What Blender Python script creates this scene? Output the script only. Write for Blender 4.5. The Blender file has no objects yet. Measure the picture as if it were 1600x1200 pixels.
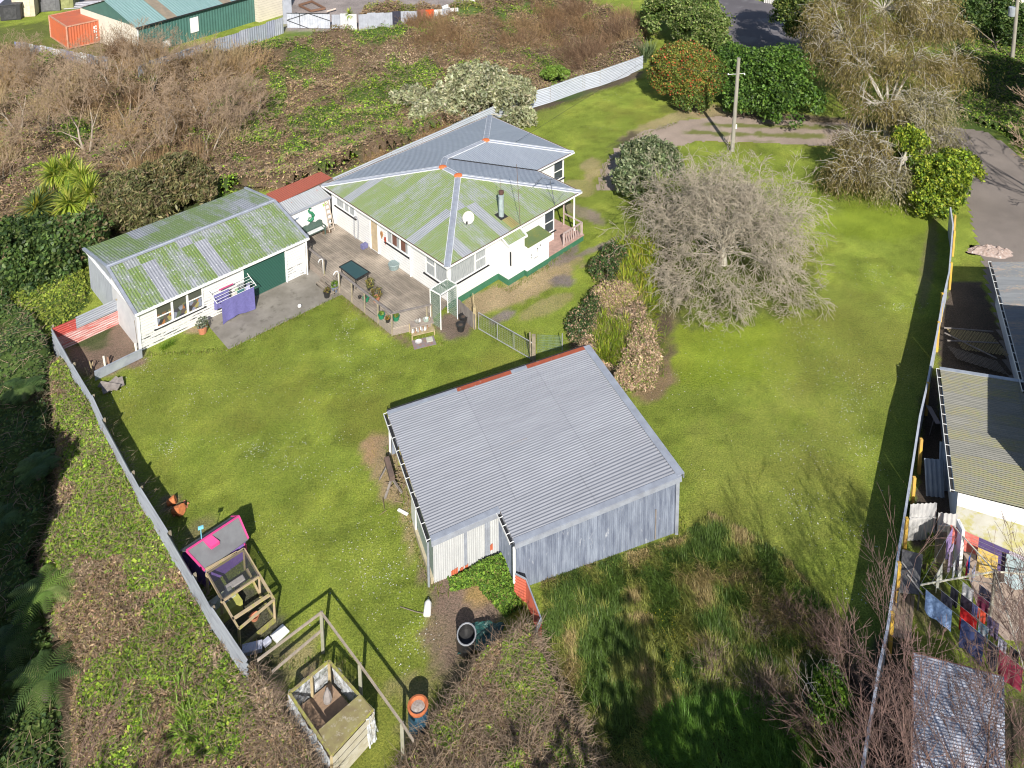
import bpy, math, random
import numpy as np
from mathutils import Vector
R=math.radians
S=bpy.context.scene; C=S.collection
rng=np.random.default_rng(7); random.seed(7)
# ---------------- camera (lens shifted upwards so that verticals stay nearly upright)
PX,YH,TH,F,H=850.,-400.,R(9.4),1357.,33.
c_,s_=math.cos(TH),math.sin(TH); CH=H*c_
cam=bpy.data.cameras.new('camera'); camo=bpy.data.objects.new('camera',cam); C.objects.link(camo); S.camera=camo
camo.location=(0,0,CH); camo.rotation_euler=(R(90)-TH,0,0)
cam.sensor_width=36; cam.sensor_fit='HORIZONTAL'; cam.lens=F/1600*36
PY=YH+F*math.tan(TH)
cam.shift_x=(800-PX)/1600; cam.shift_y=(PY-600)/1600
cam.clip_start=.5; cam.clip_end=2000
# ---------------- light
SUN_EL,SUN_DIR=R(35.5),R(-8)            # direction the shadows fall, measured from +Y towards +X
w=bpy.data.worlds.new("World"); S.world=w; w.use_nodes=True
nt=w.node_tree; bg=nt.nodes['Background']; sky=nt.nodes.new('ShaderNodeTexSky'); sky.sky_type='NISHITA'; sky.sun_disc=False
sky.sun_elevation=SUN_EL; sky.sun_rotation=SUN_DIR+math.pi; sky.air_density=1; sky.dust_density=1
nt.links.new(sky.outputs[0],bg.inputs[0]); bg.inputs[1].default_value=.08
sl=bpy.data.lights.new('sun','SUN'); sl.energy=4.9; sl.angle=R(.5); sl.color=(1,.95,.87)
so=bpy.data.objects.new('sun',sl); C.objects.link(so)
ld=Vector((math.sin(SUN_DIR)*math.cos(SUN_EL),math.cos(SUN_DIR)*math.cos(SUN_EL),-math.sin(SUN_EL)))
so.rotation_euler=ld.to_track_quat('-Z','Y').to_euler(); so.location=(5,-30,60)
S.view_settings.view_transform='Standard'; S.view_settings.look='None'; S.view_settings.exposure=.57
S.view_settings.gamma=1
S.render.engine='CYCLES'; S.cycles.filter_width=1.1; S.cycles.max_bounces=5; S.cycles.diffuse_bounces=3; S.cycles.glossy_bounces=2; S.cycles.transparent_max_bounces=8; S.cycles.transmission_bounces=3
# ---------------- photo point -> world point at height z
def W(x,y,z=0.):
    d=F*(CH-z)/(c_*(y-YH)); return np.array([(x-PX)*d/F,(d-(CH-z)*s_)/c_,z])
def Wl(pts,z=0.): return [W(x,y,z) for x,y in pts]
# ---------------- terrain: flat, with the gully behind the house and beyond the left fence
GUL=[(383,1046),(78,543),(140,470),(120,400),(375,300),(500,284),(765,178),(800,190),(1005,122),(1010,60),(905,-5),(870,5),(760,32),(620,46),(440,62),(225,122),(0,82),(-900,20),(-1500,700),(-900,1500),(300,1700),(485,1290)]
GULW=np.array([W(*p)[:2] for p in GUL])
def inpoly(x,y,P):
    x=np.asarray(x,float); y=np.asarray(y,float); r=np.zeros(x.shape,bool); n=len(P)
    for i in range(n):
        x0,y0=P[i]; x1,y1=P[(i+1)%n]
        if y0==y1: continue
        r^=((y0>y)!=(y1>y))&(x<(x1-x0)*(y-y0)/(y1-y0)+x0)
    return r
def dpoly(x,y,P,closed=True):
    x=np.asarray(x,float); y=np.asarray(y,float); r=np.full(x.shape,1e9); n=len(P)
    for i in range(n if closed else n-1):
        x0,y0=P[i]; x1,y1=P[(i+1)%n]; dx,dy=x1-x0,y1-y0
        t=np.clip(((x-x0)*dx+(y-y0)*dy)/(dx*dx+dy*dy+1e-9),0,1)
        r=np.minimum(r,np.hypot(x-x0-t*dx,y-y0-t*dy))
    return r
def sdist(x,y,P):   # positive inside
    d=dpoly(x,y,P); return np.where(inpoly(x,y,P),d,-d)
def sm(a,b,x):
    t=np.clip((x-a)/(b-a),0,1); return t*t*(3-2*t)
def vn(x,y,sc,seed=0,oct=1):   # value noise 0..1
    x=np.asarray(x,float)/sc+seed*17.3; y=np.asarray(y,float)/sc+seed*9.1; o=0; a=1; ta=0
    for k in range(oct):
        xi=np.floor(x).astype(np.int64); yi=np.floor(y).astype(np.int64); fx=x-xi; fy=y-yi
        fx=fx*fx*(3-2*fx); fy=fy*fy*(3-2*fy)
        def hh(i,j):
            n=(i*374761393+j*668265263+seed*1442695)&0x7fffffff; n=((n^(n>>13))*1274126177)&0x7fffffff; return ((n^(n>>16))&0xffff)/65535.
        v=(hh(xi,yi)*(1-fx)+hh(xi+1,yi)*fx)*(1-fy)+(hh(xi,yi+1)*(1-fx)+hh(xi+1,yi+1)*fx)*fy
        o=o+a*v; ta+=a; a*=.5; x=x*2.03+5.2; y=y*2.03+1.7
    return o/ta
def zg(x,y):
    d=sdist(x,y,GULW); return -2.6*sm(0.1,8,d)
def G(px,py,dz=0.):   # photo point -> point on the terrain (raised by dz)
    z=dz
    for _ in range(25):
        p=W(px,py,z); z=.5*z+.5*(float(zg(p[0],p[1]))+dz)
    p=W(px,py,z); return p
def pxs(P):     # world -> photo pixels
    P=np.atleast_2d(P); d=P[:,1]*c_+(CH-P[:,2])*s_; return PX+F*P[:,0]/d, YH+F*(CH-P[:,2])/(c_*d)
# ---------------- objects
def tag(o,label=None,cat=None,group=None,kind=None):
    if label: o['label']=label
    if cat: o['category']=cat
    if group: o['group']=group
    if kind: o['kind']=kind
    return o
def thing(name,label,cat,loc=(0,0,0),rz=0,group=None):
    o=bpy.data.objects.new(name,None); C.objects.link(o); o.location=loc; o.rotation_euler=(0,0,rz); o.empty_display_size=.2
    return tag(o,label,cat,group)
def dup(root,loc,rz,label=None,group=None,scale=None):
    r=root.copy(); C.objects.link(r); r.location=loc; r.rotation_euler=(0,0,rz)
    if scale: r.scale=scale
    if label: r['label']=label
    if group: r['group']=group
    for ch in list(root.children):
        k=ch.copy(); C.objects.link(k); k.parent=r
        for g in ch.children:
            d=g.copy(); C.objects.link(d); d.parent=k
    return r
def nrm(v):
    v=np.asarray(v,float); return v/(np.linalg.norm(v)+1e-12)
class MB:
    def __init__(s): s.v=[]; s.f=[]; s.m=[]; s.uv=[]
    def face(s,idx,m=0,uv=None): s.f.append(tuple(idx)); s.m.append(m); s.uv.append(uv)
    def add(s,vs,fs,m=0):
        b=len(s.v); s.v+= [tuple(map(float,v)) for v in vs]
        for f in fs: s.face([b+i for i in f],m)
        return s
    def quad(s,a,b,c,d,m=0,uv=None):
        k=len(s.v); s.v+=[tuple(map(float,p)) for p in (a,b,c,d)]; s.face((k,k+1,k+2,k+3),m,uv); return s
    def poly(s,pts,m=0,uv=None):
        k=len(s.v); s.v+=[tuple(map(float,p)) for p in pts]; s.face(range(k,k+len(pts)),m,uv); return s
    def frame(s,o,ex,ey,ez,m=0):   # box from corner o spanned by three edge vectors
        o,ex,ey,ez=[np.asarray(q,float) for q in (o,ex,ey,ez)]
        vs=[o,o+ex,o+ex+ey,o+ey,o+ez,o+ex+ez,o+ex+ey+ez,o+ey+ez]
        fs=[(0,3,2,1),(4,5,6,7),(0,1,5,4),(1,2,6,5),(2,3,7,6),(3,0,4,7)]
        if np.dot(np.cross(ex,ey),ez)<0: fs=[f[::-1] for f in fs]
        return s.add(vs,fs,m)
    def box(s,c,size,rz=0,m=0):
        sx,sy,sz=size; ca,sa=math.cos(rz),math.sin(rz); ex=np.array([ca*sx,sa*sx,0]); ey=np.array([-sa*sy,ca*sy,0]); ez=np.array([0,0,sz])
        return s.frame(np.array(c,float)-ex/2-ey/2-ez/2,ex,ey,ez,m)
    def beam(s,a,b,w,h,m=0,up=(0,0,1)):
        a=np.asarray(a,float); b=np.asarray(b,float); d=b-a; u=np.asarray(up,float)
        if abs(np.dot(nrm(d),u))>.98: u=np.array([0,1.,0])
        x=nrm(np.cross(d,u)); y=nrm(np.cross(x,d))
        return s.frame(a-x*w/2-y*h/2,x*w,y*h,d,m)
    def tube(s,pts,r,n=8,m=0,cap=True):
        pts=[np.asarray(p,float) for p in pts]; rr=r if isinstance(r,(list,tuple)) else [r]*len(pts); b=len(s.v)
        for i,p in enumerate(pts):
            d=nrm(pts[min(i+1,len(pts)-1)]-pts[max(i-1,0)]); u=np.array([0,0,1.]) if abs(d[2])<.95 else np.array([1.,0,0])
            x=nrm(np.cross(d,u)); y=np.cross(d,x)
            for k in range(n):
                t=2*math.pi*k/n; s.v.append(tuple(p+(x*math.cos(t)+y*math.sin(t))*rr[i]))
        for i in range(len(pts)-1):
            for k in range(n): s.face((b+i*n+k,b+i*n+(k+1)%n,b+(i+1)*n+(k+1)%n,b+(i+1)*n+k),m)
        if cap: s.face([b+k for k in range(n)][::-1],m); s.face([b+(len(pts)-1)*n+k for k in range(n)],m)
        return s
    def lathe(s,c,prof,n=16,m=0,cap=True):
        c=np.asarray(c,float); b=len(s.v)
        for r,z in prof:
            for k in range(n):
                t=2*math.pi*k/n; s.v.append((c[0]+r*math.cos(t),c[1]+r*math.sin(t),c[2]+z))
        for i in range(len(prof)-1):
            for k in range(n): s.face((b+i*n+k,b+i*n+(k+1)%n,b+(i+1)*n+(k+1)%n,b+(i+1)*n+k),m)
        if cap: s.face([b+k for k in range(n)][::-1],m); s.face([b+(len(prof)-1)*n+k for k in range(n)],m)
        return s
    def prism(s,pts,z0,z1,m=0):
        n=len(pts); b=len(s.v); s.v+=[(float(p[0]),float(p[1]),z0) for p in pts]+[(float(p[0]),float(p[1]),z1) for p in pts]
        a=sum(pts[i][0]*pts[(i+1)%n][1]-pts[(i+1)%n][0]*pts[i][1] for i in range(n)); q=list(range(n))
        if a<0: q=q[::-1]
        s.face([b+i for i in q[::-1]],m); s.face([b+n+i for i in q],m)
        for i in range(n): k=q[i]; j=q[(i+1)%n]; s.face((b+k,b+j,b+n+j,b+n+k),m)
        return s
    def corr(s,p0,p1,p2,p3,pitch=.076,amp=.012,m=0,rows=1,ss=6):
        """corrugated sheet p0-p1-p2-p3; ridges run p0->p3 and repeat along p0->p1"""
        p0,p1,p2,p3=[np.asarray(q,float) for q in (p0,p1,p2,p3)]
        L=np.linalg.norm(p1-p0); n=max(2,int(L/pitch*ss)); nn=nrm(np.cross(p1-p0,p3-p0)); Lv=np.linalg.norm(p3-p0); b=len(s.v)
        for j in range(rows+1):
            tj=j/rows
            for i in range(n+1):
                t=i/n; p=(p0*(1-t)+p1*t)*(1-tj)+(p3*(1-t)+p2*t)*tj
                s.v.append(tuple(p+nn*amp*math.sin(t*L/pitch*2*math.pi)))
        for j in range(rows):
            for i in range(n):
                a=b+j*(n+1)+i; s.face((a,a+1,a+n+2,a+n+1),m,[(i/n*L,j/rows*Lv),((i+1)/n*L,j/rows*Lv),((i+1)/n*L,(j+1)/rows*Lv),(i/n*L,(j+1)/rows*Lv)])
        return s
    def build(s,name,mats,parent=None,at=None,smooth=False,world=True,bevel=0,tagd=None):
        me=bpy.data.meshes.new(name); o=bpy.data.objects.new(name,me); C.objects.link(o)
        off=np.zeros(3)
        if parent is not None:
            o.parent=parent
            if world:
                q=parent; 
                while q is not None: off=off+np.array(q.location); q=q.parent
        if at is not None: o.location=at; off=off+np.array(at)
        me.from_pydata([tuple(np.array(v)-off) for v in s.v],[],s.f)
        if not isinstance(mats,(list,tuple)): mats=[mats]
        for q in mats: me.materials.append(q)
        me.polygons.foreach_set('material_index',s.m)
        if any(u is not None for u in s.uv):
            ul=me.uv_layers.new(name='UVMap')
            for p,u in zip(me.polygons,s.uv):
                if u is not None:
                    for li,q in zip(p.loop_indices,u): ul.data[li].uv=q
        if smooth: me.polygons.foreach_set('use_smooth',[True]*len(me.polygons))
        me.update()
        if bevel:
            bm=o.modifiers.new('bevel','BEVEL'); bm.width=bevel; bm.segments=2; bm.limit_method='ANGLE'
        return o
def single(mb,name,mats,at,label,cat,group=None,smooth=False,bevel=0,kind=None):
    o=mb.build(name,mats,None,at=at,smooth=smooth,bevel=bevel); return tag(o,label,cat,group,kind)
# ---------------- materials
def node(nt,t,**k):
    n=nt.nodes.new(t)
    for a,b in k.items():
        if a=='i':
            for q,v in b.items(): n.inputs[q].default_value=v
        else: setattr(n,a,b)
    return n
def newmat(name):
    m=bpy.data.materials.new(name); m.use_nodes=True; nt=m.node_tree; return m,nt,nt.nodes['Principled BSDF']
def rgba(c): return (c[0],c[1],c[2],1)
def mixc(nt,fac,a,b,blend='MIX'):
    n=node(nt,'ShaderNodeMix',data_type='RGBA',blend_type=blend)
    for sock,v in ((0,fac),(6,a),(7,b)):
        if hasattr(v,'links'): nt.links.new(v,n.inputs[sock])
        else: n.inputs[sock].default_value=v if sock==0 else rgba(v)
    return n.outputs[2]
def mathn(nt,op,a,b=None,cl=False):
    n=node(nt,'ShaderNodeMath',operation=op,use_clamp=cl)
    for i,v in enumerate((a,b)):
        if v is None: continue
        if hasattr(v,'links'): nt.links.new(v,n.inputs[i])
        else: n.inputs[i].default_value=v
    return n.outputs[0]
def noise(nt,co,scale,detail=4,rough=.55,stretch=None):
    n=node(nt,'ShaderNodeTexNoise',i={'Scale':scale,'Detail':detail,'Roughness':rough})
    if stretch:
        mp=node(nt,'ShaderNodeMapping'); mp.inputs['Scale'].default_value=stretch; nt.links.new(co,mp.inputs[0]); co=mp.outputs[0]
    nt.links.new(co,n.inputs['Vector']); return n.outputs['Fac']
def ramp(nt,f,lo,hi):
    n=node(nt,'ShaderNodeMapRange',clamp=True,i={'From Min':lo,'From Max':hi}); nt.links.new(f,n.inputs['Value']); return n.outputs[0]
def bumpn(nt,h,dist,strength=1.,prev=None):
    n=node(nt,'ShaderNodeBump',i={'Strength':strength,'Distance':dist}); nt.links.new(h,n.inputs['Height'])
    if prev is not None: nt.links.new(prev,n.inputs['Normal'])
    return n.outputs[0]
def simple(name,col,rough=.6,col2=None,scale=3.,metal=0.,bump=0.,bscale=40.,lo=.35,hi=.65,stretch=None,col3=None,s3=12,lo3=.6,hi3=.72,spec=None):
    """base colour with irregular second and third tones (wear, lichen, rust) of the surface itself"""
    m,nt,bs=newmat(name); co=node(nt,'ShaderNodeTexCoord').outputs['Object']
    geo=node(nt,'ShaderNodeNewGeometry').outputs['Position']
    base=None
    if col2 is None: col2=tuple(q*.8 for q in col)
    f=ramp(nt,noise(nt,geo,scale,6,.6,stretch),lo,hi); base=mixc(nt,f,col,col2)
    if col3 is not None: base=mixc(nt,ramp(nt,noise(nt,geo,s3,5,.65),lo3,hi3),base,col3)
    nt.links.new(base,bs.inputs['Base Color']); bs.inputs['Roughness'].default_value=rough; bs.inputs['Metallic'].default_value=metal
    if spec is not None: bs.inputs['Specular IOR Level'].default_value=spec
    if bump: nt.links.new(bumpn(nt,noise(nt,geo,bscale,4,.6),bump),bs.inputs['Normal'])
    return m
def boards(name,col,pitch=.17,col2=None,peel=None,rough=.55):
    """horizontal weatherboards: stepped bump along z, optional peeled paint"""
    m,nt,bs=newmat(name); geo=node(nt,'ShaderNodeNewGeometry').outputs['Position']
    sp=node(nt,'ShaderNodeSeparateXYZ'); nt.links.new(geo,sp.inputs[0])
    fr=mathn(nt,'FRACT',mathn(nt,'DIVIDE',sp.outputs[2],pitch))
    f=ramp(nt,noise(nt,geo,.9,5,.6),.4,.7); base=mixc(nt,f,col,col2 or tuple(q*.9 for q in col))
    lap=ramp(nt,fr,.84,.97); base=mixc(nt,mathn(nt,'MULTIPLY',lap,.75),base,tuple(q*.45 for q in col))
    if peel:
        n1=ramp(nt,noise(nt,geo,1.3,5,.75,(1,1,6)),.52,.56); n2=ramp(nt,fr,.5,.6)
        zz=ramp(nt,mathn(nt,'MULTIPLY',sp.outputs[2],-1.),-1.5,-.7)
        base=mixc(nt,mathn(nt,'MULTIPLY',mathn(nt,'MULTIPLY',n1,n2),zz),base,peel)
    nt.links.new(base,bs.inputs['Base Color']); bs.inputs['Roughness'].default_value=rough
    nt.links.new(bumpn(nt,fr,.02,1.),bs.inputs['Normal']); return m
def planks(name,col,col2,pitch,direction,rough=.8,gap=(.03,.025,.02)):
    """timber boards: dark gaps every pitch metres across `direction` and grain along it"""
    m,nt,bs=newmat(name); geo=node(nt,'ShaderNodeNewGeometry').outputs['Position']
    mp=node(nt,'ShaderNodeMapping',vector_type='POINT'); mp.inputs['Rotation'].default_value=(0,0,-direction); nt.links.new(geo,mp.inputs[0])
    sp=node(nt,'ShaderNodeSeparateXYZ'); nt.links.new(mp.outputs[0],sp.inputs[0])
    q=mathn(nt,'DIVIDE',sp.outputs[1],pitch); fr=mathn(nt,'FRACT',q); fl=mathn(nt,'FLOOR',q)
    wn=node(nt,'ShaderNodeTexWhiteNoise',noise_dimensions='1D'); nt.links.new(fl,wn.inputs['W'])
    g=noise(nt,mp.outputs[0],2.2,6,.65,(.6,7,1)); base=mixc(nt,ramp(nt,g,.3,.7),col,col2)
    base=mixc(nt,mathn(nt,'MULTIPLY',wn.outputs['Value'],.45),base,tuple(k*.6 for k in col2))
    big=noise(nt,geo,.45,4,.6); base=mixc(nt,ramp(nt,big,.45,.7),base,tuple(min(1,k*1.35) for k in col))
    base=mixc(nt,ramp(nt,fr,.9,.96),base,gap); nt.links.new(base,bs.inputs['Base Color']); bs.inputs['Roughness'].default_value=rough
    nt.links.new(bumpn(nt,ramp(nt,fr,.98,.88),.006),bs.inputs['Normal']); return m
def iron(name,zinc,dirt,moss=None,rust=None,wave=None,sheet=.76,lap=3.0,mossamt=(.42,.6),rough=.45,metal=.0,rustamt=(.62,.7),streak=True,nails=0.):
    """roofing iron using UV (u across the corrugations, v down the sheet, in metres)"""
    m,nt,bs=newmat(name); uv=node(nt,'ShaderNodeUVMap',uv_map='UVMap').outputs[0]; geo=node(nt,'ShaderNodeNewGeometry').outputs['Position']
    sp=node(nt,'ShaderNodeSeparateXYZ'); nt.links.new(uv,sp.inputs[0]); u,v=sp.outputs[0],sp.outputs[1]
    cu=mathn(nt,'FLOOR',mathn(nt,'DIVIDE',u,sheet)); cv=mathn(nt,'FLOOR',mathn(nt,'DIVIDE',v,lap))
    cb=node(nt,'ShaderNodeCombineXYZ'); nt.links.new(cu,cb.inputs[0]); nt.links.new(cv,cb.inputs[1])
    wn=node(nt,'ShaderNodeTexWhiteNoise',noise_dimensions='3D'); nt.links.new(cb.outputs[0],wn.inputs['Vector']); rv=wn.outputs['Value']
    n1=noise(nt,uv,1.6,7,.65,(4.,.5,1)) if streak else noise(nt,geo,1.2,6,.6)
    base=mixc(nt,ramp(nt,n1,.35,.68),zinc,dirt)
    base=mixc(nt,mathn(nt,'MULTIPLY',rv,.25),base,tuple(k*.75 for k in dirt))
    if moss:
        n2=mathn(nt,'ADD',mathn(nt,'ADD',noise(nt,uv,.9,7,.7,(2.2,.7,1)),mathn(nt,'MULTIPLY',rv,.2)),mathn(nt,'MULTIPLY',mathn(nt,'SUBTRACT',noise(nt,uv,9,4,.7,(2.,.6,1)),.5),.75))
        fm=ramp(nt,n2,*mossamt); mc=mixc(nt,ramp(nt,noise(nt,uv,6,4,.6,(3,1,1)),.4,.7),moss,tuple(k*q for k,q in zip(moss,(1.25,.95,1.15))))
        w1=node(nt,'ShaderNodeTexWhiteNoise',noise_dimensions='1D'); nt.links.new(mathn(nt,'ADD',cu,mathn(nt,'MULTIPLY',mathn(nt,'FLOOR',mathn(nt,'DIVIDE',v,3.3)),57.)),w1.inputs['W']); gs=ramp(nt,w1.outputs['Value'],.86,.88)
        fm=mathn(nt,'MULTIPLY',fm,mathn(nt,'SUBTRACT',1.,gs)); base=mixc(nt,fm,base,mc)
    if rust:
        base=mixc(nt,ramp(nt,noise(nt,uv,1.3,6,.7,(2.5,1,1)),*rustamt),base,rust)
    if nails:
      nl=mathn(nt,'MULTIPLY',mathn(nt,'LESS_THAN',mathn(nt,'FRACT',mathn(nt,'DIVIDE',u,.304)),.22),mathn(nt,'LESS_THAN',mathn(nt,'FRACT',mathn(nt,'DIVIDE',v,.92)),.07)); base=mixc(nt,mathn(nt,'MULTIPLY',nl,nails),base,(.72,.73,.74))
    # lap joins
    fu=mathn(nt,'FRACT',mathn(nt,'DIVIDE',u,sheet)); fv=mathn(nt,'FRACT',mathn(nt,'DIVIDE',v,lap))
    jj=mathn(nt,'MAXIMUM',ramp(nt,fu,.97,.985),ramp(nt,fv,.985,.99)); base=mixc(nt,mathn(nt,'MULTIPLY',jj,.3),base,tuple(k*.45 for k in dirt))
    nt.links.new(base,bs.inputs['Base Color']); bs.inputs['Roughness'].default_value=rough; bs.inputs['Metallic'].default_value=metal
    if wave:
        sn=mathn(nt,'SINE',mathn(nt,'MULTIPLY',u,2*math.pi/wave)); nt.links.new(bumpn(nt,sn,.011),bs.inputs['Normal'])
        # nail heads are too small; a line of dull fixings every metre
    return m
def leafmat(name,rough=.5,trans=.3,attr='Col'):
    m,nt,bs=newmat(name); a=node(nt,'ShaderNodeAttribute',attribute_name=attr); geo=node(nt,'ShaderNodeNewGeometry').outputs['Position']
    col=mixc(nt,.35,a.outputs['Color'],mixc(nt,1.,a.outputs['Color'],(.5,.5,.5),'MULTIPLY'))
    col=mixc(nt,ramp(nt,noise(nt,geo,9,2),.35,.65),a.outputs['Color'],col)
    nt.links.new(col,bs.inputs['Base Color']); bs.inputs['Roughness'].default_value=rough; bs.inputs['Specular IOR Level'].default_value=.3
    tr=node(nt,'ShaderNodeBsdfTranslucent'); nt.links.new(mixc(nt,1.,a.outputs['Color'],(1.1,1.2,.5),'MULTIPLY'),tr.inputs[0])
    mx=node(nt,'ShaderNodeMixShader',i={0:trans}); nt.links.new(bs.outputs[0],mx.inputs[1]); nt.links.new(tr.outputs[0],mx.inputs[2])
    nt.links.new(mx.outputs[0],nt.nodes['Material Output'].inputs[0]); return m
M={}
M['leaf']=leafmat('leaf'); M['dry']=leafmat('dry',.8,.12)
M['white']=simple('white_paint',(.78,.78,.76),.5,(.7,.7,.68),1.2)
M['whiteboards']=boards('white_weatherboard',(.8,.8,.79))
M['peelboards']=boards('peeling_weatherboard',(.74,.74,.72),peel=(.05,.05,.05))
M['greenbase']=simple('green_foundation',(.035,.14,.075),.6,(.05,.16,.1))
M['galv']=simple('galvanised',(.42,.45,.5),.4,(.3,.33,.38),2,metal=.3)
M['capgrey']=simple('ridge_capping',(.36,.39,.45),.45,(.28,.3,.35),3,metal=.2)
M['glass'],_nt,_b=newmat('glass'); _b.inputs['Base Color'].default_value=(.05,.06,.07,1); _b.inputs['Roughness'].default_value=.08
M['curtain']=simple('net_curtain_glass',(.42,.44,.45),.25,(.25,.27,.28),6,stretch=(6,6,.4))
M['orange']=simple('orange_lead',(.65,.17,.05),.7,(.5,.12,.04),9)
M['dark']=simple('dark_gap',(.02,.02,.022),.8)
M['black']=simple('black_plastic',(.018,.018,.02),.35,(.03,.03,.03),8)
M['timber']=simple('weathered_timber',(.3,.25,.18),.85,(.19,.16,.12),4,bump=.004,col3=(.22,.24,.08),lo3=.55,hi3=.7)
M['paletimber']=simple('pale_timber',(.42,.34,.2),.8,(.3,.24,.13),5,bump=.003)
M['mosstimber']=simple('mossy_timber',(.27,.24,.1),.85,(.2,.16,.09),5,col3=(.3,.3,.06),s3=6,lo3=.45,hi3=.6)
M['greytimber']=simple('grey_timber',(.26,.23,.21),.9,(.16,.14,.13),5,stretch=(1,1,.3))
M['terracotta']=simple('terracotta',(.5,.2,.11),.75,(.42,.16,.09),12)
M['concrete']=simple('concrete',(.25,.23,.2),.9,(.17,.155,.13),.9,bump=.004,col3=(.12,.11,.09),s3=1.5,lo3=.55,hi3=.7)
M['bark']=simple('bark',(.2,.17,.13),.95,(.12,.1,.075),6,bump=.01,bscale=30)
M['palebark']=simple('lichen_bark',(.5,.47,.39),.95,(.3,.27,.22),4,bump=.006,bscale=30,col3=(.36,.36,.2))
M['twig']=simple('twig',(.24,.18,.12),.9,(.16,.115,.075),3)
M['redtwig']=simple('reddish_twig',(.2,.12,.1),.85,(.12,.075,.07),3,col3=(.3,.22,.16),s3=3)
M['post']=simple('pole_wood',(.33,.31,.26),.9,(.22,.2,.17),5,stretch=(1,1,.15))
M['red']=simple('rust_red_paint',(.42,.06,.045),.6,(.3,.05,.04),3,col3=(.5,.3,.26),s3=5)
M['mesh']=simple('wire',(.45,.46,.46),.4,(.3,.3,.3),8,metal=.6)
# ---------------- numpy mesh makers for vegetation
def npmesh(name,V,Fc,mat,col=None,parent=None,at=None,fn=4,smooth=False):
    V=np.asarray(V,np.float32).reshape(-1,3); Fc=np.asarray(Fc,np.int32).reshape(-1,fn)
    me=bpy.data.meshes.new(name); off=np.zeros(3)
    if parent is not None: off=off+np.array(parent.location)
    if at is not None: off=off+np.array(at)
    V=V-off.astype(np.float32)
    me.vertices.add(len(V)); me.vertices.foreach_set('co',V.ravel())
    me.loops.add(Fc.size); me.loops.foreach_set('vertex_index',Fc.ravel())
    me.polygons.add(len(Fc)); me.polygons.foreach_set('loop_start',np.arange(0,Fc.size,fn,dtype=np.int32)); me.polygons.foreach_set('loop_total',np.full(len(Fc),fn,np.int32))
    if smooth: me.polygons.foreach_set('use_smooth',np.ones(len(Fc),bool))
    me.update(calc_edges=True)
    if col is not None:
        ca=me.color_attributes.new('Col','FLOAT_COLOR','POINT'); cc=np.ones((len(V),4),np.float32); cc[:,:3]=col; ca.data.foreach_set('color',cc.ravel())
    me.materials.append(mat); o=bpy.data.objects.new(name,me); C.objects.link(o)
    if parent is not None: o.parent=parent
    if at is not None: o.location=at
    return o
def unit(v): return v/(np.linalg.norm(v,axis=-1,keepdims=True)+1e-9)
def leafquads(P,size,stretch=1.6,D=None,spread=1.,fold=.25):
    """diamond leaves centred on P; D = preferred long axis"""
    n=len(P); a=rng.normal(size=(n,3))
    if D is not None: a=unit(np.asarray(D)+spread*a*.5)
    else: a=unit(a)
    b=unit(np.cross(a,rng.normal(size=(n,3)))); sz=(np.asarray(size)*rng.uniform(.6,1.3,n))[:,None]
    nn=np.cross(a,b)
    V=np.stack([P-a*sz*stretch*.5,P+b*sz*.5+nn*sz*fold*.3,P+a*sz*stretch*.5,P-b*sz*.5+nn*sz*fold*.3],1).reshape(-1,3)
    Fc=np.arange(4*n).reshape(n,4); return V,Fc
def colmix(n,cols,w=None,var=.25,reps=4,pick=None):
    cols=np.array(cols,float)
    if pick is None: pick=rng.choice(len(cols),n,p=w)
    c=cols[pick]*rng.uniform(1-var,1+var,(n,1))*rng.uniform(.92,1.08,(n,3)); return np.repeat(c,reps,axis=0)
def ellipsoids(E,n,k,rc,shell=.75):
    """n leaf centres in k clumps over the ellipsoids E=[(centre,radii),...]"""
    vol=np.array([r[0]*r[1]*r[2] for _,r in E])**(2/3); pk=rng.choice(len(E),k,p=vol/vol.sum())
    cc=np.array([E[i][0] for i in pk],float); rr=np.array([E[i][1] for i in pk],float)
    d=unit(rng.normal(size=(k,3))); d[:,2]=np.where(d[:,2]<-.35,-d[:,2],d[:,2]); q=rng.uniform(shell,1.02,(k,1))
    cl=cc+d*rr*q; i=rng.integers(0,k,n); rcs=rc*rng.uniform(.6,1.4,k)
    o=rng.normal(size=(n,3)); o=unit(o)*rng.uniform(.2,1,(n,1))**.5*rcs[i][:,None]
    return cl[i]+o,i
def segtubes(A,B,ra,rb,n=3):
    A=np.asarray(A,float);B=np.asarray(B,float);ra=np.asarray(ra,float);rb=np.asarray(rb,float)
    d=unit(B-A); u=np.where(np.abs(d[:,2:3])<.9,np.array([[0,0,1.]]),np.array([[1.,0,0]])); x=unit(np.cross(d,u)); y=np.cross(d,x); V=[]
    for k in range(n):
        t=2*math.pi*k/n; o=x*math.cos(t)+y*math.sin(t); V.append(A+o*ra[:,None])
    for k in range(n):
        t=2*math.pi*k/n; o=x*math.cos(t)+y*math.sin(t); V.append(B+o*rb[:,None])
    V=np.stack(V,1); m=len(A); base=(np.arange(m)*2*n)[:,None]
    Fc=np.stack([np.concatenate([base+k,base+(k+1)%n,base+n+(k+1)%n,base+n+k],1) for k in range(n)],1)
    return V.reshape(-1,3),Fc.reshape(-1,4)
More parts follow.
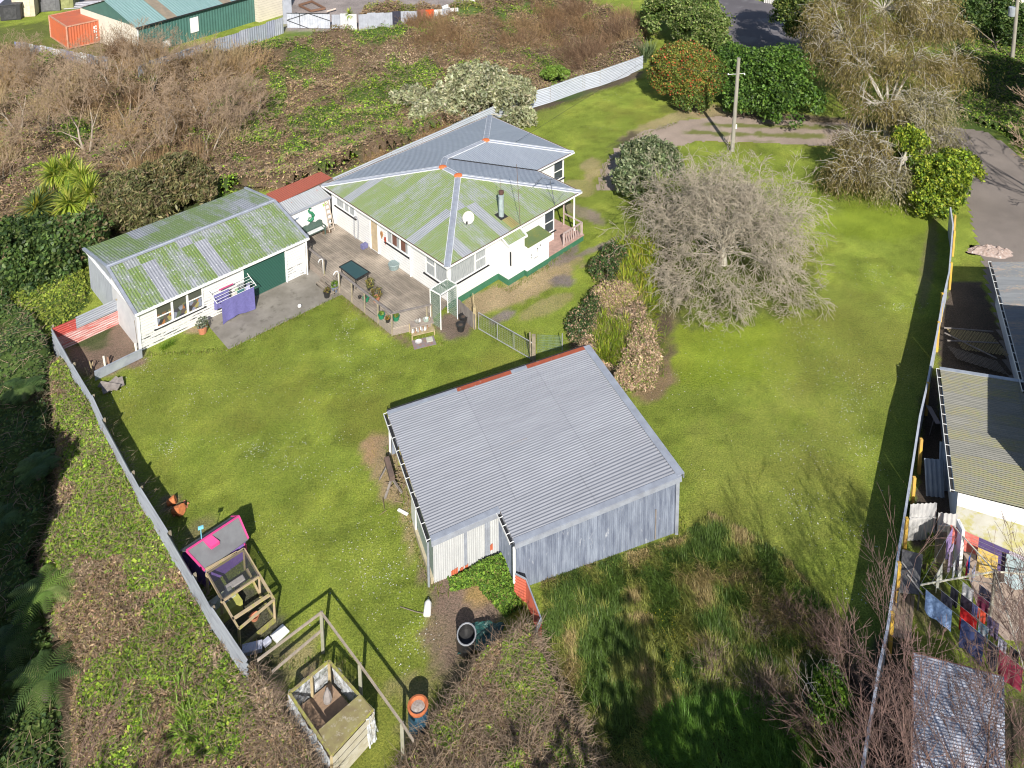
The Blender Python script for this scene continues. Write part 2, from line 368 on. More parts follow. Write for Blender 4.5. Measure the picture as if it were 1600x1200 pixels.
class Tree:
    def __init__(s,rs): s.A=[];s.B=[];s.ra=[];s.rb=[];s.tips=[];s.r=random.Random(rs)
    def grow(s,p,d,L,r,depth,spread=.5,ratio=.72,kids=(2,3),up=0.,segs=3,jit=.12,rr=.62,side=0.):
        R_=s.r
        for i in range(segs):
            q=p+d*(L/segs); r2=r*(1-(1-rr**.5)*(i+1)/segs) if depth>0 else r*(1-.8*(i+1)/segs)
            s.A.append(p);s.B.append(q);s.ra.append(r);s.rb.append(r2); p=q;r=r2
            d=d+np.array([R_.gauss(0,jit),R_.gauss(0,jit),R_.gauss(0,jit)+up]); d=d/np.linalg.norm(d)
            if depth>0 and side and R_.random()<side:
                e=np.array([R_.gauss(0,1),R_.gauss(0,1),R_.gauss(0,.6)]); e=nrm(d*.7+nrm(e)*.8)
                s.grow(p,e,L*ratio*.8,r*.5,depth-1,spread,ratio,kids,up,max(2,segs-1),jit,rr,side*.7)
        if depth<=0: s.tips.append(p); return
        for k in range(R_.randint(*kids)):
            e=np.array([R_.gauss(0,1),R_.gauss(0,1),R_.gauss(0,1)]); e=nrm(e-d*np.dot(e,d)); e=nrm(d+e*spread*R_.uniform(.6,1.3))
            s.grow(p,e,L*ratio*R_.uniform(.75,1.2),r*rr*R_.uniform(.85,1.15),depth-1,spread,ratio,kids,up,segs,jit,rr,side)
    def split(s,rmin):
        A,B,ra,rb=[np.array(q) for q in (s.A,s.B,s.ra,s.rb)]; k=ra>=rmin; return (A[k],B[k],ra[k],rb[k]),(A[~k],B[~k],ra[~k],rb[~k])
def blades(P,Dv,L,Wd,droop,segs=3):
    """strap leaves: start P, direction Dv, length L, width Wd, bending down"""
    n=len(P); L=np.broadcast_to(np.asarray(L,float),(n,)); Wd=np.broadcast_to(np.asarray(Wd,float),(n,)); droop=np.broadcast_to(np.asarray(droop,float),(n,))
    side=unit(np.cross(Dv,np.array([0,0,1.]))+1e-6); V=[]
    p=P.copy(); d=unit(Dv)
    for i in range(segs+1):
        wd=Wd*(1-(i/segs)**2*.92)*(.6 if i==0 else 1)
        V+= [p-side*wd[:,None]*.5,p+side*wd[:,None]*.5]
        p=p+d*(L/segs)[:,None]; d=unit(d+np.array([0,0,-1.])*(droop/segs)[:,None])
    V=np.stack(V,1).reshape(-1,3); k=2*(segs+1); b=(np.arange(n)*k)[:,None]
    Fc=np.stack([np.concatenate([b+2*i,b+2*i+1,b+2*i+3,b+2*i+2],1) for i in range(segs)],1).reshape(-1,4)
    return V,Fc,k
def joinm(parts):
    V=[];Fc=[];Cc=[];o=0
    for v,f,c in parts: V.append(v);Fc.append(f+o);Cc.append(c);o+=len(v)
    return np.concatenate(V),np.concatenate(Fc),np.concatenate(Cc)
# ================= GROUND =================
def blob(x,y,cx,cy,rx,ry,a=0,seed=1,rag=.5):
    ca,sa=math.cos(R(a)),math.sin(R(a)); dx,dy=x-cx,y-cy; u=(dx*ca+dy*sa)/rx; v=(-dx*sa+dy*ca)/ry
    return u*u+v*v
LAWN=np.array([.250,.310,.044])
def ground_albedo(X,Y):
    Z=zg(X,Y); d=Y*c_+(CH-Z)*s_; d=np.maximum(d,3); x=PX+F*X/d; y=YH+F*(CH-Z)/(c_*d)
    n=len(X); col=np.tile(LAWN,(n,1)); a=vn(X,Y,5.5,1,3)[:,None]; b=vn(X,Y,1.7,2,4)[:,None]; e=vn(X,Y,.7,3,3)[:,None]
    col=col*(.78+.42*a)*(.72+.56*b); col=col+(b>.5)*(b-.5)*np.array([.2,.12,.03])*.8          # yellower where mown short
    col=col*(1-.25*sm(.5,.8,e))*(.85+.3*vn(X,Y,.32,8,2)[:,None]); 
    yg=sm(.5,.8,vn(X,Y,3.1,9,3))[:,None]; col=col*(1-yg)+np.array([.25,.245,.045])*(.85+.3*b)*yg*.55+col*yg*.45
    def lay(f,c,amt=1.):
        nonlocal col
        f=np.clip(f,0,1)[:,None]*amt; c=np.array(c)*(.7+.6*b)*(.85+.3*e); col=col*(1-f)+c*f
    nz=vn(X,Y,1.1,4,4)-.5; nf=vn(X,Y,.45,5,3)-.5
    def E(cx,cy,rx,ry,c,amt=1.,a=0,rag=1.6,soft=.35):
        q=blob(x,y,cx,cy,rx,ry,a); lay(sm(1+soft,1-soft,q+(nz*rag+nf*rag*.7)),c,amt)
    straw=(.42,.32,.17); dirt=(.27,.19,.13); sand=(.5,.34,.18)
    # bright rich grass under and beside the bare tree, dry zones elsewhere
    E(1120,545,150,60,(.25,.33,.02),.5); E(1370,345,90,30,(.25,.33,.02),.5); E(1320,560,120,120,(.27,.29,.06),.35); E(330,620,170,60,(.26,.27,.05),.3)
    E(1210,760,140,130,(.27,.28,.06),.4); E(830,150,60,40,(.2,.23,.05),.6)
    E(592,703,27,27,sand); E(612,735,26,55,straw); E(640,815,10,60,straw,.8); E(660,880,9,30,dirt,.8)
    E(735,925,62,58,dirt,1,0,.8); E(752,915,30,30,(.42,.28,.1),.9); E(700,985,40,45,dirt,.9); E(725,1040,50,30,dirt,.7); E(650,1085,45,28,straw,.5); E(660,1140,40,30,dirt,.5)
    E(165,545,62,40,dirt,1,-20,.7); E(140,520,35,25,(.07,.1,.03),.9); E(190,560,40,16,dirt)
    E(820,450,85,20,straw,1,-22); E(760,470,45,18,straw,1,-30); E(870,425,45,18,straw,.9,-20); E(880,440,22,10,(.24,.2,.17),1,-10); E(785,495,22,9,(.25,.21,.17),1,-25); E(850,480,50,12,straw,.6,-25); E(880,398,28,14,(.26,.21,.17),.9,-35); E(905,330,35,9,(.3,.24,.17),.8,20); E(933,342,18,7,(.3,.24,.17),.8,40); E(905,295,30,12,straw,.5); E(925,262,20,16,straw,.7)
    E(940,385,50,4,(.28,.23,.18),.9,-22,.8)
    E(710,510,30,24,(.24,.18,.13)); E(590,500,60,9,(.26,.18,.12),.9,37,.7); E(305,515,16,6,straw)
    E(1015,585,40,40,(.3,.2,.12),.9); E(1035,500,22,28,(.28,.2,.13),.8); E(1000,500,60,90,(.13,.09,.06),.9); E(960,540,60,60,(.16,.11,.07),.9)
    E(440,1040,60,30,straw,.6); E(420,1010,35,30,(.07,.08,.03),.8); E(470,1010,40,12,straw,.4,-35); E(500,1090,45,50,dirt,.9); E(270,790,20,18,dirt,.8); E(330,850,40,40,dirt,.5); E(385,960,50,45,(.1,.09,.07),.9)
    E(1130,430,130,80,(.12,.14,.04),.7); E(1090,170,60,12,(.12,.12,.03),.6); E(1120,180,60,12,straw,.8,10); E(1040,190,70,10,straw,.7,-20)
    # gully and banks: brown litter and dark soil under the scrub
    g=sdist(X,Y,GULW); lay(sm(-.3,.6,g+nz),(.13,.1,.06)); lay(sm(.4,.7,vn(X,Y,4,6,3))*sm(-.3,.6,g),(.07,.13,.025),.8)
    # far side: yard gravel, industrial grass, road
    lay(sm(58,44,y+nz*12)*sm(430,455,x)*sm(900,870,x),(.33,.28,.24)); lay(sm(20,6,y+nz*8)*sm(240,200,x),(.3,.26,.23))
    E(70,58,130,20,(.14,.16,.04),.9); E(165,75,60,30,(.2,.17,.07),.8)
    E(515,70,30,18,(.5,.45,.4),.9,-40); E(420,105,32,14,(.5,.46,.41),.9,-25); E(440,70,60,15,(.13,.2,.03),.8,-15)
    # long paddock corner, neighbour's yard
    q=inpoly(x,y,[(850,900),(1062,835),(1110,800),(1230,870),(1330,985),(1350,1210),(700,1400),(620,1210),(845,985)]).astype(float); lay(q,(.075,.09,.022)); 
    q=inpoly(x,y,[(1440,700),(1493,765),(1495,830),(1420,860)]).astype(float); lay(q,(.1,.08,.06))
    q=inpoly(x,y,[(1486,440),(1532,440),(1600,600),(1470,590),(1462,520)]).astype(float); lay(q,(.11,.085,.06)); E(1465,790,30,60,(.1,.08,.06)); E(1455,720,20,120,(.09,.07,.05)); E(1470,880,50,20,(.2,.15,.1),.9); E(1455,940,30,60,(.12,.1,.05),.8)  # polygon: dirt behind the shed, darkened in colour for the shadow over it
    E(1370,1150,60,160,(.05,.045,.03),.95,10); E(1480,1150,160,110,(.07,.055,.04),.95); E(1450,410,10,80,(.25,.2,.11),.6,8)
    E(1540,120,90,110,(.06,.1,.025),.85); E(1560,10,120,20,(.3,.2,.1),.8); E(1180,-12,120,10,(.2,.22,.05),.8)
    E(1240,190,130,12,(.17,.12,.085),.9,3,.7); E(1000,250,45,40,(.09,.07,.05),.8); E(1060,200,30,8,(.3,.24,.2),.7)
    far=sm(1e4,1.1e4,np.abs(x)); return np.clip(col,.004,.9)
def axis(lo,hi,st,ext):
    a=list(np.arange(lo,hi,st)); k=st; q=hi
    while q<ext: k*=1.35; q+=k; a.append(q)
    k=st; q=lo; b=[]
    while q>-ext: k*=1.35; q-=k; b.append(q)
    return np.array(b[::-1]+a)
gx=axis(-76,66,.28,900); gy=axis(18,114,.28,1100)
GX,GY=np.meshgrid(gx,gy); gX,gY=GX.ravel(),GY.ravel(); gZ=zg(gX,gY)
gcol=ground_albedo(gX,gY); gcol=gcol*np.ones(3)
nx,ny=len(gx),len(gy); ii=np.arange(nx*ny).reshape(ny,nx); gf=np.stack([ii[:-1,:-1],ii[:-1,1:],ii[1:,1:],ii[1:,:-1]],-1).reshape(-1,4)
m,nt,bs=newmat('ground'); a=node(nt,'ShaderNodeAttribute',attribute_name='Col'); geo=node(nt,'ShaderNodeNewGeometry').outputs['Position']
n1=noise(nt,geo,14,5,.7); n2=noise(nt,geo,55,3,.6); n3=noise(nt,geo,4.5,6,.7)
f=mathn(nt,'ADD',mathn(nt,'MULTIPLY',n1,1.1),mathn(nt,'MULTIPLY',n2,.9)); f=ramp(nt,f,.76,1.24)
base=mixc(nt,f,mixc(nt,1.,a.outputs['Color'],(.36,.42,.4),'MULTIPLY'),mixc(nt,1.,a.outputs['Color'],(1.55,1.48,1.7),'MULTIPLY'))
base=mixc(nt,ramp(nt,n3,.42,.7),base,mixc(nt,1.,base,(.74,.82,.8),'MULTIPLY'))
nt.links.new(base,bs.inputs['Base Color']); bs.inputs['Roughness'].default_value=.95; bs.inputs['Specular IOR Level'].default_value=.15
b1=bumpn(nt,n1,.07); nt.links.new(bumpn(nt,n2,.03,1.,b1),bs.inputs['Normal'])
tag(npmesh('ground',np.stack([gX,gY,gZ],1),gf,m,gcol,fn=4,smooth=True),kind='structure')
# ---- flat sheets laid on the ground
def sheetgrid(name,poly_px,z,mat,step=.3,kind='structure',colf=None,**k):
    P=np.array([W(*p)[:2] for p in poly_px]); x0,y0=P.min(0); x1,y1=P.max(0)
    xs=np.arange(x0,x1+step,step); ys=np.arange(y0,y1+step,step); XX,YY=np.meshgrid(xs,ys); X,Y=XX.ravel(),YY.ravel()
    sd=sdist(X,Y,P)+(vn(X,Y,.8,11,3)-.5)*k.get('rag',.5); id=np.arange(len(X)).reshape(XX.shape)
    f=np.stack([id[:-1,:-1],id[:-1,1:],id[1:,1:],id[1:,:-1]],-1).reshape(-1,4); f=f[(sd[f]>0).all(1)]
    col=colf(X,Y) if colf else np.tile([.3,.3,.3],(len(X),1)); return tag(npmesh(name,np.stack([X,Y,np.full(len(X),z)],1),f,mat,col),kind=kind)
gm,nt,bs=newmat('gravel'); a=node(nt,'ShaderNodeAttribute',attribute_name='Col'); geo=node(nt,'ShaderNodeNewGeometry').outputs['Position']
f=ramp(nt,noise(nt,geo,22,5,.7),.3,.75); nt.links.new(mixc(nt,f,mixc(nt,1.,a.outputs['Color'],(.65,.65,.65),'MULTIPLY'),mixc(nt,1.,a.outputs['Color'],(1.3,1.3,1.3),'MULTIPLY')),bs.inputs['Base Color']); bs.inputs['Roughness'].default_value=.95
nt.links.new(bumpn(nt,noise(nt,geo,30,4,.7),.03),bs.inputs['Normal'])
def drivecol(X,Y):
    x,y=pxs(np.stack([X,Y,X*0],1)); n=vn(X,Y,1.3,21,4); c=np.array([.33,.26,.21])*(.75+.5*n)[:,None]
    e=vn(X,Y,.6,22,3)-.5
    def band(c0,w,x0,x1): return sm(w,w*.4,np.abs(y-c0)+e*7)*sm(x0,x0+20,x)*sm(x1,x1-20,x)
    g=np.clip(band(197+(x-1200)*.02,4,1090,1330)+band(211+(x-1200)*.03,5,1060,1300)+band(222,3,1160,1220)*.6,0,1)[:,None]; c=c*(1-g)+np.array([.15,.16,.04])*g; return c
sheetgrid('driveway',[(928,300),(938,262),(958,232),(1000,206),(1060,188),(1120,181),(1200,186),(1330,192),(1345,232),(1240,227),(1150,222),(1090,222),(1050,232),(1030,262),(990,300)],.008,gm,.22,colf=drivecol)
def rcol(X,Y): n=vn(X,Y,2.5,23,4); k=vn(X,Y,.5,24,2); return np.array([.205,.175,.155])*(.7+.45*n+.2*k)[:,None]
sheetgrid('concrete_drive',[(1440,190),(1545,205),(1620,262),(1680,400),(1640,620),(1590,620),(1563,560),(1545,470),(1522,380),(1503,300),(1480,245)],.008,gm,.3,colf=rcol,rag=.15)
def acol(X,Y): n=vn(X,Y,4,25,4); k=sm(.62,.7,vn(X,Y,2.2,26,3)); return np.array([.115,.105,.115])*(.8+.4*n)[:,None]+k[:,None]*.05
sheetgrid('road',[(1090,-60),(1118,-2),(1138,60),(1150,95),(1260,85),(1330,60),(1290,12),(1225,9),(1165,-4),(1120,-25)],.008,gm,.4,colf=acol,rag=.2)
mb=MB(); P=Wl([(328,512),(357,546),(530,462),(548,458),(500,400),(470,366),(300,440)]); mb.prism(P,-.1,.03)
tag(mb.build('concrete_slab',M['concrete'],None),kind='structure')
# clover and daisies in the lawn: uncountable little white heads
def daisies():
    pts=[]; cl=[(55+0,0)]
    spots=[(225,575),(200,620),(345,620),(390,520),(300,540),(545,560),(560,600),(400,700),(440,730),(500,790),(560,850),(470,860),(445,820),(520,740),(620,680+160),(560,900),(650,990),(670,950),(640,1030),(600,900),(480,640),(430,600),(540,520),(590,545),(1230,600),(1260,520),(1300,560),(1340,620),(1350,700),(1190,560),(1130,590),(1250,700),(1290,800),(1240,790),(1350,600),(1320,640),(1400,480),(1370,430),(1310,910),(1330,950),(1350,840),(1130,520),(1040,600),(960,150),(850,170),(940,200),(460,700),(340,690),(290,640),(260,700),(520,680),(620,900),(585,965),(640,1060)]
    for cx,cy in spots:
        c=W(cx,cy); k=rng.integers(8,70); s1,s2=rng.uniform(.2,1.1,2); pts.append(np.stack([c[0]+rng.normal(0,s1,k),c[1]+rng.normal(0,s2,k)],1))
    k=450; pts.append(np.stack([rng.uniform(-20,22,k),rng.uniform(26,62,k)],1)); P=np.concatenate(pts)
    d=zg(P[:,0],P[:,1]); x,y=pxs(np.stack([P[:,0],P[:,1],P[:,0]*0],1)); ok=(d>-.01)
    lawnpoly=[(150,600),(225,560),(355,548),(530,465),(600,525),(700,540),(830,580),(605,650),(600,690),(640,800),(670,920),(690,1000),(640,1060),(560,1010),(450,1000),(390,830),(300,800)]
    lawn2=[(1040,600),(1045,500),(1280,400),(1480,350),(1350,960),(1200,850),(1070,800),(1065,735),(985,610)]; lawn3=[(820,190),(1000,130),(1060,170),(960,210),(915,250)]
    ok&=inpoly(x,y,lawnpoly)|inpoly(x,y,lawn2)|inpoly(x,y,lawn3); P=P[ok]; n=len(P); r=rng.uniform(.011,.024,n); z=np.full(n,.04)
    V=[]
    for i in range(5): t=i*2*math.pi/5+rng.uniform(0,1,n)*0; V.append(np.stack([P[:,0]+r*np.cos(t),P[:,1]+r*np.sin(t),z+rng.uniform(-.006,.006,n)],1))
    V=np.stack(V,1).reshape(-1,3); Fc=np.arange(5*n).reshape(n,5)
    m=simple('daisy_white',(.75,.75,.72),.7); tag(npmesh('lawn_daisies',V,Fc,m,fn=5),'small white daisies scattered in drifts over the mown lawn','flowers',kind='stuff')
daisies()
# ================= HOUSE =================
M['greyroof']=iron('new_zinc_roof',(.33,.365,.42),(.27,.305,.36),wave=.152,rough=.42,lap=9,metal=.15)
M['mossroof']=iron('mossy_roof',(.37,.38,.41),(.27,.29,.31),moss=(.20,.285,.10),wave=.152,sheet=.76,lap=2.6,mossamt=(.34,.64))
M['garroof']=iron('garage_roof',(.36,.37,.41),(.25,.26,.29),moss=(.15,.235,.065),rust=(.34,.23,.17),wave=.152,sheet=.76,lap=2.4,nails=.5,mossamt=(.40,.66),rustamt=(.64,.74))
M['barnroof']=iron('barn_roof',(.31,.32,.355),(.25,.26,.29),sheet=.76,lap=3.6,rough=.4,metal=.15)
M['barnwall']=iron('barn_wall',(.31,.35,.43),(.12,.14,.2),sheet=.76,lap=9,rough=.45,metal=.1,rust=(.45,.47,.52),rustamt=(.6,.7))
M['palewall']=iron('pale_iron_wall',(.52,.53,.53),(.4,.41,.42),sheet=.9,lap=9,rough=.6,rust=(.42,.12,.06),rustamt=(.7,.74))
M['fenceiron']=iron('fence_iron',(.40,.43,.47),(.27,.29,.33),sheet=5,lap=5,rough=.4,metal=.2)
M['redroof']=iron('red_roof',(.46,.115,.06),(.38,.1,.06),wave=.152,sheet=4.4,lap=9,rough=.6)
M['leanroof']=iron('lean_to_roof',(.46,.48,.5),(.38,.38,.38),rust=(.45,.16,.1),wave=.152,rustamt=(.62,.66))
ZE=3.15; HO=W(503,290,ZE); ud=np.array([math.cos(R(46.6)),math.sin(R(46.6)),0]); vd=np.array([math.cos(R(-44.4)),math.sin(R(-44.4)),0])
_a=np.linalg.norm(W(698,418,ZE)-HO); V1=_a; U1=float(np.linalg.norm(W(908,300,ZE)-W(698,418,ZE))); U2=float(np.linalg.norm(W(765,180,ZE)-HO)); V2=float(np.linalg.norm(W(895,238,ZE)-W(765,180,ZE)))
TP=.215
def HP(u,v,z=0.): p=HO+ud*u+vd*v; return np.array([p[0],p[1],z])
def hz(q): return ZE+TP*q
house=thing('house','long white weatherboard house with hipped iron roof, half of it green with lichen','house',tuple(HP(6,6)))
hu=U1/2; hb=V2/2
A_=lambda u,v,q:(u,v,q)
pl={ 'A':([(0,0,0),(U2,0,0),(U2-hb,hb,hb),(U1-hb,hb,hb),(hu,hu,hu)],'u',0), 'B':([(0,0,0),(hu,hu,hu),(hu,V1-hu,hu),(0,V1,0)],'v',1),
 'C':([(0,V1,0),(hu,V1-hu,hu),(U1,V1,0)],'u',1), 'D':([(U1,V1,0),(hu,V1-hu,hu),(hu,hu,hu),(U1-hb,hb,hb),(U1,V2,0)],'v',0),
 'E':([(U1,V2,0),(U1-hb,hb,hb),(U2-hb,hb,hb),(U2,V2,0)],'u',0),'F':([(U2,V2,0),(U2-hb,hb,hb),(U2,0,0)],'v',0)}
mb=MB()
for k,(pts,ax,mi) in pl.items():
    P=[HP(u,v,hz(q)) for u,v,q in pts]; uvs=[((u if ax=='u' else v)+{'C':.3,'B':2.1}.get(k,0),q*1.02) for u,v,q in pts]
    n=np.cross(P[1]-P[0],P[2]-P[0]); 
    if n[2]<0: P=P[::-1]; uvs=uvs[::-1]
    mb.poly(P,mi,uvs)
roof=mb.build('roof',[M['greyroof'],M['mossroof']],house)
# underside and fascia
mb=MB(); eave=[(0,0),(U2,0),(U2,V2),(U1,V2),(U1,V1),(0,V1)]
mb.poly([HP(u,v,ZE-.10) for u,v in eave]); mb.build('soffit',M['white'],house)
mb=MB()
for i in range(6):
    a=HP(*eave[i],ZE-.05); b=HP(*eave[(i+1)%6],ZE-.05); d=nrm(b-a)*.06; mb.beam(a-d,b+d,.1,.13)
mb.build('gutter',M['white'],house,bevel=.015)
mb=MB()
for i in range(6):
    a=HP(*eave[i],ZE+.022); b=HP(*eave[(i+1)%6],ZE+.022); mb.beam(a,b,.07,.012)
mb.build('gutter_channel',simple('rusty_gutter',(.13,.08,.06),.9),house)
# hip and ridge cappings with white edges
caps=[((0,0,0),(hu,hu,hu)),((0,V1,0),(hu,V1-hu,hu)),((U1,V1,0),(hu,V1-hu,hu)),((hu,hu,hu),(hu,V1-hu,hu)),((U1-hb,hb,hb),(hu,hu,hu)),((U1-hb,hb,hb),(U2-hb,hb,hb)),((U2-hb,hb,hb),(U2,0,0)),((U2-hb,hb,hb),(U2,V2,0))]
M['capwhite']=simple('cap_edge',(.62,.64,.68),.5)
for a,b in caps:
    mb=MB(); a=HP(a[0],a[1],hz(a[2])+.035); b=HP(b[0],b[1],hz(b[2])+.035); d=nrm(b-a); s=nrm(np.cross(d,(0,0,1))); 
    for sg in (-1,1): mb.beam(a+s*sg*.085,b+s*sg*.085,.17,.02,0,up=np.array([0,0,1.])+s*sg*.25); mb.beam(a+s*sg*.19+np.array([0,0,-.03]),b+s*sg*.19+np.array([0,0,-.03]),.035,.05,1)
    mb.tube([a+np.array([0,0,.01]),b+np.array([0,0,.01])],.035,6)
    mb.build('ridge_cap',[M['capgrey'],M['capwhite']],roof)
for (u,v,q) in ((hu,hu,hu),(hu,V1-hu,hu),(U2-hb,hb,hb)):
    mb=MB(); p=HP(u,v,hz(q)+.02); mb.lathe(p,[(.3,-.03),(.26,.04),(.12,.09),(.01,.1)],9); mb.build('ridge_flashing',M['orange'],roof)
mb=MB(); mb.beam(HP(U1,V2,hz(0)+.02),HP(U1-hb,hb,hz(hb)+.02),.1,.03); mb.build('valley',M['dark'],roof)
# walls
wv=V1-.5; FL=.42
foot=[(.5,.5),(U2-.5,.5),(U2-.5,V2-.5),(U1-.5,V2-.5),(U1-.5,V1-2.6),(9.5,V1-2.6),(9.5,wv),(.5,wv)]
mb=MB()
for i in range(len(foot)):
    a=foot[i]; b=foot[(i+1)%len(foot)]; mb.quad(HP(*a,FL),HP(*b,FL),HP(*b,ZE-.1),HP(*a,ZE-.1))
mb.build('wall',M['whiteboards'],house)
mb=MB(); 
for i in range(len(foot)):
    a=foot[i]; b=foot[(i+1)%len(foot)]; s=.03
    mb.quad(HP(a[0],a[1],-.05),HP(b[0],b[1],-.05),HP(b[0],b[1],FL),HP(a[0],a[1],FL))
mb.build('foundation',M['greenbase'],house)
def hwin(u0,u1,v,z0,z1,axis='u',glass='glass',bars=(),hbar=(),out=1,sill=True,par=None):
    """window on a wall line; axis 'u': wall at constant v facing +v; axis 'v': wall at constant u facing -u"""
    def Q(a,off,z): return HP(a,v+off*out,z) if axis=='u' else HP(v-off*out,a,z)
    mb=MB(); 
    def bar(a0,a1,za,zb,d=.05):
        o=Q(a0,.002,za); mb.frame(o,Q(a1,.002,za)-o,Q(a0,.002+d,za)-o,(0,0,zb-za))
    bar(u0-.07,u0,z0-.07,z1+.07); bar(u1,u1+.07,z0-.07,z1+.07); bar(u0,u1,z1,z1+.07); bar(u0,u1,z0-.07,z0)
    for b in bars: bar(b-.045,b+.045,z0,z1)
    for (a,b,z) in hbar: bar(a,b,z-.03,z+.03,.04)
    f=mb.build('window',M['white'],par or house)
    mb=MB(); mb.quad(Q(u0,.012,z0),Q(u1,.012,z0),Q(u1,.012,z1),Q(u0,.012,z1)); mb.build('pane',M[glass],f)
    if sill:
        mb=MB(); o=Q(u0-.25,.004,z0-.15); mb.frame(o,Q(u1+.25,.004,z0-.15)-o,Q(u0-.25,.1,z0-.15)-o,(0,0,.045)); mb.build('sill',M['dark'],f)
zt=ZE-.28
# wall over the deck (u = .5)
hwin(1.0,3.1,.5,1.95,zt,'v','curtain',bars=(1.9,2.5),hbar=((1.0,1.9,2.5),))
hwin(6.75,8.9,.5,1.75,zt,'v','curtain',bars=(7.3,8.1,))
hwin(10.7,V1-.62,.5,1.45,zt,'v','curtain',bars=(11.55,),hbar=((10.7,11.5,2.15),))
for (a,b) in ((7.35,7.75),(8.25,8.65)):
    mb=MB(); o=HP(.48,a,1.85); mb.frame(o,HP(.48,b,1.85)-o,HP(.44,a,1.85)-o,(0,0,.8)); mb.build('open_sash',simple('brown_curtain',(.16,.07,.05),.8),house)
mb=MB(); o=HP(.5,4.75,FL+.1); mb.frame(HP(.5,4.9,.5),HP(.5,4.98,.5)-HP(.5,4.9,.5),HP(.42,4.9,.5)-HP(.5,4.9,.5),(0,0,2.3)); mb.frame(HP(.5,5.75,.5),HP(.5,5.83,.5)-HP(.5,5.75,.5),HP(.42,5.75,.5)-HP(.5,5.75,.5),(0,0,2.3)); mb.build('door_frame',M['white'],house)
mb=MB(); mb.quad(HP(.48,4.98,.52),HP(.48,5.75,.52),HP(.48,5.75,2.6),HP(.48,4.98,2.6)); dr=mb.build('door',simple('timber_door',(.5,.4,.26),.6),house); mb=MB(); mb.lathe(HP(.43,5.1,1.5),[(.03,-.03),(.03,.03)],8); mb.build('door_knob',M['galv'],dr)
mb=MB(); mb.tube([HP(.42,9.2,.5),HP(.42,9.2,ZE-.1)],.05,8); mb.tube([HP(7.4,V1-.3,.1),HP(7.4,V1-.3,1.9)],.04,8); mb.build('downpipe',M['white'],house)
mb=MB(); mb.box(HP(.44,.62,1.75),(.14,.14,2.6),R(46)); mb.box(HP(.5,V1-.5,1.8),(.14,.14,2.7),R(46)); mb.build('corner_board',M['white'],house)
# wall facing the camera on the right (v = wv)
hwin(.62,3.4,wv,1.5,zt,'u','curtain',bars=(2.55,),hbar=((2.6,3.4,2.1),),sill=True)
hwin(8.6,9.4,wv,1.2,zt,'u','glass',hbar=((8.6,9.4,1.9),))
hwin(9.9,U1-.8,V1-2.6,1.2,zt,'u','glass',bars=(10.6,))
hwin(U2-1.6,U2-.7,V2-.5,1.3,zt,'u','glass',hbar=((U2-1.6,U2-.7,1.95),))
hwin(4.0,5.0,.5-.0,1.9,zt,'u','glass',out=-1); hwin(9.,10.2,.5,1.9,zt,'u','glass',out=-1)
# laundry bay with its own little roof
bx0,bx1,bv=4.45,5.85,V1+.42
def hbox(mb,u0,u1,v0,v1,z0,z1,m=0): o=HP(u0,v0,z0); mb.frame(o,HP(u1,v0,z0)-o,HP(u0,v1,z0)-o,(0,0,z1-z0),m)
mb=MB(); hbox(mb,bx0,bx1,wv,bv,FL,2.72); bay=mb.build('laundry_bay',M['white'],house)
mb=MB(); hbox(mb,bx0+.01,bx1-.01,wv,bv-.01,-.05,FL); mb.build('bay_foundation',M['greenbase'],bay)
mb=MB(); P=[HP(bx0-.1,V1-.1,3.02),HP(bx1+.1,V1-.1,3.02),HP(bx1+.1,bv+.15,2.72),HP(bx0-.1,bv+.15,2.72)]; mb.poly(P[::-1],0,[(0,1),(1.6,1),(1.6,0),(0,0)][::-1]); mb.beam(P[2],P[3],.08,.1,1); mb.beam(P[0],P[3],.06,.08,1); mb.beam(P[1],P[2],.06,.08,1); mb.build('bay_roof',[M['mossroof'],M['white']],bay)
mb=MB(); mb.box(HP(bx0-.01,13.9,1.9),(.02,.1,.9),R(46.6)); mb.build('bay_vent',M['dark'],bay)
# low cupboard with a flat dark green lid
mb=MB(); hbox(mb,bx1+.02,7.85,wv,V1+.62,.38,1.98); lc=mb.build('gas_cupboard',M['white'],house)
M['greenfelt']=simple('green_felt',(.10,.15,.06),.8,(.14,.17,.05),2,col3=(.24,.2,.07),s3=5)
mb=MB(); P=[HP(bx1-.0,wv+.1,2.12),HP(7.95,wv+.1,2.12),HP(7.95,V1+.75,2.0),HP(bx1+.0,V1+.75,2.0)]; q=[p+np.array([0,0,.04]) for p in P]
mb.add(P+q,[(0,1,2,3),(4,7,6,5),(0,4,5,1),(1,5,6,2),(2,6,7,3),(3,7,4,0)]); mb.build('cupboard_lid',M['greenfelt'],lc)
mb=MB(); hbox(mb,bx1+.03,7.84,wv,V1+.6,-.05,.38); mb.build('cupboard_foundation',M['greenbase'],lc)
mb=MB()
for (u,z,a,b) in ((6.2,1.1,.12,.05),(6.25,1.25,.05,.1),(6.75,1.45,.1,.1),(7.0,1.55,.08,.12),(6.8,1.3,.04,.06),(6.5,.95,.3,.03)): hbox(mb,u,u+a,V1+.621,V1+.624,z,z+b)
mb.build('hooks',M['dark'],lc)
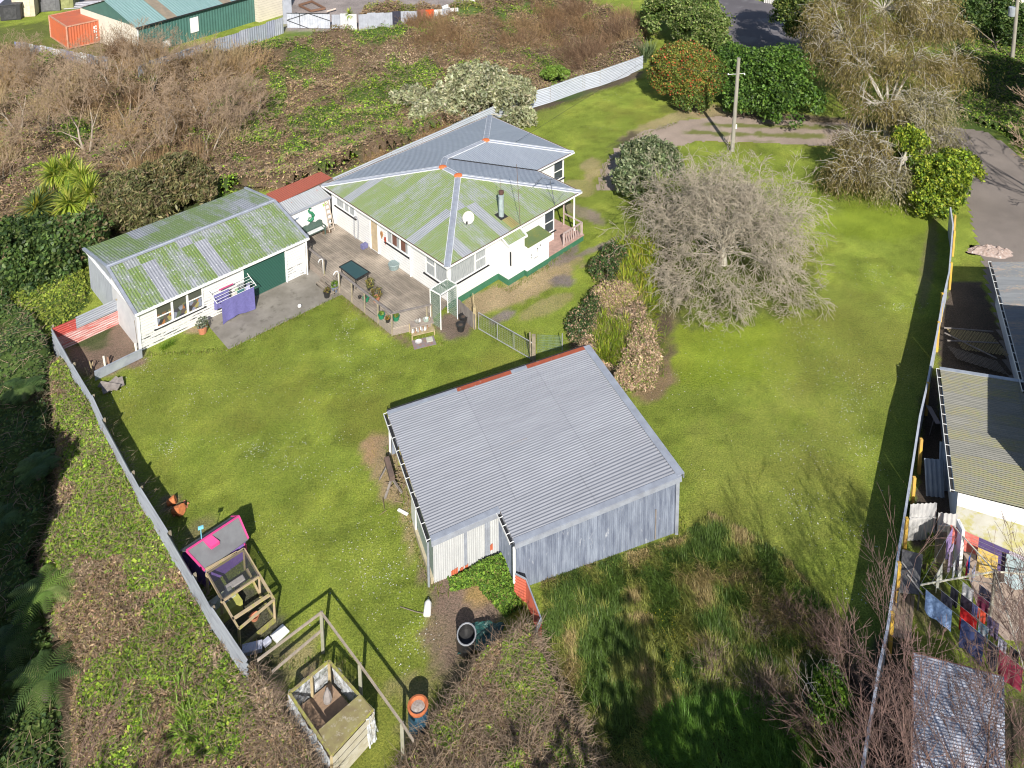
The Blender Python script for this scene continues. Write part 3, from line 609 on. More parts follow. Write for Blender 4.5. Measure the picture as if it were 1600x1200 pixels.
# porch
mb=MB(); hbox(mb,7.87,U1-.3,V1-2.55,V1+.55,.36,.46); po=mb.build('porch_floor',simple('pink_boards',(.42,.27,.23),.8,(.3,.2,.17),4),house)
mb=MB(); hbox(mb,7.9,U1-.33,V1-2.5,V1+.52,-.05,.36); mb.build('porch_base',M['greenbase'],po)
mb=MB()
for u,v in ((9.4,V1+.45),(U1-.42,V1+.45),(U1-.42,V1-1.2)): mb.beam(HP(u,v,.46),HP(u,v,ZE-.12 if (u<9.5 and v>V1)*0 or v<V1 else 1.3),.09,.09)
mb.beam(HP(9.4,V1+.45,1.3),HP(U1-.42,V1+.45,1.3),.09,.07); mb.beam(HP(U1-.42,V1+.45,1.3),HP(U1-.42,V1-1.2,1.3),.09,.07)
for k in range(9): u=9.5+k*.22; mb.beam(HP(u,V1+.45,.5),HP(u,V1+.45,1.28),.05,.02)
mb.build('porch_rail',simple('pink_grey_rail',(.42,.33,.31),.8),po)
mb=MB(); mb.beam(HP(U1-.42,V1-.25,.46),HP(U1-.42,V1-.25,ZE-.1),.1,.1); mb.build('porch_post',M['white'],po)
# flue, aerials, dish
fu,fv=5.55,V1-1.35; fzr=hz(V1-fv)
flue=MB(); p=HP(fu,fv,fzr-.05); flue.lathe(p,[(.17,0),(.17,1.35),(.19,1.36),(.19,1.42),(.1,1.44),(.1,1.5)],16); fl=flue.build('flue',simple('flue_zinc',(.26,.31,.32),.45,(.36,.43,.43),4),house,smooth=False)
mb=MB(); mb.lathe(p+np.array([0,0,1.5]),[(.13,0),(.17,.06),(.17,.22),(.1,.25)],12); mb.build('cowl',simple('rusty_cowl',(.1,.05,.04),.7),fl)
mb=MB(); q=[HP(fu-.32,fv-.32,fzr+.08),HP(fu+.3,fv-.32,fzr+.08),HP(fu+.3,fv+.32,fzr-.05),HP(fu-.32,fv+.32,fzr-.05)]; mb.poly(q[::-1]); mb.build('flue_flashing',M['dark'],fl)
mb=MB(); 
for k in range(5):
    u=fu-.2+k*.13; mb.beam(HP(u,fv+.35,fzr-.03),HP(u,V1-.12,ZE+.07),.035,.03)
mb.build('heat_rails',simple('brass_strip',(.42,.27,.12),.6),fl)
mb=MB(); b=HP(5.95,V1-.05,ZE); mb.tube([b,HP(5.75,V1-.15,ZE+4.1)],.018,6); mb.tube([HP(5.5,V1-1.3,hz(1.2)+1.5),HP(5.5,V1-1.4,hz(1.2)+2.6)],.01,5); mb.tube([HP(fu,fv,fzr+1.3),HP(5.9,V1-.1,ZE+.05)],.008,4); mb.build('mast',simple('rusty_mast',(.16,.11,.09),.7),house)
mb=MB(); b=HP(9.15,V1-.05,ZE-.15); t=b+np.array([-.35,.1,1.9]); mb.tube([b,t],.022,6)
for (dx,dz,L) in ((-.9,-.15,0),(.6,-.2,0)): mb.tube([b+np.array([0,0,.35]),b+np.array([dx,.5,.8])],.012,5)
mb.tube([t,t+np.array([-.5,.15,.05]),t+np.array([-.95,.1,-.35])],.02,6); mb.tube([t,t+np.array([.6,.4,-.05])],.02,6)
for k in range(6): q=t+np.array([-.5-.08*k,.14,.05-.07*k]); mb.tube([q+np.array([-.08,-.2,.12]),q+np.array([.08,.2,-.12])],.009,4)
for k in range(5): q=t+np.array([.3+.07*k,.2+.05*k,0]); mb.tube([q+np.array([0,-.08,.2]),q+np.array([0,.08,-.2])],.009,4)
mb.build('television_aerial',simple('aerial_metal',(.09,.1,.12),.5),house)
du,dv=3.35,V1-1.95; dz=hz(V1-dv); c=HP(du,dv,dz+.42); nrmv=nrm(np.array([-.1,-.9,.55]))
mb=MB(); ex=nrm(np.cross(nrmv,(0,0,1))); ey=np.cross(ex,nrmv); rings=[]; vs=[]; fs=[]
for j,(r,o) in enumerate(((.01,0.),(.15,.01),(.3,.05),(.37,.085),(.37,.07),(.29,.03),(.15,-.012),(.01,-.02))):
    for k in range(20): t=2*math.pi*k/20; vs.append(c+ex*r*math.cos(t)+ey*r*1.05*math.sin(t)+nrmv*o)
for j in range(7):
    for k in range(20): fs.append((j*20+k,j*20+(k+1)%20,(j+1)*20+(k+1)%20,(j+1)*20+k))
mb.add(vs,fs); ds=mb.build('satellite_dish',simple('dish_grey',(.42,.41,.37),.5,(.5,.5,.44),8),house,smooth=True)
mb=MB(); mb.tube([HP(du,dv,dz),HP(du,dv,dz+.25),c-nrmv*.04],.03,7); mb.tube([c-ey*.36,c+nrmv*.42-ey*.3],.015,5); mb.box(c+nrmv*.44-ey*.28,(.09,.12,.09)); mb.build('dish_arm',M['black'],ds)
# ================= GARAGE =================
GZ=2.45; f0=W(213,490,GZ); f1=W(480,372,GZ); gd=nrm(f1-f0); gn=np.array([gd[1],-gd[0],0]); GL=np.linalg.norm(f1-f0)   # gn: out of the front wall
r0=W(165,418,3.3); b0=W(128,390,2.6)
gw=float(np.dot(f0-r0,gn)); gb=float(np.dot(f0-b0,gn)); r_off=float(np.dot(r0-f0,gd)); b_off=float(np.dot(b0-f0,gd))
def GP(a,b,z=0.): p=f0+gd*a-gn*b; return np.array([p[0],p[1],z])   # a along the front, b back from the front eave
garage=thing('garage','white garage with lichen-green gable roof, dark green roller door and three windows','garage',tuple(GP(5,3)))
mb=MB(); GR=3.3
def rp(pts,u0=0):
    P=[GP(*p) for p in pts]; n=np.cross(P[1]-P[0],P[2]-P[0]); uvs=[(p[0]+u0,p[1]) for p in pts]
    if n[2]<0: P=P[::-1]; uvs=uvs[::-1]
    mb.poly(P,0,uvs)
rp([(0,0,GZ),(GL,0,GZ),(GL,gw,GR),(0,gw,GR)]); rp([(0,gw,GR),(GL,gw,GR),(GL,gb,2.6),(0,gb,2.6)],30.3)
gro=mb.build('roof',M['garroof'],garage)
mb=MB(); mb.beam(GP(-.02,gw,GR+.03),GP(GL+.02,gw,GR+.03),.34,.03); mb.tube([GP(-.02,gw,GR+.05),GP(GL+.02,gw,GR+.05)],.05,6)
for a in (-.03,GL+.03): mb.beam(GP(a,-.04,GZ-.02),GP(a,gw,GR-.0),.16,.12); mb.beam(GP(a,gw,GR),GP(a,gb+.04,2.6),.16,.12)
mb.build('ridge_cap',M['capgrey'],gro)
mb=MB(); mb.beam(GP(-.1,-.06,GZ-.05),GP(GL+.1,-.06,GZ-.05),.12,.12); mb.build('gutter',M['white'],garage,bevel=.015)
mb=MB(); mb.quad(GP(0,0,GZ-.11),GP(GL,0,GZ-.11),GP(GL,gb,2.4),GP(0,gb,2.4)); mb.build('soffit',M['white'],garage)
F0=.22 # front wall set back
mb=MB(); mb.quad(GP(.12,F0,0),GP(GL-.15,F0,0),GP(GL-.15,F0,GZ-.1),GP(.12,F0,GZ-.1)); mb.quad(GP(GL-.15,F0,0),GP(GL-.15,gb-.1,0),GP(GL-.15,gb-.1,2.45),GP(GL-.15,F0,2.4)); mb.poly([GP(GL-.15,F0,2.3),GP(GL-.15,gb-.1,2.45),GP(GL-.15,gw,GR-.08)]); mb.build('front_wall',M['peelboards'],garage)
M['fibro']=simple('fibre_cement',(.58,.58,.58),.8,(.5,.5,.51),1.5)
mb=MB(); mb.poly([GP(.12,F0,-.1),GP(.12,F0,GZ-.1),GP(.12,gw,GR-.09),GP(.12,gw,-.1)]); mb.build('gable_wall',M['fibro'],garage)
mb=MB(); mb.corr(GP(.12,gw,-2),GP(.12,gb-.15,-2),GP(.12,gb-.15,2.5),GP(.12,gw,2.5),.076,.01); mb.poly([GP(.13,gw,2.5),GP(.13,gb-.15,2.5),GP(.13,gw,GR-.1)],0,[(0,0),(1,0),(1,1)]); mb.corr(GP(.12,gb-.15,-2.5),GP(GL-.15,gb-.15,-2.5),GP(GL-.15,gb-.15,2.5),GP(.12,gb-.15,2.5),.15,.01); mb.build('rear_wall',M['fenceiron'],garage)
mb=MB(); 
for a in (.12,GL-.15): mb.box(GP(a,F0,1.15),(.13,.13,2.3),math.atan2(gd[1],gd[0]))
mb.build('corner_board',M['white'],garage)
def gwin(a0,a1,z0,z1,bars,hb):
    mb=MB()
    def bar(x0,x1,za,zb,d=.05): o=GP(x0,F0-.002,za); mb.frame(o,GP(x1,F0-.002,za)-o,GP(x0,F0-d,za)-o,(0,0,zb-za))
    bar(a0-.08,a0,z0-.08,z1+.05); bar(a1,a1+.08,z0-.08,z1+.05); bar(a0,a1,z1,z1+.05); bar(a0,a1,z0-.08,z0)
    for b in bars: bar(b-.06,b+.06,z0,z1)
    for x0,x1,z in hb: bar(x0,x1,z-.03,z+.03,.04)
    f=mb.build('window',M['white'],garage)
    mb=MB(); mb.quad(GP(a0,F0-.012,z0),GP(a1,F0-.012,z0),GP(a1,F0-.012,z1),GP(a0,F0-.012,z1)); mb.build('pane',M['clutter'],f)
    mb=MB(); o=GP(a0-.2,F0,z0-.13); mb.frame(o,GP(a1+.2,F0,z0-.13)-o,GP(a0-.2,F0-.09,z0-.13)-o,(0,0,.04)); mb.build('sill',M['dark'],f)
# glass with shelves of coloured things behind it
m,nt,bs=newmat('clutter_glass'); geo=node(nt,'ShaderNodeNewGeometry').outputs['Position']; vo=node(nt,'ShaderNodeTexVoronoi',i={'Scale':4.5}); nt.links.new(geo,vo.inputs['Vector'])
sp=node(nt,'ShaderNodeSeparateXYZ'); nt.links.new(geo,sp.inputs[0]); cr=node(nt,'ShaderNodeValToRGB'); el=cr.color_ramp.elements; el[0].color=(.05,.05,.05,1); el[1].color=(.32,.3,.28,1)
for p,cc in ((.25,(.09,.11,.08)),(.4,(.2,.22,.28)),(.55,(.3,.13,.05)),(.68,(.05,.05,.07)),(.8,(.28,.25,.1)),(.9,(.1,.08,.07))): e=el.new(p); e.color=rgba(cc)
cr.color_ramp.interpolation='CONSTANT'; s3=node(nt,'ShaderNodeSeparateColor'); nt.links.new(vo.outputs['Color'],s3.inputs[0]); nt.links.new(s3.outputs[0],cr.inputs[0])
nt.links.new(mixc(nt,ramp(nt,sp.outputs[2],1.5,1.75),cr.outputs[0],(.07,.075,.06)),bs.inputs['Base Color']); bs.inputs['Roughness'].default_value=.12; M['clutter']=m
gwin(1.1,3.6,1.0,GZ-.2,(1.93,2.78),((1.1,1.87,1.55),(2.84,3.6,1.65)))
# roller door
dm,nt,bs=newmat('roller_door'); bs.inputs['Base Color'].default_value=(.02,.075,.055,1); bs.inputs['Roughness'].default_value=.45
ra0,ra1=6.1,8.75
mb=MB(); mb.corr(GP(ra0,F0-.02,.03),GP(ra0,F0-.02,2.12),GP(ra1,F0-.02,2.12),GP(ra1,F0-.02,.03),.09,.014); mb.build('roller_door',dm,garage)
mb=MB(); 
for a in (ra0-.06,ra1+.06): mb.box(GP(a,F0-.02,1.1),(.12,.1,2.2),math.atan2(gd[1],gd[0]))
mb.build('door_frame',M['white'],garage)
mb=MB(); mb.box(GP((ra0+ra1)/2,F0-.05,.06),(ra1-ra0,.12,.06),math.atan2(gd[1],gd[0])); mb.build('door_sill',M['concrete'],garage)
mb=MB(); mb.tube([GP(GL-.1,-.02,.05),GP(GL-.1,-.02,2.3)],.05,8); mb.build('downpipe',M['white'],garage)
# ================= LINK SHED between garage and house =================
LZ=2.62; l0,l1=W(452,335,LZ),W(517,307,LZ); l2=W(498,290,LZ+.25); l3=W(436,317,LZ+.25)
link=thing('lean_to_shed','low white lean-to with pale rust-streaked iron roof joining garage and house','shed',tuple((l0+l1)/2*np.array([1,1,0])))
mb=MB(); mb.poly([l0,l1,l2,l3],0,[(0,0),(3.1,0),(3.1,1.6),(0,1.6)]); mb.build('roof',M['leanroof'],link)
ld_=nrm((l1-l0)*np.array([1,1,0])); ln=np.array([ld_[1],-ld_[0],0])
mb=MB(); mb.beam(l0+ln*.03-np.array([0,0,.05]),l1+ln*.03-np.array([0,0,.05]),.05,.12); mb.build('fascia',M['capgrey'],link)
a,b=l0-ln*.12,l1-ln*.12; a=a-ld_*.6
mb=MB(); mb.quad((a[0],a[1],0),(b[0],b[1],0),(b[0],b[1],LZ-.06),(a[0],a[1],LZ-.06)); mb.quad((b[0],b[1],0),(l2[0],l2[1],0),(l2[0],l2[1],LZ+.2),(b[0],b[1],LZ-.06)); mb.build('wall',simple('flaking_white',(.78,.77,.75),.7,(.6,.57,.54),5,lo=.6,hi=.7),link)
mb=MB(); mb.beam((l1[0]-ln[0]*-.0+.0,l1[1]+.55,LZ+.22),(l1[0]+.95-.7,l1[1]+.0,LZ+.12),.16,.05); mb.build('roof_vent',M['dark'],link)
# wall ornaments on it
def onwall(name,pts2,px,py,z,mat,label,cat,sc=1.,wn=ln,wd=None,base=None,th=.03):
    wd=wd if wd is not None else ld_; 
    o=base; mb=MB(); n=len(pts2); P=[o+wd*x*sc+np.array([0,0,y*sc]) for x,y in pts2]; Q=[p+wn*th for p in P]; mb.add(P+Q,[tuple(range(n))[::-1],tuple(range(n,2*n))]+[(i,(i+1)%n,n+(i+1)%n,n+i) for i in range(n)])
    return single(mb,name,mat,tuple(o),label,cat)
gl=float(np.linalg.norm(l1-l0)); wb=a+ln*.01; wb[2]=0
def lw(t,z): p=l0-ln*.11+ld_*t; return np.array([p[0],p[1],z])
M['ornament']=simple('green_ornament',(.03,.2,.1),.4)
mb=MB(); o_=lw(1.55,1.8)+ln*.04; mb.tube([o_+ld_*x+np.array([0,0,z]) for x,z in ((.1,.5),(-.02,.58),(-.12,.48),(-.06,.33),(.1,.2),(.2,.0),(.14,-.22),(-.04,-.32),(-.18,-.2),(-.12,-.06),(0,-.08))],[.03,.06,.07,.08,.11,.13,.12,.1,.07,.05,.03],8); single(mb,'wall_ornament',M['ornament'],tuple(o_),'green curling S-shaped ornament fixed to the white lean-to wall','ornament')
bf=[(0,-.1),(.12,-.16),(.1,-.02),(.2,.12),(.02,.05),(-.02,.13),(-.06,.05),(-.2,.1),(-.12,-.03),(-.14,-.15)]
onwall('butterfly_ornament',bf,0,0,0,simple('lime',(.3,.5,.1),.5),'lime green butterfly ornament above the ladder on the lean-to wall','ornament',.9,base=lw(2.65,2.2))
onwall('bird_ornament',[(0,0),(.2,.05),(.35,.2),(.2,.14),(.1,.2),(-.15,.1),(-.3,.12),(-.15,0),(-.1,-.12)],0,0,0,simple('slate',(.2,.24,.3),.6),'grey bird ornament low on the white wall beside the garage roof','ornament',.8,base=lw(.5,1.95))
wpar=HP(.48,6.0,0)
for (v,z,cc,l) in ((5.95+.2,1.95,(.5,.25,.1),'orange and brown parrot ornament, upper of two on the house wall'),(6.35+.2,1.72,(.5,.09,.05),'red parrot ornament, lower of two on the house wall')):
    onwall('parrot_ornament',[(0,-.25),(.08,-.1),(.15,.05),(.1,.2),(-.05,.22),(-.12,.05),(-.06,-.12)],0,0,0,simple('parrot',cc,.5,tuple(q*.5 for q in cc),12),l,'ornament',1.1,wn=-ud,wd=vd,base=HP(.48,v,z))
# red-roofed shed behind
RZ=2.45; P=[W(415,303,RZ),W(435,318,RZ+.2),W(519,278,RZ+.2),W(501,268,RZ)]
rs=thing('red_roof_shed','narrow shed with rusty red iron roof behind the lean-to','shed',(P[0][0]+1,P[0][1],0))
mb=MB(); mb.poly(P,0,[(0,0),(0,1.5),(4.3,1.5),(4.3,0)]); mb.build('roof',M['redroof'],rs)
mb=MB(); q=[np.array([p[0],p[1],0]) for p in P]
for i,j in ((0,1),(1,2),(2,3),(3,0)): mb.quad(q[i]*np.array([1,1,0])+[0,0,-2.6],q[j]*np.array([1,1,0])+[0,0,-2.6],P[j]-[0,0,.04],P[i]-[0,0,.04])
mb.build('wall',M['greytimber'],rs)
# ================= DECK =================
def X3(p,z): return np.array([p[0],p[1],z])
DK=.45; D0=W(479,385,1.4); D1=W(612,489,1.4); D2=W(674,475,1.4); D3=HP(.5,V1-.5); D4=HP(.5,.6); D5=X3(l0-ln*.12,0); D6=GP(GL-.1,gw*.3)
DP=[X3(p,0) for p in (D0,D1,D2,D3,D4,D5,D6)]
M['decktop']=planks('deck_boards',(.33,.28,.225),(.15,.128,.105),.14,R(-44.4))
M['skirt']=simple('deck_skirt',(.33,.28,.24),.85,(.24,.2,.17),4,stretch=(1,1,6))
deck=thing('deck','weathered timber deck with rails and steps between garage and house','deck',tuple(X3((D1+D4)/2,0)))
mb=MB(); mb.prism(DP,DK-.05,DK); mb.build('deck_floor',M['decktop'],deck)
mb=MB()
for i in (0,1):
    a,b=DP[i],DP[i+1]; 
    for k in range(3): mb.beam(X3(a,.07+k*.135),X3(b,.07+k*.135),.03,.12)
mb.build('skirt_boards',M['skirt'],deck)
on=nrm(D0-D1)[:2]; od=nrm(D1-D0); od[2]=0; oo=np.array([od[1],-od[0],0])   # along and outward from the deck edge
LE=np.linalg.norm((D1-D0)[:2]); sA=float(np.dot(W(505,406,1.4)-D0,od)); sB=float(np.dot(W(529,425,1.4)-D0,od))
def RL(t,z,o=0): p=D0+od*t+oo*o; return np.array([p[0],p[1],z])
for (a,b) in ((0.05,sA),(sB,LE)):
    mb=MB(); mb.beam(RL(a,1.38),RL(b,1.38),.13,.045); mb.build('top_rail',M['greytimber'],deck)
    n=max(1,int(round((b-a)/1.35)))
    for k in range(n+1): mb=MB(); t=a+(b-a)*k/n; mb.beam(RL(t,0),RL(t,1.36),.09,.09); mb.build('post',M['timber'],deck)
mb=MB(); mb.beam(X3(D1,1.38),X3(D2,1.38),.13,.045); mb.build('top_rail',M['greytimber'],deck)
for p in (D2,(D1*.12+D2*.88)): mb=MB(); mb.beam(X3(p,0),X3(p,1.36),.09,.09); mb.build('post',M['timber'],deck)
for t in (sA,sB):
    mb=MB(); mb.tube([RL(t,.5,.06),RL(t,1.38,.06),RL(t,1.5,.12),RL(t,1.52,.25),RL(t,1.4,.36),RL(t,1.28,.36)],.03,8); mb.build('handrail',M['white'],deck,smooth=True)
for k in range(2): mb=MB(); mb.frame(RL(sA+.05,.3-k*.15,.02+k*.3),RL(sB-.05,.3-k*.15,.02+k*.3)-RL(sA+.05,.3-k*.15,.02+k*.3),oo*.3,(0,0,.05)); mb.frame(RL(sA+.05,0,.28+k*.3),RL(sB-.05,0,.28+k*.3)-RL(sA+.05,0,.28+k*.3),oo*.03,(0,0,.3-k*.15)); mb.build('step',M['decktop'],deck)
# bench seat with scalloped back
def obj_at(px,py,z=0): return W(px,py,z)
bp=X3(l0-ln*.12+ld_*1.55+ln*.42,DK); brz=math.atan2(ld_[1],ld_[0])
bench=thing('garden_bench','dark green garden bench with scalloped back against the white lean-to wall','bench',tuple(bp),brz)
M['benchgreen']=simple('bench_green',(.05,.09,.075),.5,(.08,.12,.1),6)
mb=MB(); mb.box((0,0,.42),(1.5,.46,.05)); mb.build('seat',M['benchgreen'],bench,world=False,bevel=.01)
mb=MB(); n=24; top=[(-.75+1.5*i/n,.85+.1*abs(math.sin(math.pi*3*i/n))+(.06 if n*.3<i<n*.7 else 0)) for i in range(n+1)]
P=[(x,.22,z) for x,z in top]+[(.75,.2,.45),(-.75,.2,.45)]; Q=[(x,y+.05,z) for x,y,z in P]; k=len(P); mb.add(P+Q,[tuple(range(k)),tuple(range(k,2*k))[::-1]]+[(i,k+i,k+(i+1)%k,(i+1)%k) for i in range(k)]); mb.build('backrest',M['benchgreen'],bench,world=False)
for sx in (-1,1):
    mb=MB(); mb.box((sx*.72,0,.64),(.07,.5,.05)); mb.box((sx*.72,-.2,.52),(.06,.06,.2)); mb.build('armrest',M['benchgreen'],bench,world=False)
    for y in (-.2,.22): mb=MB(); mb.box((sx*.7,y,.2),(.06,.06,.4)); mb.build('leg',M['benchgreen'],bench,world=False)
mb=MB(); mb.box((0,-.03,.47),(1.25,.34,.05)); mb.build('cushion',simple('white_cushion',(.6,.62,.62),.9,(.5,.5,.5),9),bench,world=False,bevel=.02)
# step ladder
lp=X3(l1-ln*.12-ld_*.35+ln*.3,DK)
lad=thing('step_ladder','pale wooden ladder leaning in the corner by the house wall','ladder',tuple(lp),brz)
for sx in (-1,1): mb=MB(); mb.beam((sx*.2,-.35,0),(sx*.13,.25,2.0),.04,.07); mb.build('rail',M['paleladder'] if 'paleladder' in M else M.setdefault('paleladder',simple('ladder_wood',(.5,.42,.35),.8)),lad,world=False)
for k in range(6): t=(k+.7)/6.5; mb=MB(); mb.box((0,-.35+.6*t,2.0*t),(.4-.14*t,.1,.03)); mb.build('rung',M['paleladder'],lad,world=False)
# things against the house wall on the deck
mb=MB(); c=HP(.25,7.7,DK+.0); ax=ud; 
for i in range(3): mb.lathe(c+np.array([0,0,.28+i*.02]),[(.34,-.04),(.36,0),(.34,.04),(.3,.02)],18)
mb.lathe(c,[(.3,0),(.34,.28),(.1,.3)],18); hr=single(mb,'hose_reel',simple('hose_green',(.14,.2,.2),.6,(.25,.3,.3),18),tuple(c),'round grey-green hose reel standing against the house wall on the deck','hose reel')
mb=MB(); c=HP(.46,3.35,DK); mb.tube([c+vd*.25*math.cos(t)+np.array([0,0,1.25+.35*math.sin(t)])-ud*.03 for t in np.linspace(0,math.pi,12)],.035,6); mb.tube([c+vd*.25+np.array([0,0,1.25])-ud*.03,c+vd*.22+np.array([0,0,.15])-ud*.1],.03,6); mb.tube([c-vd*.25+np.array([0,0,1.25])-ud*.03,c-vd*.2+np.array([0,0,.3])-ud*.1,c+np.array([0,0,.1])-ud*.12],.03,6)
single(mb,'hose',simple('grey_hose',(.3,.31,.34),.6),tuple(c),'looped grey hose hanging on the white wall beside the door','hose')
mb=MB(); c=HP(.2,4.55,DK); mb.box(c+[0,0,.16],(.4,.3,.3),R(46)); single(mb,'crate',simple('blue_grey',(.15,.15,.3),.7),tuple(c),'small blue crate on the deck beside the open door','crate',bevel=.02)
mb=MB(); c=X3(W(500,358,DK),DK+.02); 
# doormat-like dog shaped doormat shadowed rug
mb.box(c+[.55,-.35,0.0],(.6,.35,.03),R(20)); single(mb,'doormat',simple('brown_mat',(.12,.08,.05),.95),tuple(c),'dark brown mat lying on the deck at the foot of the ladder','mat')
# glass topped table
TP0=[W(530,417,DK+.72),W(549,407,DK+.72),W(577,425,DK+.72),W(556,437,DK+.72)]; tc=sum(TP0)/4
tab=thing('outdoor_table','square outdoor table with dark green glass top on the deck','table',tuple(X3(tc,DK)))
m,nt,bs=newmat('table_glass'); bs.inputs['Base Color'].default_value=(.035,.075,.075,1); bs.inputs['Roughness'].default_value=.12; M['tglass']=m
mb=MB(); q=[p+[0,0,-.03] for p in TP0]; mb.add(TP0+q,[(0,1,2,3)[::-1],(4,5,6,7),(0,4,5,1)[::-1],(1,5,6,2)[::-1],(2,6,7,3)[::-1],(3,7,4,0)[::-1]]); mb.build('tabletop',M['tglass'],tab)
for p in TP0: mb=MB(); t=p*.86+tc*.14; mb.tube([X3(t,DK),X3(t,DK+.7)],.025,6); mb.build('leg',M['black'],tab)
mb=MB(); 
for i in range(4): mb.beam(TP0[i],TP0[(i+1)%4],.05,.05)
mb.build('table_rim',M['black'],tab)
# pots and plants
def fol(n,c,r,cols,size=.07,st=2.,parent=None,name='foliage',up=.4,at=None):
    P=np.array(c)+unit(rng.normal(size=(n,3)))*rng.uniform(.2,1,(n,1))**.5*np.array(r); V,Fq=leafquads(P,size,st); return npmesh(name,V,Fq,M['leaf'],colmix(n,cols),parent,at)
def pot(px,py,z,r,h,mat,label,cols=None,fr=.22,fh=.2,n=70,cat='pot plant',group=None,soil=True):
    c=W(px,py,z); t=thing('pot_plant' if cols else 'plant_pot',label,cat,tuple(c),group=group)
    mb=MB(); mb.lathe(c,[(r*.72,0),(r*.95,h*.9),(r*1.05,h*.9),(r*1.05,h),(r*.88,h),(r*.86,h*.86)],14); mb.build('pot',mat,t,smooth=False)
    mb=MB(); mb.lathe(c,[(r*.86,h*.84),(.01,h*.88)],12,cap=False); mb.build('soil',simple('soil',(.09,.065,.05),.95),t)
    if cols: fol(n,c+[0,0,h+fh*.6],(fr,fr,fh),cols,parent=t)
    return t
M['greenplastic']=simple('green_plastic',(.02,.2,.1),.4); M['bluegrey']=simple('blue_grey_pot',(.16,.2,.28),.5)
G1=[(.12,.22,.03),(.2,.3,.05),(.06,.12,.02)]; G2=[(.1,.13,.03),(.25,.2,.06),(.14,.1,.04)]; GG=[(.16,.19,.14),(.25,.28,.22),(.1,.12,.08)]
pot(511,464,.03,.21,.34,M['black'],'black pot with olive plant on the concrete beside the steps',G2,.2,.2)
pot(523,456,.03,.2,.36,M['bluegrey'],'blue-grey pot with leafy green plant next to the deck steps',G1,.24,.28,90)
pot(596,497,DK,.2,.26,M['greenplastic'],'bright green pot on the deck edge, first from the table',G1,.15,.1)
pot(606,503,DK,.15,.22,M['black'],'small black pot with orange flowers between two green pots',[(.4,.2,.05),(.1,.14,.03)],.14,.12)
pot(619,500,DK,.2,.26,M['greenplastic'],'bright green pot at the angled corner of the deck',[(.25,.28,.06),(.15,.2,.04)],.16,.12)
pot(572,470,DK,.2,.25,M['greenplastic'],'dark green tub tucked under the deck rail',None); pot(562,466,DK,.1,.13,M['black'],'tiny black pot under the deck rail',None)
pot(588,470,DK,.22,.25,M['terracotta'],'brown leafy plant in a clay pot inside the deck rail',G2,.4,.4,200); pot(578,452,DK,.2,.22,M['black'],'wispy olive plant in a black pot behind the deck rail',[(.2,.18,.06),(.3,.25,.08),(.1,.12,.04)],.3,.35,160)
pot(720,516,0,.27,.4,M['black'],'black tub of soil in front of the short paling fence, nearer of two',None); pot(724,503,0,.27,.4,M['black'],'black tub of soil against the short paling fence, further of two',None)
pot(633,517,.0,.12,.14,M['black'],'small dark pot beside the plant shelf at the deck corner',None)
t=pot(317,520,.0,.27,.42,M['terracotta'],'terracotta pot with spiky grey shrub by the garage windows',GG,.36,.34,220)
# football
mb=MB(); c=W(468,478,.14); 
for k in range(1): mb.lathe(c,[(.02,-.11),(.07,-.085),(.105,-.04),(.11,0),(.105,.04),(.07,.085),(.02,.11)],14)
m,nt,bs=newmat('ball'); geo=node(nt,'ShaderNodeNewGeometry').outputs['Position']; vo=node(nt,'ShaderNodeTexVoronoi',i={'Scale':9.}); nt.links.new(geo,vo.inputs['Vector']); nt.links.new(mixc(nt,ramp(nt,vo.outputs['Distance'],.22,.24),(.03,.03,.03),(.75,.75,.75)),bs.inputs['Base Color'])
single(mb,'ball',m,tuple(c-[0,0,.11]),'white and black ball lying on the concrete slab','ball',smooth=True)
# shelf with ornaments at the deck corner
n12=nrm(D2-D1); n12[2]=0; no=np.array([n12[1],-n12[0],0]); L12=np.linalg.norm((D2-D1)[:2])
def SP(t,o,z): p=D1+n12*t+no*o; return np.array([p[0],p[1],z])
sh=thing('plant_shelf','two-tier timber shelf of ornaments beside the deck corner','shelf',tuple(SP(L12*.65,.3,0)))
for k,(z,o0,dd,t0,t1,mm) in enumerate(((.62,.05,.55,L12*.42,L12*1.0,M['skirt']),(.26,.4,.4,L12*.42,L12*1.0,M['paletimber']))):
    mb=MB(); mb.frame(SP(t0,o0,z),n12*(t1-t0),no*dd,(0,0,.04)); mb.build('shelf_board',mm,sh)
for t_ in (L12*.43,L12*.99):
    for o in (.1,.75): mb=MB(); mb.beam(SP(t_,o,0),SP(t_,o,.6 if o<.5 else .28),.06,.06); mb.build('leg',M['paletimber'],sh)
mb=MB(); mb.frame(SP(L12*.4,.85,.04),n12*L12*.55,no*.75,(0,0,.02)); mm_=single(mb,'rug',simple('brown_mat2',(.25,.15,.12),.9,(.2,.2,.22),5),tuple(SP(L12*.6,1.,0)),'reddish brown board lying on the grass in front of the shelf','board')
onames=['white','grey','brown']; om=[simple('ornament_white',(.65,.63,.6),.6),simple('ornament_grey',(.3,.29,.28),.7),simple('ornament_brown',(.28,.17,.1),.7)]
proto=[]
for i in range(3):
    mb=MB(); mb.lathe((0,0,0),[(.05,0),(.075,.05),(.05,.11),(.03,.14),(.045,.17),(.04,.21),(.01,.23)],8); o=mb.build('figurine',om[i],None,world=False); tag(o,'%s figurine on the timber shelf by the deck corner'%onames[i],'figurine','figurines on the plant shelf'); proto.append([o,0])
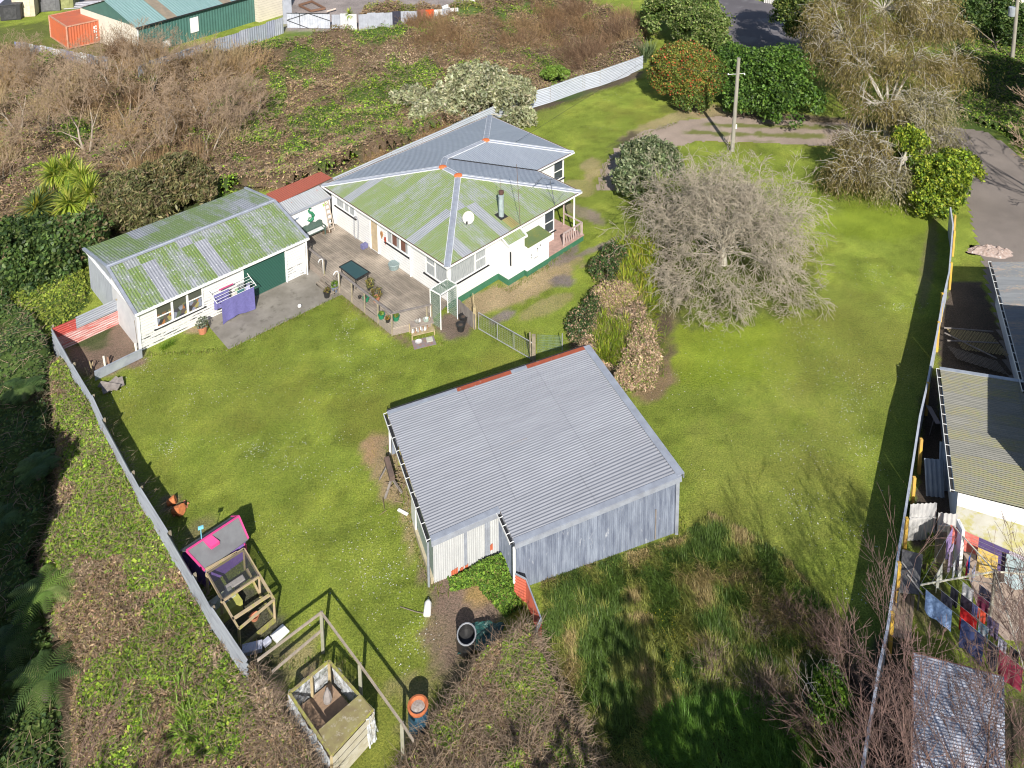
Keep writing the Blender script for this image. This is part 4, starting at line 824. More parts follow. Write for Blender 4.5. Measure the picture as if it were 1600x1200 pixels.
for k in range(15):
    i=k%3; pr=proto[i]; o=pr[0] if pr[1]==0 else pr[0].copy(); o['label']='%s figurine, %s from the left on the %s shelf by the deck corner'%(onames[i],('first second third fourth'.split()+['last'])[(k//3)%5] if k<12 else ('first','middle','last')[k-12],'lower' if k<12 else 'upper')
    if pr[1]: C.objects.link(o)
    pr[1]+=1; o.location=SP(L12*(.46+.034*k),.5+.2*random.random(),.3) if k<12 else SP(L12*(.55+.12*(k-11)),.3,.66)
for k,(t_,w_,cc,l) in enumerate(((.62,.3,(.12,.1,.09),'dark tray on the upper shelf beside the deck'),(.83,.32,(.3,.5,.4),'pale green basin on the upper shelf beside the deck'))):
    mb=MB(); c=SP(L12*t_,.3,.66); mb.lathe(c,[(.13,0),(.19,.12),(.17,.12),(.12,.03)],12); single(mb,'basin',simple('basin%d'%k,cc,.6,(.5,.5,.45),9),tuple(c),l,'basin')
for k,(t_,cc,l) in enumerate(((.55,(.6,.58,.55),'white bowl lying on the board in front of the shelf'),(.82,(.5,.5,.42),'pale square tray lying on the board in front of the shelf'))):
    c=SP(L12*t_,1.15,.07); mb=MB(); 
    if k==0: mb.lathe(c,[(.12,0),(.2,.08),(.18,.08),(.1,.02)],12)
    else: mb.box(c+[0,0,.03],(.35,.35,.05),.3)
    single(mb,'bowl' if k==0 else 'tray',simple('bowl%d'%k,cc,.6),tuple(c),l,'bowl' if k==0 else 'tray')
# trellis arch
TA,TB,TC,TD=W(672,452,2.15),W(699,436,2.15),W(714,445,2.15),W(688,461,2.15)
arch=thing('trellis_arch','white framed arch with dark green lattice sides at the house corner','arch',tuple(X3((TA+TC)/2,0)))
M['lattice']=simple('lattice_green',(.05,.12,.08),.6,(.3,.36,.3),20)
def lattice(name,p,ex,ey,w,h,mat,parent,step=.13,bw=.022,th=.012):
    mb=MB(); ex=nrm(ex); ey=nrm(ey); nn=np.cross(ex,ey); k=-h
    while k<w:
        for sg in (0,1):
            pts=[]
            x0=max(0,k); y0=x0-k; x1=min(w,k+h); y1=x1-k
            if x1-x0<.04: continue
            if sg: x0,x1=w-x0,w-x1
            mb.beam(p+ex*x0+ey*y0+nn*th*sg,p+ex*x1+ey*y1+nn*th*sg,bw,th,up=nn)
        k+=step
    return mb.build(name,mat,parent)
for a,b in ((TA,TD),(TB,TC)):
    lattice('lattice_side',X3(a,.08),X3(b,0)-X3(a,0),np.array([0,0,1.]),float(np.linalg.norm((b-a)[:2])),2.05,M['lattice'],arch)
lattice('lattice_top',TA,TB-TA,TD-TA,float(np.linalg.norm(TB-TA)),float(np.linalg.norm(TD-TA)),M['lattice'],arch,step=.12)
for p in (TA,TB,TC,TD): mb=MB(); mb.beam(X3(p,0),X3(p,2.18),.05,.05); mb.build('post',M['white'],arch)
for a,b in ((TA,TB),(TB,TC),(TC,TD),(TD,TA)): mb=MB(); mb.beam(a,b,.05,.06); mb.build('top_rail',M['white'],arch)
# short paling fence and gate post
pf0,pf1=W(715,466,1.0),W(742,490,1.05)
pf=thing('paling_fence','short grey paling fence between the arch and the metal gate','fence',tuple(X3((pf0+pf1)/2,0)))
d=nrm(pf1-pf0); L=np.linalg.norm(pf1-pf0); n=9
for k in range(n): mb=MB(); p=pf0+d*L*(k+.5)/n; mb.beam(X3(p,.03),X3(p,.98+.03*(k%2)),L/n*.9,.02,up=(d[1],-d[0],0)); mb.build('paling',M['greytimber'],pf)
mb=MB(); mb.beam(X3(pf0,.8)+[.03,.03,0],X3(pf1,.8)+[.03,.03,0],.05,.09); mb.build('rail',M['paletimber'],pf)
mb=MB(); g0=W(742,513,0); mb.beam(g0,g0+[0,0,1.35],.17,.17); mb.beam(g0+[-.02,.1,1.2],g0+[-.12,.35,1.95],.04,.03); single(mb,'gate_post',M['paletimber'],tuple(g0),'pale square timber gate post at the end of the paling fence','post')
# wire farm gate
ga=W(748,514,.1); gb_=W(833,563,.1)
gate=thing('metal_gate','long galvanised pipe and wire farm gate across the lawn','gate',tuple(X3((ga+gb_)/2,0)))
M['galvp']=simple('galv_pipe',(.45,.46,.46),.4,(.36,.37,.38),5,metal=.4)
gdv=nrm(gb_-ga); gl_=np.linalg.norm(gb_-ga)
def GT(t,z): p=ga+gdv*t; return np.array([p[0],p[1],z])
mb=MB(); mb.tube([GT(0,.12),GT(gl_,.12),GT(gl_,1.0),GT(gl_-.15,1.12),GT(0,1.12),GT(0,.12)],.025,7); mb.build('frame',M['galvp'],gate)
for t_ in (gl_*.36,gl_*.66): mb=MB(); mb.tube([GT(t_,.12),GT(t_,1.12)],.02,6); mb.build('upright',M['galvp'],gate)
mb=MB(); n=int(gl_/.12)
for k in range(n): t_=gl_*k/n; mb.tube([GT(t_,.12),GT(t_,1.1)],.004,3,cap=False)
for k in range(8): mb.tube([GT(0,.2+k*.12),GT(gl_,.2+k*.12)],.004,3,cap=False)
mb.build('wire_mesh',M['mesh'],gate)
mb=MB(); c=W(834,566,0); mb.beam(c,c+[0,0,1.6],.2,.2); mb.beam(c+[-.16,.02,0],c+[-.2,.02,1.75],.07,.05); single(mb,'strainer_post',M['timber'],tuple(c),'weathered strainer post beside the barn roof corner','post')
na,nb=W(840,552,0),W(873,555,0)
nf=thing('netting_fence','sagging green wire netting between the strainer post and the garden bed','netting',tuple(X3((na+nb)/2,0)))
nb2=nb+[.2,.4,0]; mb=MB()
for k in range(22): t_=k/21; p=na*(1-t_)+nb2*t_; mb.tube([p,p+[0,0,1.15-.3*t_]],.005,3,cap=False)
for k in range(10): mb.tube([na+[0,0,.1+k*.11],nb2+[0,0,.08+k*.085]],.005,3,cap=False)
mb.build('netting',simple('green_wire',(.18,.26,.2),.6),nf)
mb=MB(); mb.tube([nb2,nb2+[0,0,1.]],.03,6); mb.build('stake',M['galvp'],nf)
# drying rack on the garage wall
ra=thing('drying_rack','white folding clothes rack fixed to the garage wall, hung with washing','drying rack',tuple(GP(5.1,0,0)))
def RK(a,o,z): return GP(a,F0-o,z)
mb=MB(); a0,a1=4.0,6.35
for a in (a0,a1): mb.tube([RK(a,.0,1.75),RK(a,1.1,1.5)],.02,6); mb.tube([RK(a,.0,1.2),RK(a,.9,1.55)],.015,5)
for k in range(5): o=.25+.21*k; mb.tube([RK(a0,o,1.75-.23*o),RK(a1,o,1.75-.23*o)],.012,5)
mb.build('rack_frame',M['white'],ra)
def cloth(name,p,ex,L,drop,mat,label,cat='cloth',waves=3,amp=.03,parent=None,outn=None,taper=0.,group=None,thick=.008,rag=0.):
    nx_,nz_=14,8; vs=[];fs=[]; ex=nrm(ex); on_=outn if outn is not None else nrm(np.cross(ex,(0,0,1))); r_=random.Random(int(abs(p[0]*977+p[1]*131)*10))
    ph=r_.random()*6
    for s in (0,1):
        for j in range(nz_+1):
            for i in range(nx_+1):
                t=i/nx_; q=j/nz_; tt=.5+(t-.5)*(1-taper*q); w_=amp*q*math.sin(ph+t*waves*6.28)+amp*.5*q*math.sin(ph*2+t*11)
                vs.append(p+ex*L*tt+on_*(w_+s*thick)+np.array([0,0,-drop*q*(1+rag*math.sin(t*7+ph))]))
    n=(nx_+1)*(nz_+1)
    for j in range(nz_):
        for i in range(nx_):
            a=j*(nx_+1)+i; fs.append((a,a+1,a+nx_+2,a+nx_+1)); fs.append((n+a,n+a+nx_+1,n+a+nx_+2,n+a+1))
    mb=MB(); mb.add(vs,fs); return single(mb,name,mat,tuple(p),label,cat,group,smooth=True)
def cm(name,c,c2=None): return simple(name,c,.9,c2 or tuple(q*.8 for q in c),9)
cloth('towel',RK(4.25,1.09,1.5),gd,1.95,1.35,cm('purple_cloth',(.14,.13,.34)),'large purple-blue sheet hanging from the rack outside the garage','sheet',rag=.06)
cloth('towel',RK(4.1,.46,1.64),gd,.9,.95,cm('purple_cloth2',(.16,.15,.36)),'second purple-blue sheet on the inner rail of the garage rack','sheet')
for k,(a,o,L,d_,cc,l,cat) in enumerate(((4.95,.88,.3,.5,(.6,.57,.5),'cream cloth on the garage rack beside a teal one','cloth'),(5.3,.88,.42,.34,(.05,.16,.17),'teal cloth on the outer rail of the garage rack','cloth'),(5.78,.88,.28,.34,(.5,.5,.7),'lilac and white cloth at the end of the garage rack','cloth'),(5.5,.46,.4,.3,(.25,.27,.27),'grey sock on the middle rail of the garage rack','sock'),(5.95,.66,.2,.3,(.2,.2,.3),'navy sock at the door end of the garage rack','sock'),(5.25,.66,.22,.25,(.3,.42,.25),'green cloth on the middle rail of the garage rack','cloth'))):
    cloth('washing',RK(a,o,1.75-.23*o),gd,L,d_,cm('w%d'%k,cc),l,cat)
mb=MB(); 
mb.beam(RK(4.5,.28,1.69),RK(5.35,.28,1.69),.1,.05); single(mb,'folded_towel',cm('pink_cloth',(.5,.06,.18)),tuple(RK(4.5,.28,1.6)),'bright pink towel folded over the inner rail of the garage rack','towel',bevel=.02)
# lawn edge things near the garage
def fence(name,label,pts_px,h,mat,post=None,pitch=.15,amp=.014,vertical=False,zb=None,cap=False,skew=None,extra=0,pstep=2.4,postoff=.06,group=None,z0=-.1,posth=None,rail=True):
    P=[W(x,y,h) for x,y in pts_px]; t=thing(name,label,'fence',tuple(X3(sum(P)/len(P),0)),group=group)
    for i in range(len(P)-1):
        a,b=P[i],P[i+1]; dz=(extra*((i*7)%3-1)); mb=MB(); L=np.linalg.norm((b-a)[:2])
        A0=X3(a,z0-.4 if zb else z0); B0=X3(b,z0-.4 if zb else z0); A1=X3(a,h+dz); B1=X3(b,h+dz)
        if vertical: mb.corr(A0,B0,B1,A1,pitch,amp)
        else: mb.corr(A0,A1,B1,B0,pitch,amp)
        mm=mat[i%len(mat)] if isinstance(mat,list) else mat
        mb.build('sheet',mm,t)
    if post is not None:
        for i in range(len(P)-1):
            a,b=P[i],P[i+1]; L=np.linalg.norm((b-a)[:2]); d=nrm(X3(b,0)-X3(a,0)); n_=np.array([d[1],-d[0],0]); k=max(1,int(L/pstep))
            for j in range(k): p=a+(b-a)*j/k+n_*postoff; mb=MB(); mb.beam(X3(p,-.1),X3(p,(posth or h)),.1,.08,up=d); mb.build('post',post,t)
            if rail: mb=MB(); q=n_*(postoff*.6); mb.beam(X3(a+q,h-.25),X3(b+q,h-.25),.04,.08); mb.build('rail',post,t)
    return t
fence('corrugated_fence','long low corrugated iron fence along the left edge of the lawn',[(80,509),(113,568),(143,618),(160,655),(205,738),(218,762),(262,832),(301,898),(330,950),(386,1033)],1.5,[M['fenceiron'],M['palewall2']] if 'palewall2' in M else M['fenceiron'],M['timber'],postoff=-.08,zb=1,pitch=.2,amp=.035,extra=.03)
# red and grey sheets closing the garage side plot
a,b,c2=W(82,512,1.5),W(118,497,1.5),W(182,468,1.5)
rf=thing('red_iron_fence','red and bare iron sheets fencing the dirt plot beside the garage','fence',tuple(X3(b,0)))
def hsheet(p,q,z0,z1,mat,off=0.): 
    d=nrm(X3(q,0)-X3(p,0)); n_=np.array([d[1],-d[0],0])*off; mb=MB(); mb.corr(X3(p+n_,z0),X3(p+n_,z1),X3(q+n_,z1),X3(q+n_,z0),.13,.016); mb.build('sheet',mat,rf)
hsheet(a,b,.75,1.5,M['red']); hsheet(b,c2,.85,1.55,M['fenceiron']); hsheet(a,c2,-.1,.82,simple('streaky_red',(.4,.07,.05),.6,(.55,.42,.4),2.5,stretch=(.6,.6,5)),.04)
mb=MB(); mb.beam(W(182,468,0),W(182,468,1.6),.09,.09); mb.build('post',M['timber'],rf)
mb=MB(); p0,p1=W(148,588,.3),W(222,552,.3); mb.beam(p0,p1,.05,.5); mb.beam(p0+[0,0,.26],p1+[0,0,.26],.1,.03); single(mb,'iron_edging',M['galv'],tuple(X3(p0,0)),'low grey iron strip edging the dirt plot by the garage','edging')
for k,(x,y,h_,cc,l) in enumerate(((165,576,.7,(.7,.66,.55),'pale timber stake leaning at the iron edging'),(171,572,.5,(.25,.15,.1),'rusty brown stake next to the pale one by the edging'),(214,553,.6,(.7,.67,.6),'white stake at the garage corner post'))):
    mb=MB(); c=W(x,y,0); mb.beam(c,c+[-.08,0.05,h_],.1,.04); single(mb,'stake',simple('stake%d'%k,cc,.8),tuple(c),l,'stake')
mb=MB(); c=W(216,545,0); mb.tube([c,c+[-.15,.15,1.6]],.02,6); mb.tube([c+[.15,0,0],c+[.02,.15,1.5]],.015,6); single(mb,'garden_tool',M['bark'],tuple(c),'two thin tool handles leaning on the grey garage gable','garden tool')
for k in range(4):
    c=W(133+4*k,585-2*k+k%2*4,0); mb=MB(); mb.beam(c,c+[(-1)**k*.15,.05,.35+.1*k],.05,.04); single(mb,'broken_stake',M['paletimber'],tuple(c),'short broken timber stake in the shaded fence corner, %s from the left'%('first','second','third','last')[k],'stake','broken stakes in the fence corner')
# old boards and stump by the fence
mb=MB(); c=W(178,612,0); 
for (dx,dy,L,w_,a_) in ((0,0,1.0,.55,R(35)),(-.5,.45,1.2,.25,R(-15)),(.25,.35,.6,.3,R(70))): mb.frame(c+[dx-.4,dy-.3,.08+abs(dx)*.1],np.array([math.cos(a_)*L,math.sin(a_)*L,.06]),np.array([-math.sin(a_)*w_,math.cos(a_)*w_,.12]),(0,0,.05))
single(mb,'scrap_boards',M['greytimber'],tuple(c),'pile of old grey-brown boards on the lawn by the left fence','boards')
# broken terracotta pots
for k,(x,y,s,a_,l) in enumerate(((268,783,.22,20,'upper broken orange terracotta pot by the left fence'),(278,797,.28,-15,'lower broken orange terracotta pot lying by the left fence'))):
    mb=MB(); c=W(x,y,.16); ax=nrm(np.array([math.cos(R(a_)),math.sin(R(a_)),.35])); mb.tube([c-ax*s*.8,c+ax*s*.75,c+ax*s*.8,c+ax*s*.4],[s*.55,s*.85,s*.7,s*.6],12,cap=False); single(mb,'broken_pot',simple('orange_clay',(.58,.2,.07),.8,(.4,.13,.05),6),tuple(X3(c,0)),l,'pot')
mb=MB(); c=W(287,795,0)
for k in range(14): q=c+[random.gauss(0,.15),random.gauss(0,.2),.03]; mb.lathe(q,[(.05,-.03),(.07,.01),(.02,.05)],5)
tag(mb.build('shards',M['terracotta'],None,at=tuple(c)),'heap of small clay shards beside the broken pots','shards',kind='stuff')
# ================= BARN =================
def plane(a,b,c): n=np.cross(b-a,c-a); n=n/np.linalg.norm(n); return n,np.dot(n,a)
def onplane(px,py,pl):
    n,dd=pl; z=2.5
    a=W(px,py,0.); b=W(px,py,4.); t=(dd-np.dot(n,a))/np.dot(n,b-a); return a+(b-a)*t
BL0,BL1,BR1=W(605,645,2.15),W(673,842,2.15),W(1063,741,2.85); bpl=plane(BL0,BL1,BR1)
BR0=onplane(917,542,bpl); BS1=onplane(780,795,bpl); BS2=onplane(803,846,bpl)
# X: continue the front-left edge to the right edge
def isect(p,d,q,e):
    A=np.array([[d[0],-e[0]],[d[1],-e[1]]]); t=np.linalg.solve(A,(q-p)[:2]); return p+d*t[0]
BX=isect(BL1,BS1-BL1,BR0,BR1-BR0); up=np.array([0,0,.0])
barn=thing('barn','large grey corrugated iron barn with stepped single-slope roof in the middle of the lawn','barn',tuple(X3((BL0+BR1)/2,0)))
_L=float(np.linalg.norm(BL1-BL0)); mb=MB(); mb.corr(BL0,BL1,BX,BR0,_L/round(_L/.135),.015); mb.corr(BS1,BS2,BR1,BX,.135,.015); broof=mb.build('roof',M['barnroof'],barn)
mb=MB(); e=[0,0,-.05]; mb.poly([BL0+e,BL1+e,BX+e,BR0+e]); mb.poly([BS1+e,BS2+e,BR1+e,BX+e]); mb.build('roof_underside',M['greytimber'],barn)
rd=nrm(BR1-BR0); mb=MB(); mb.beam(BR0+[0,0,.03]-rd*.05,BR1+[0,0,.03]+rd*.05,.34,.02); mb.beam(BR0+[.16,.06,-.1],BR1+[.16,.06,-.1],.03,.26); mb.build('ridge_cap',M['capgrey'],broof)
mb=MB(); mb.beam(BL1+[0,-.02,.02],BS1+[0,-.02,.02],.26,.02); mb.beam(BL1+[.04,-.14,-.1],BS1+[.04,-.14,-.1],.03,.24); mb.build('barge_flashing',M['capgrey'],broof)
mb=MB(); mb.beam(BS2+[0,-.02,.02],BR1+[0,-.02,.02],.26,.02); mb.beam(BS2+[.04,-.14,-.1],BR1+[.04,-.14,-.1],.03,.2); mb.build('barge_flashing',M['capgrey'],broof)
# far edge: dark strip, then patched rusty flashing
fd=nrm(BR0-BL0); FLn=np.linalg.norm(BR0-BL0); fn=nrm(np.array([-fd[1],fd[0],0]))
mb=MB(); mb.beam(BL0+fn*.1+[0,0,-.06],BR0+fn*.1+[0,0,-.06],.06,.22); mb.build('far_edge_strip',M['dark'],broof)
for (t0,t1,mm) in ((0,.33,'capgrey'),(.33,.6,'rust'),(.6,.68,'capgrey'),(.68,1.,'rust')):
    if mm=='rust' and 'rust' not in M: M['rust']=simple('rust_flashing',(.33,.075,.035),.8,(.25,.06,.03),4,col3=(.5,.45,.42),s3=5,lo3=.66,hi3=.7)
    mb=MB(); mb.beam(BL0+fd*FLn*t0+[0,0,.03],BL0+fd*FLn*t1+[0,0,.03],.3,.015); mb.build('flashing',M[mm],broof)
def gutterb(a,b,name='gutter',par=None,n=8,side=None):
    d=nrm(b-a); L=np.linalg.norm(b-a); s=nrm(np.cross(d,(0,0,1))) if side is None else side
    mb=MB(); mb.beam(a+s*.1+[0,0,-.08],b+s*.1+[0,0,-.08],.14,.02); mb.build(name+'_trough',M['dark'],par)
    mb=MB(); mb.beam(a+s*.17+[0,0,-.04],b+s*.17+[0,0,-.04],.02,.1); g=mb.build(name,M['white'],par)
    for k in range(n+1): mb=MB(); p=a+(b-a)*k/n; mb.beam(p-s*.0+[0,0,.015],p+s*.18+[0,0,.0],.03,.012); mb.build('bracket',M['white'],g)
sl_=nrm(np.array([-(BL1-BL0)[1],(BL1-BL0)[0],0])); sl_=sl_ if sl_[0]<0 else -sl_
gutterb(BL0,BL1,par=barn,n=9,side=sl_); gutterb(BS1,BS2,par=barn,n=4,side=sl_)
# walls
ins=.12
fl=nrm(X3(BR1-BR0,0)); wl=lambda p,dx,dy,z: np.array([p[0]+dx,p[1]+dy,z])
nN=nrm(np.array([fd[1],-fd[0],0]))  # towards camera
def dn(p,i=.1,s=.0): q=p-nN*i; return q
a,b=dn(BL1)+fd*.1,dn(BS1); mb=MB(); mb.corr(X3(a,0),X3(b,0),X3(b,b[2]-.08),X3(a,a[2]-.08),.09,.012); mb.build('front_wall',M['palewall'],barn)
# darker unpainted strips and rust at the foot
for (t0,t1,z0,z1,mm) in ((.46,.51,.25,2.05,'capgrey'),(.78,.86,.15,2.1,'capgrey')):
    mb=MB(); p=a+(b-a)*t0; q=a+(b-a)*t1; mb.corr(X3(p+nN*.02,z0),X3(q+nN*.02,z0),X3(q+nN*.02,z1),X3(p+nN*.02,z1),.09,.012); mb.build('bare_strip',M[mm],barn)
for (t0,t1,h_) in ((.26,.36,.3),(.39,.45,.25),(.47,.52,.3),(.86,.9,.3)):
    mb=MB(); p=a+(b-a)*t0; q=a+(b-a)*t1; z0=.02 if t1<.8 else .5; mb.corr(X3(p+nN*.028,z0),X3(q+nN*.028,z0),X3(q+nN*.028,z0+h_),X3(p+nN*.028,z0+h_*.8),.09,.012); mb.build('rust_patch',M['orange'] if 0 else M['rust2'] if 'rust2' in M else M.setdefault('rust2',simple('orange_rust',(.5,.13,.06),.8)),barn)
a,b=dn(BS2)+fd*.1,dn(BR1)-fd*.08; mb=MB(); mb.corr(X3(a,-.1),X3(b,-.1),X3(b,b[2]-.06),X3(a,a[2]-.06),.09,.012); mb.build('front_wall',M['barnwall'],barn)
mb=MB(); mb.beam(X3(b+nN*.05-fd*.0,0),X3(b+nN*.05,2.75),.14,.12); mb.build('corner_flashing',M['capgrey'],barn)
mb=MB(); p=a+(b-a)*.86+nN*.05; mb.beam(X3(p,.1),X3(p,1.5),.05,.03); mb.build('timber_strip',M['greytimber'],barn)
mb=MB(); mb.corr(X3(a,-.1),X3(dn(BS1),-.1),X3(dn(BS1),2.2),X3(a,2.2),.09,.012); mb.build('step_wall',M['barnwall'],barn)
q=X3(BR0,0)-fd*.1; mb=MB(); mb.corr(X3(b,-.1),X3(q,-.1),X3(q,BR0[2]-.08),X3(b,BR1[2]-.08),.09,.012); mb.build('side_wall',M['barnwall'],barn)
w0=BL0+fd*.15-fn*.1; mb=MB(); mb.corr(X3(w0,-.1),X3(q-fn*.1,-.1),X3(q-fn*.1,BR0[2]-.08),X3(w0,BL0[2]-.08),.09,.012); mb.build('rear_wall',M['barnwall'],barn)
# left side: open bay then solid wall
le=BL1-BL0; LL=np.linalg.norm(le[:2]); ldv=nrm(X3(le,0))
def LS(t,z,o=.0): p=X3(BL0,0)+ldv*t+fd*.1-sl_*-0*0+sl_*o; return np.array([p[0],p[1],z])
mb=MB(); mb.quad(LS(LL*.6,.25),LS(LL-.1,.25),LS(LL-.1,2.1),LS(LL*.6,2.1)); mb.build('side_panel',simple('pale_green_wall',(.3,.36,.34),.7,(.24,.3,.28),3),barn)
mb=MB(); mb.beam(LS(LL*.6,.12,.03),LS(LL-.1,.12,.03),.16,.3); mb.build('plinth',M['paletimber'] if 0 else simple('pale_plinth',(.45,.4,.28),.9,(.35,.3,.2),4),barn)
mb=MB(); mb.frame(LS(LL*.57,.28,.04),LS(LL*.66,.28,.04)-LS(LL*.57,.28,.04),sl_*.05,(0,0,1.8)); mb.build('door_edge',M['white'],barn)
mb=MB(); mb.beam(LS(.05,0,.02),LS(.05,2.1,.02),.09,.09); mb.build('post',M['white'],barn)
mb=MB(); mb.beam(LS(.75,0,-.25),LS(.75,2.1,-.25),.12,.12); mb.build('post',M['mosstimber'],barn)
mb=MB(); mb.tube([X3(dn(BL1)+sl_*.12+nN*.1,0.05),X3(dn(BL1)+sl_*.12+nN*.1,2.05)],.05,8); mb.build('downpipe',M['galv'],barn)
mb=MB(); mb.tube([X3(BS2+nN*.08-fd*.02,.6),X3(BS2+nN*.08-fd*.02,2.15)],.06,8); mb.build('downpipe',M['white'],barn)
mb=MB(); q0=LS(LL*.58,0,-.1); mb.quad(q0,q0+fd*5,q0+fd*5+[0,0,2.2],q0+[0,0,2.1]); mb.build('partition',M['greytimber'],barn)
# rusty red sheet fence running towards the camera
pts=[onplane(803,850,bpl)*[1,1,0]+[0,0,1.05],W(822,905,1.05),W(846,968,1.05)]
rfn=thing('red_sheet_fence','rust red iron fence panel running from the barn step into the brambles','fence',tuple(X3(pts[1],0)))
for i in range(2): mb=MB(); p,q=pts[i],pts[i+1]; mb.corr(X3(p,0),X3(p,1.05),X3(q,1.05),X3(q,0),.13,.016); mb.build('sheet',simple('red_rust_sheet',(.5,.11,.06),.7,(.42,.1,.06),3),rfn)
mb=MB(); mb.beam(pts[0],pts[1],.05,.04); mb.beam(pts[1],pts[2],.05,.04); mb.beam(pts[2],pts[2]+[-.25,-.45,-.1],.05,.2); mb.build('top_edge',M['galv'],rfn)
# saw horse, firewood, plank
c=W(612,752,0); sh_=thing('sawhorse','weathered timber saw horse with splayed legs by the open side of the barn','sawhorse',tuple(c))
b0,b1=W(604,716,.8),W(613,748,.72); b0[2]=.78; 
mb=MB(); mb.beam(b0,b1,.22,.22); mb.build('beam',simple('dark_wet_wood',(.16,.11,.09),.8,(.1,.075,.065),4),sh_)
bd=nrm(X3(b1-b0,0)); bs_=np.array([bd[1],-bd[0],0])
for e_,o in ((b0,.25),(b1,-.1)):
    for s in (-1,1): mb=MB(); p=e_+bd*o; mb.beam(p-[0,0,.05],X3(p+bs_*.38*s+bd*(.25 if o<0 else -.1),0),.1,.05); mb.build('leg',M['greytimber'],sh_)
mb=MB(); p,q=W(622,796,.06),W(637,804,.06); mb.beam(p,q,.12,.05); single(mb,'plank',M['white'],tuple(p),'short white plank on the grass by the barn door edge','plank')
c=W(628,745,0); mb=MB()
for k in range(70): p=c+[random.gauss(.15,.35),random.gauss(0,1.0),random.uniform(.02,.3)]; d=np.array([random.gauss(0,.35),random.gauss(0,.35),random.gauss(0,.1)]); mb.tube([p,p+d],[.02,.012],4)
tag(mb.build('brushwood',M['twig'],None,at=tuple(c)),'heap of cut brushwood sticks in the open bay of the barn','sticks',kind='stuff')
# white container, stick, barrel, tarp, fire drum
c=W(668,951,.14); mb=MB(); ax=nrm(np.array([-.02,1,.25])); mb.tube([c-ax*.24,c-ax*.22,c+ax*.18,c+ax*.24,c+ax*.3],[.12,.14,.14,.09,.05],14); single(mb,'container',M['white'],tuple(X3(c,0)),'white plastic container lying on the grass in front of the barn','container',smooth=True)
mb=MB(); mb.tube([W(625,948,.03),W(650,956,.05),W(676,961,.03)],.018,5); single(mb,'stick',M['bark'],tuple(W(650,955,0)),'long thin dark stick lying on the lawn near the white container','stick')
c=W(728,1022,0); ax=nrm(np.array([.05,-.32,1.])); bt=thing('black_barrel','black plastic barrel tipped over on the dirt beside the brambles','barrel',tuple(c))
mb=MB(); q=c+[0,.2,.05]; mb.tube([q,q+ax*.08,q+ax*.85,q+ax*.95,q+ax*.96],[.31,.35,.34,.33,.29],22,cap=False); mb.tube([q+ax*.5,q+ax*.51],[.35,.001],22,cap=False); mb.build('drum',M['black'],bt)
mb=MB(); t=[q+ax*.96+(np.array([1,0,0])*math.cos(k*.35)+np.cross(ax,[1,0,0])*math.sin(k*.35))*.33 for k in range(19)]; mb.tube(t,.03,6); mb.build('rim',simple('grey_rim',(.25,.26,.28),.4),bt)
mb=MB(); c=W(752,1005,0); n=16; vs=[];fs=[]
for j in range(n+1):
    for i in range(n+1): u,v=i/n,j/n; vs.append(c+[(u-.5)*1.3+(v-.5)*.4,(v-.5)*1.1,.15+.35*float(vn(np.array([u*5.]),np.array([v*5.]),1,31,3)[0])*math.sin(math.pi*u)**.5])
for j in range(n):
    for i in range(n): a_=j*(n+1)+i; fs.append((a_,a_+1,a_+n+2,a_+n+1))
mb.add(vs,fs); single(mb,'tarpaulin',simple('green_tarp',(.02,.09,.08),.5),tuple(c),'crumpled dark green tarpaulin behind the black barrel','tarpaulin')
c=W(654,1140,0); fd_=thing('fire_drum','rusty orange-topped blue steel drum full of ash against the dead hedge','drum',tuple(c))
mb=MB(); mb.lathe(c,[(.32,0),(.33,.4),(.34,.42),(.33,.44),(.33,.98)],20,cap=False); mb.build('drum',simple('blue_drum',(.03,.1,.16),.6,(.02,.06,.1),4),fd_)
mb=MB(); mb.lathe(c,[(.33,.9),(.35,.98),(.28,1.0),(.22,.9),(.19,.85)],20,cap=False); mb.build('rim',simple('orange_rust_rim',(.5,.15,.05),.8,(.35,.1,.04),7),fd_)
mb=MB(); mb.lathe(c,[(.28,.9),(.15,.93),(.01,.95)],14,cap=False); mb.build('ash',simple('ash',(.4,.36,.33),.95,(.25,.2,.17),14),fd_)
# ================= PLAYHOUSE and runs =================
ph=thing('playhouse','small purple playhouse with grey roof and bright pink trim by the left fence','playhouse',tuple(W(350,880,0)))
M['pink']=simple('hot_pink',(.62,.05,.22),.6,(.5,.06,.2),6); M['purple']=simple('purple_paint',(.16,.09,.34),.6,(.2,.12,.4),3); M['felt']=simple('grey_felt_roof',(.15,.155,.165),.9,(.12,.12,.13),2)
zr_,ze_=1.5,.72
R0_,R1_=W(291,861,zr_),W(373,807,zr_); E1_,E0_=W(388,842,ze_+.15),W(320,892,ze_+.15); bk=R0_*2-E0_; Bk0=W(291,855,1.35)
rdv=nrm(R1_-R0_); rn=nrm(np.array([-rdv[1],rdv[0],0])); Bk0=R0_+rn*.7; Bk0[2]=1.0; Bk1=R1_+rn*.7; Bk1[2]=1.0
mb=MB()
def slab(mb,P,th,m=0): 
    Q=[p+[0,0,-th] for p in P]; n=len(P); mb.add(list(P)+Q,[tuple(range(n)),tuple(range(n,2*n))[::-1]]+[(i,n+i,n+(i+1)%n,(i+1)%n) for i in range(n)],m)
slab(mb,[R0_,E0_,E1_,R1_],.04); slab(mb,[R0_,R1_,Bk1,Bk0],.04); pr_=mb.build('roof',M['felt'],ph)
mb=MB(); mb.beam(R0_+[0,0,.02],R1_+[0,0,.02],.07,.04); mb.build('ridge_trim',M['pink'],pr_)
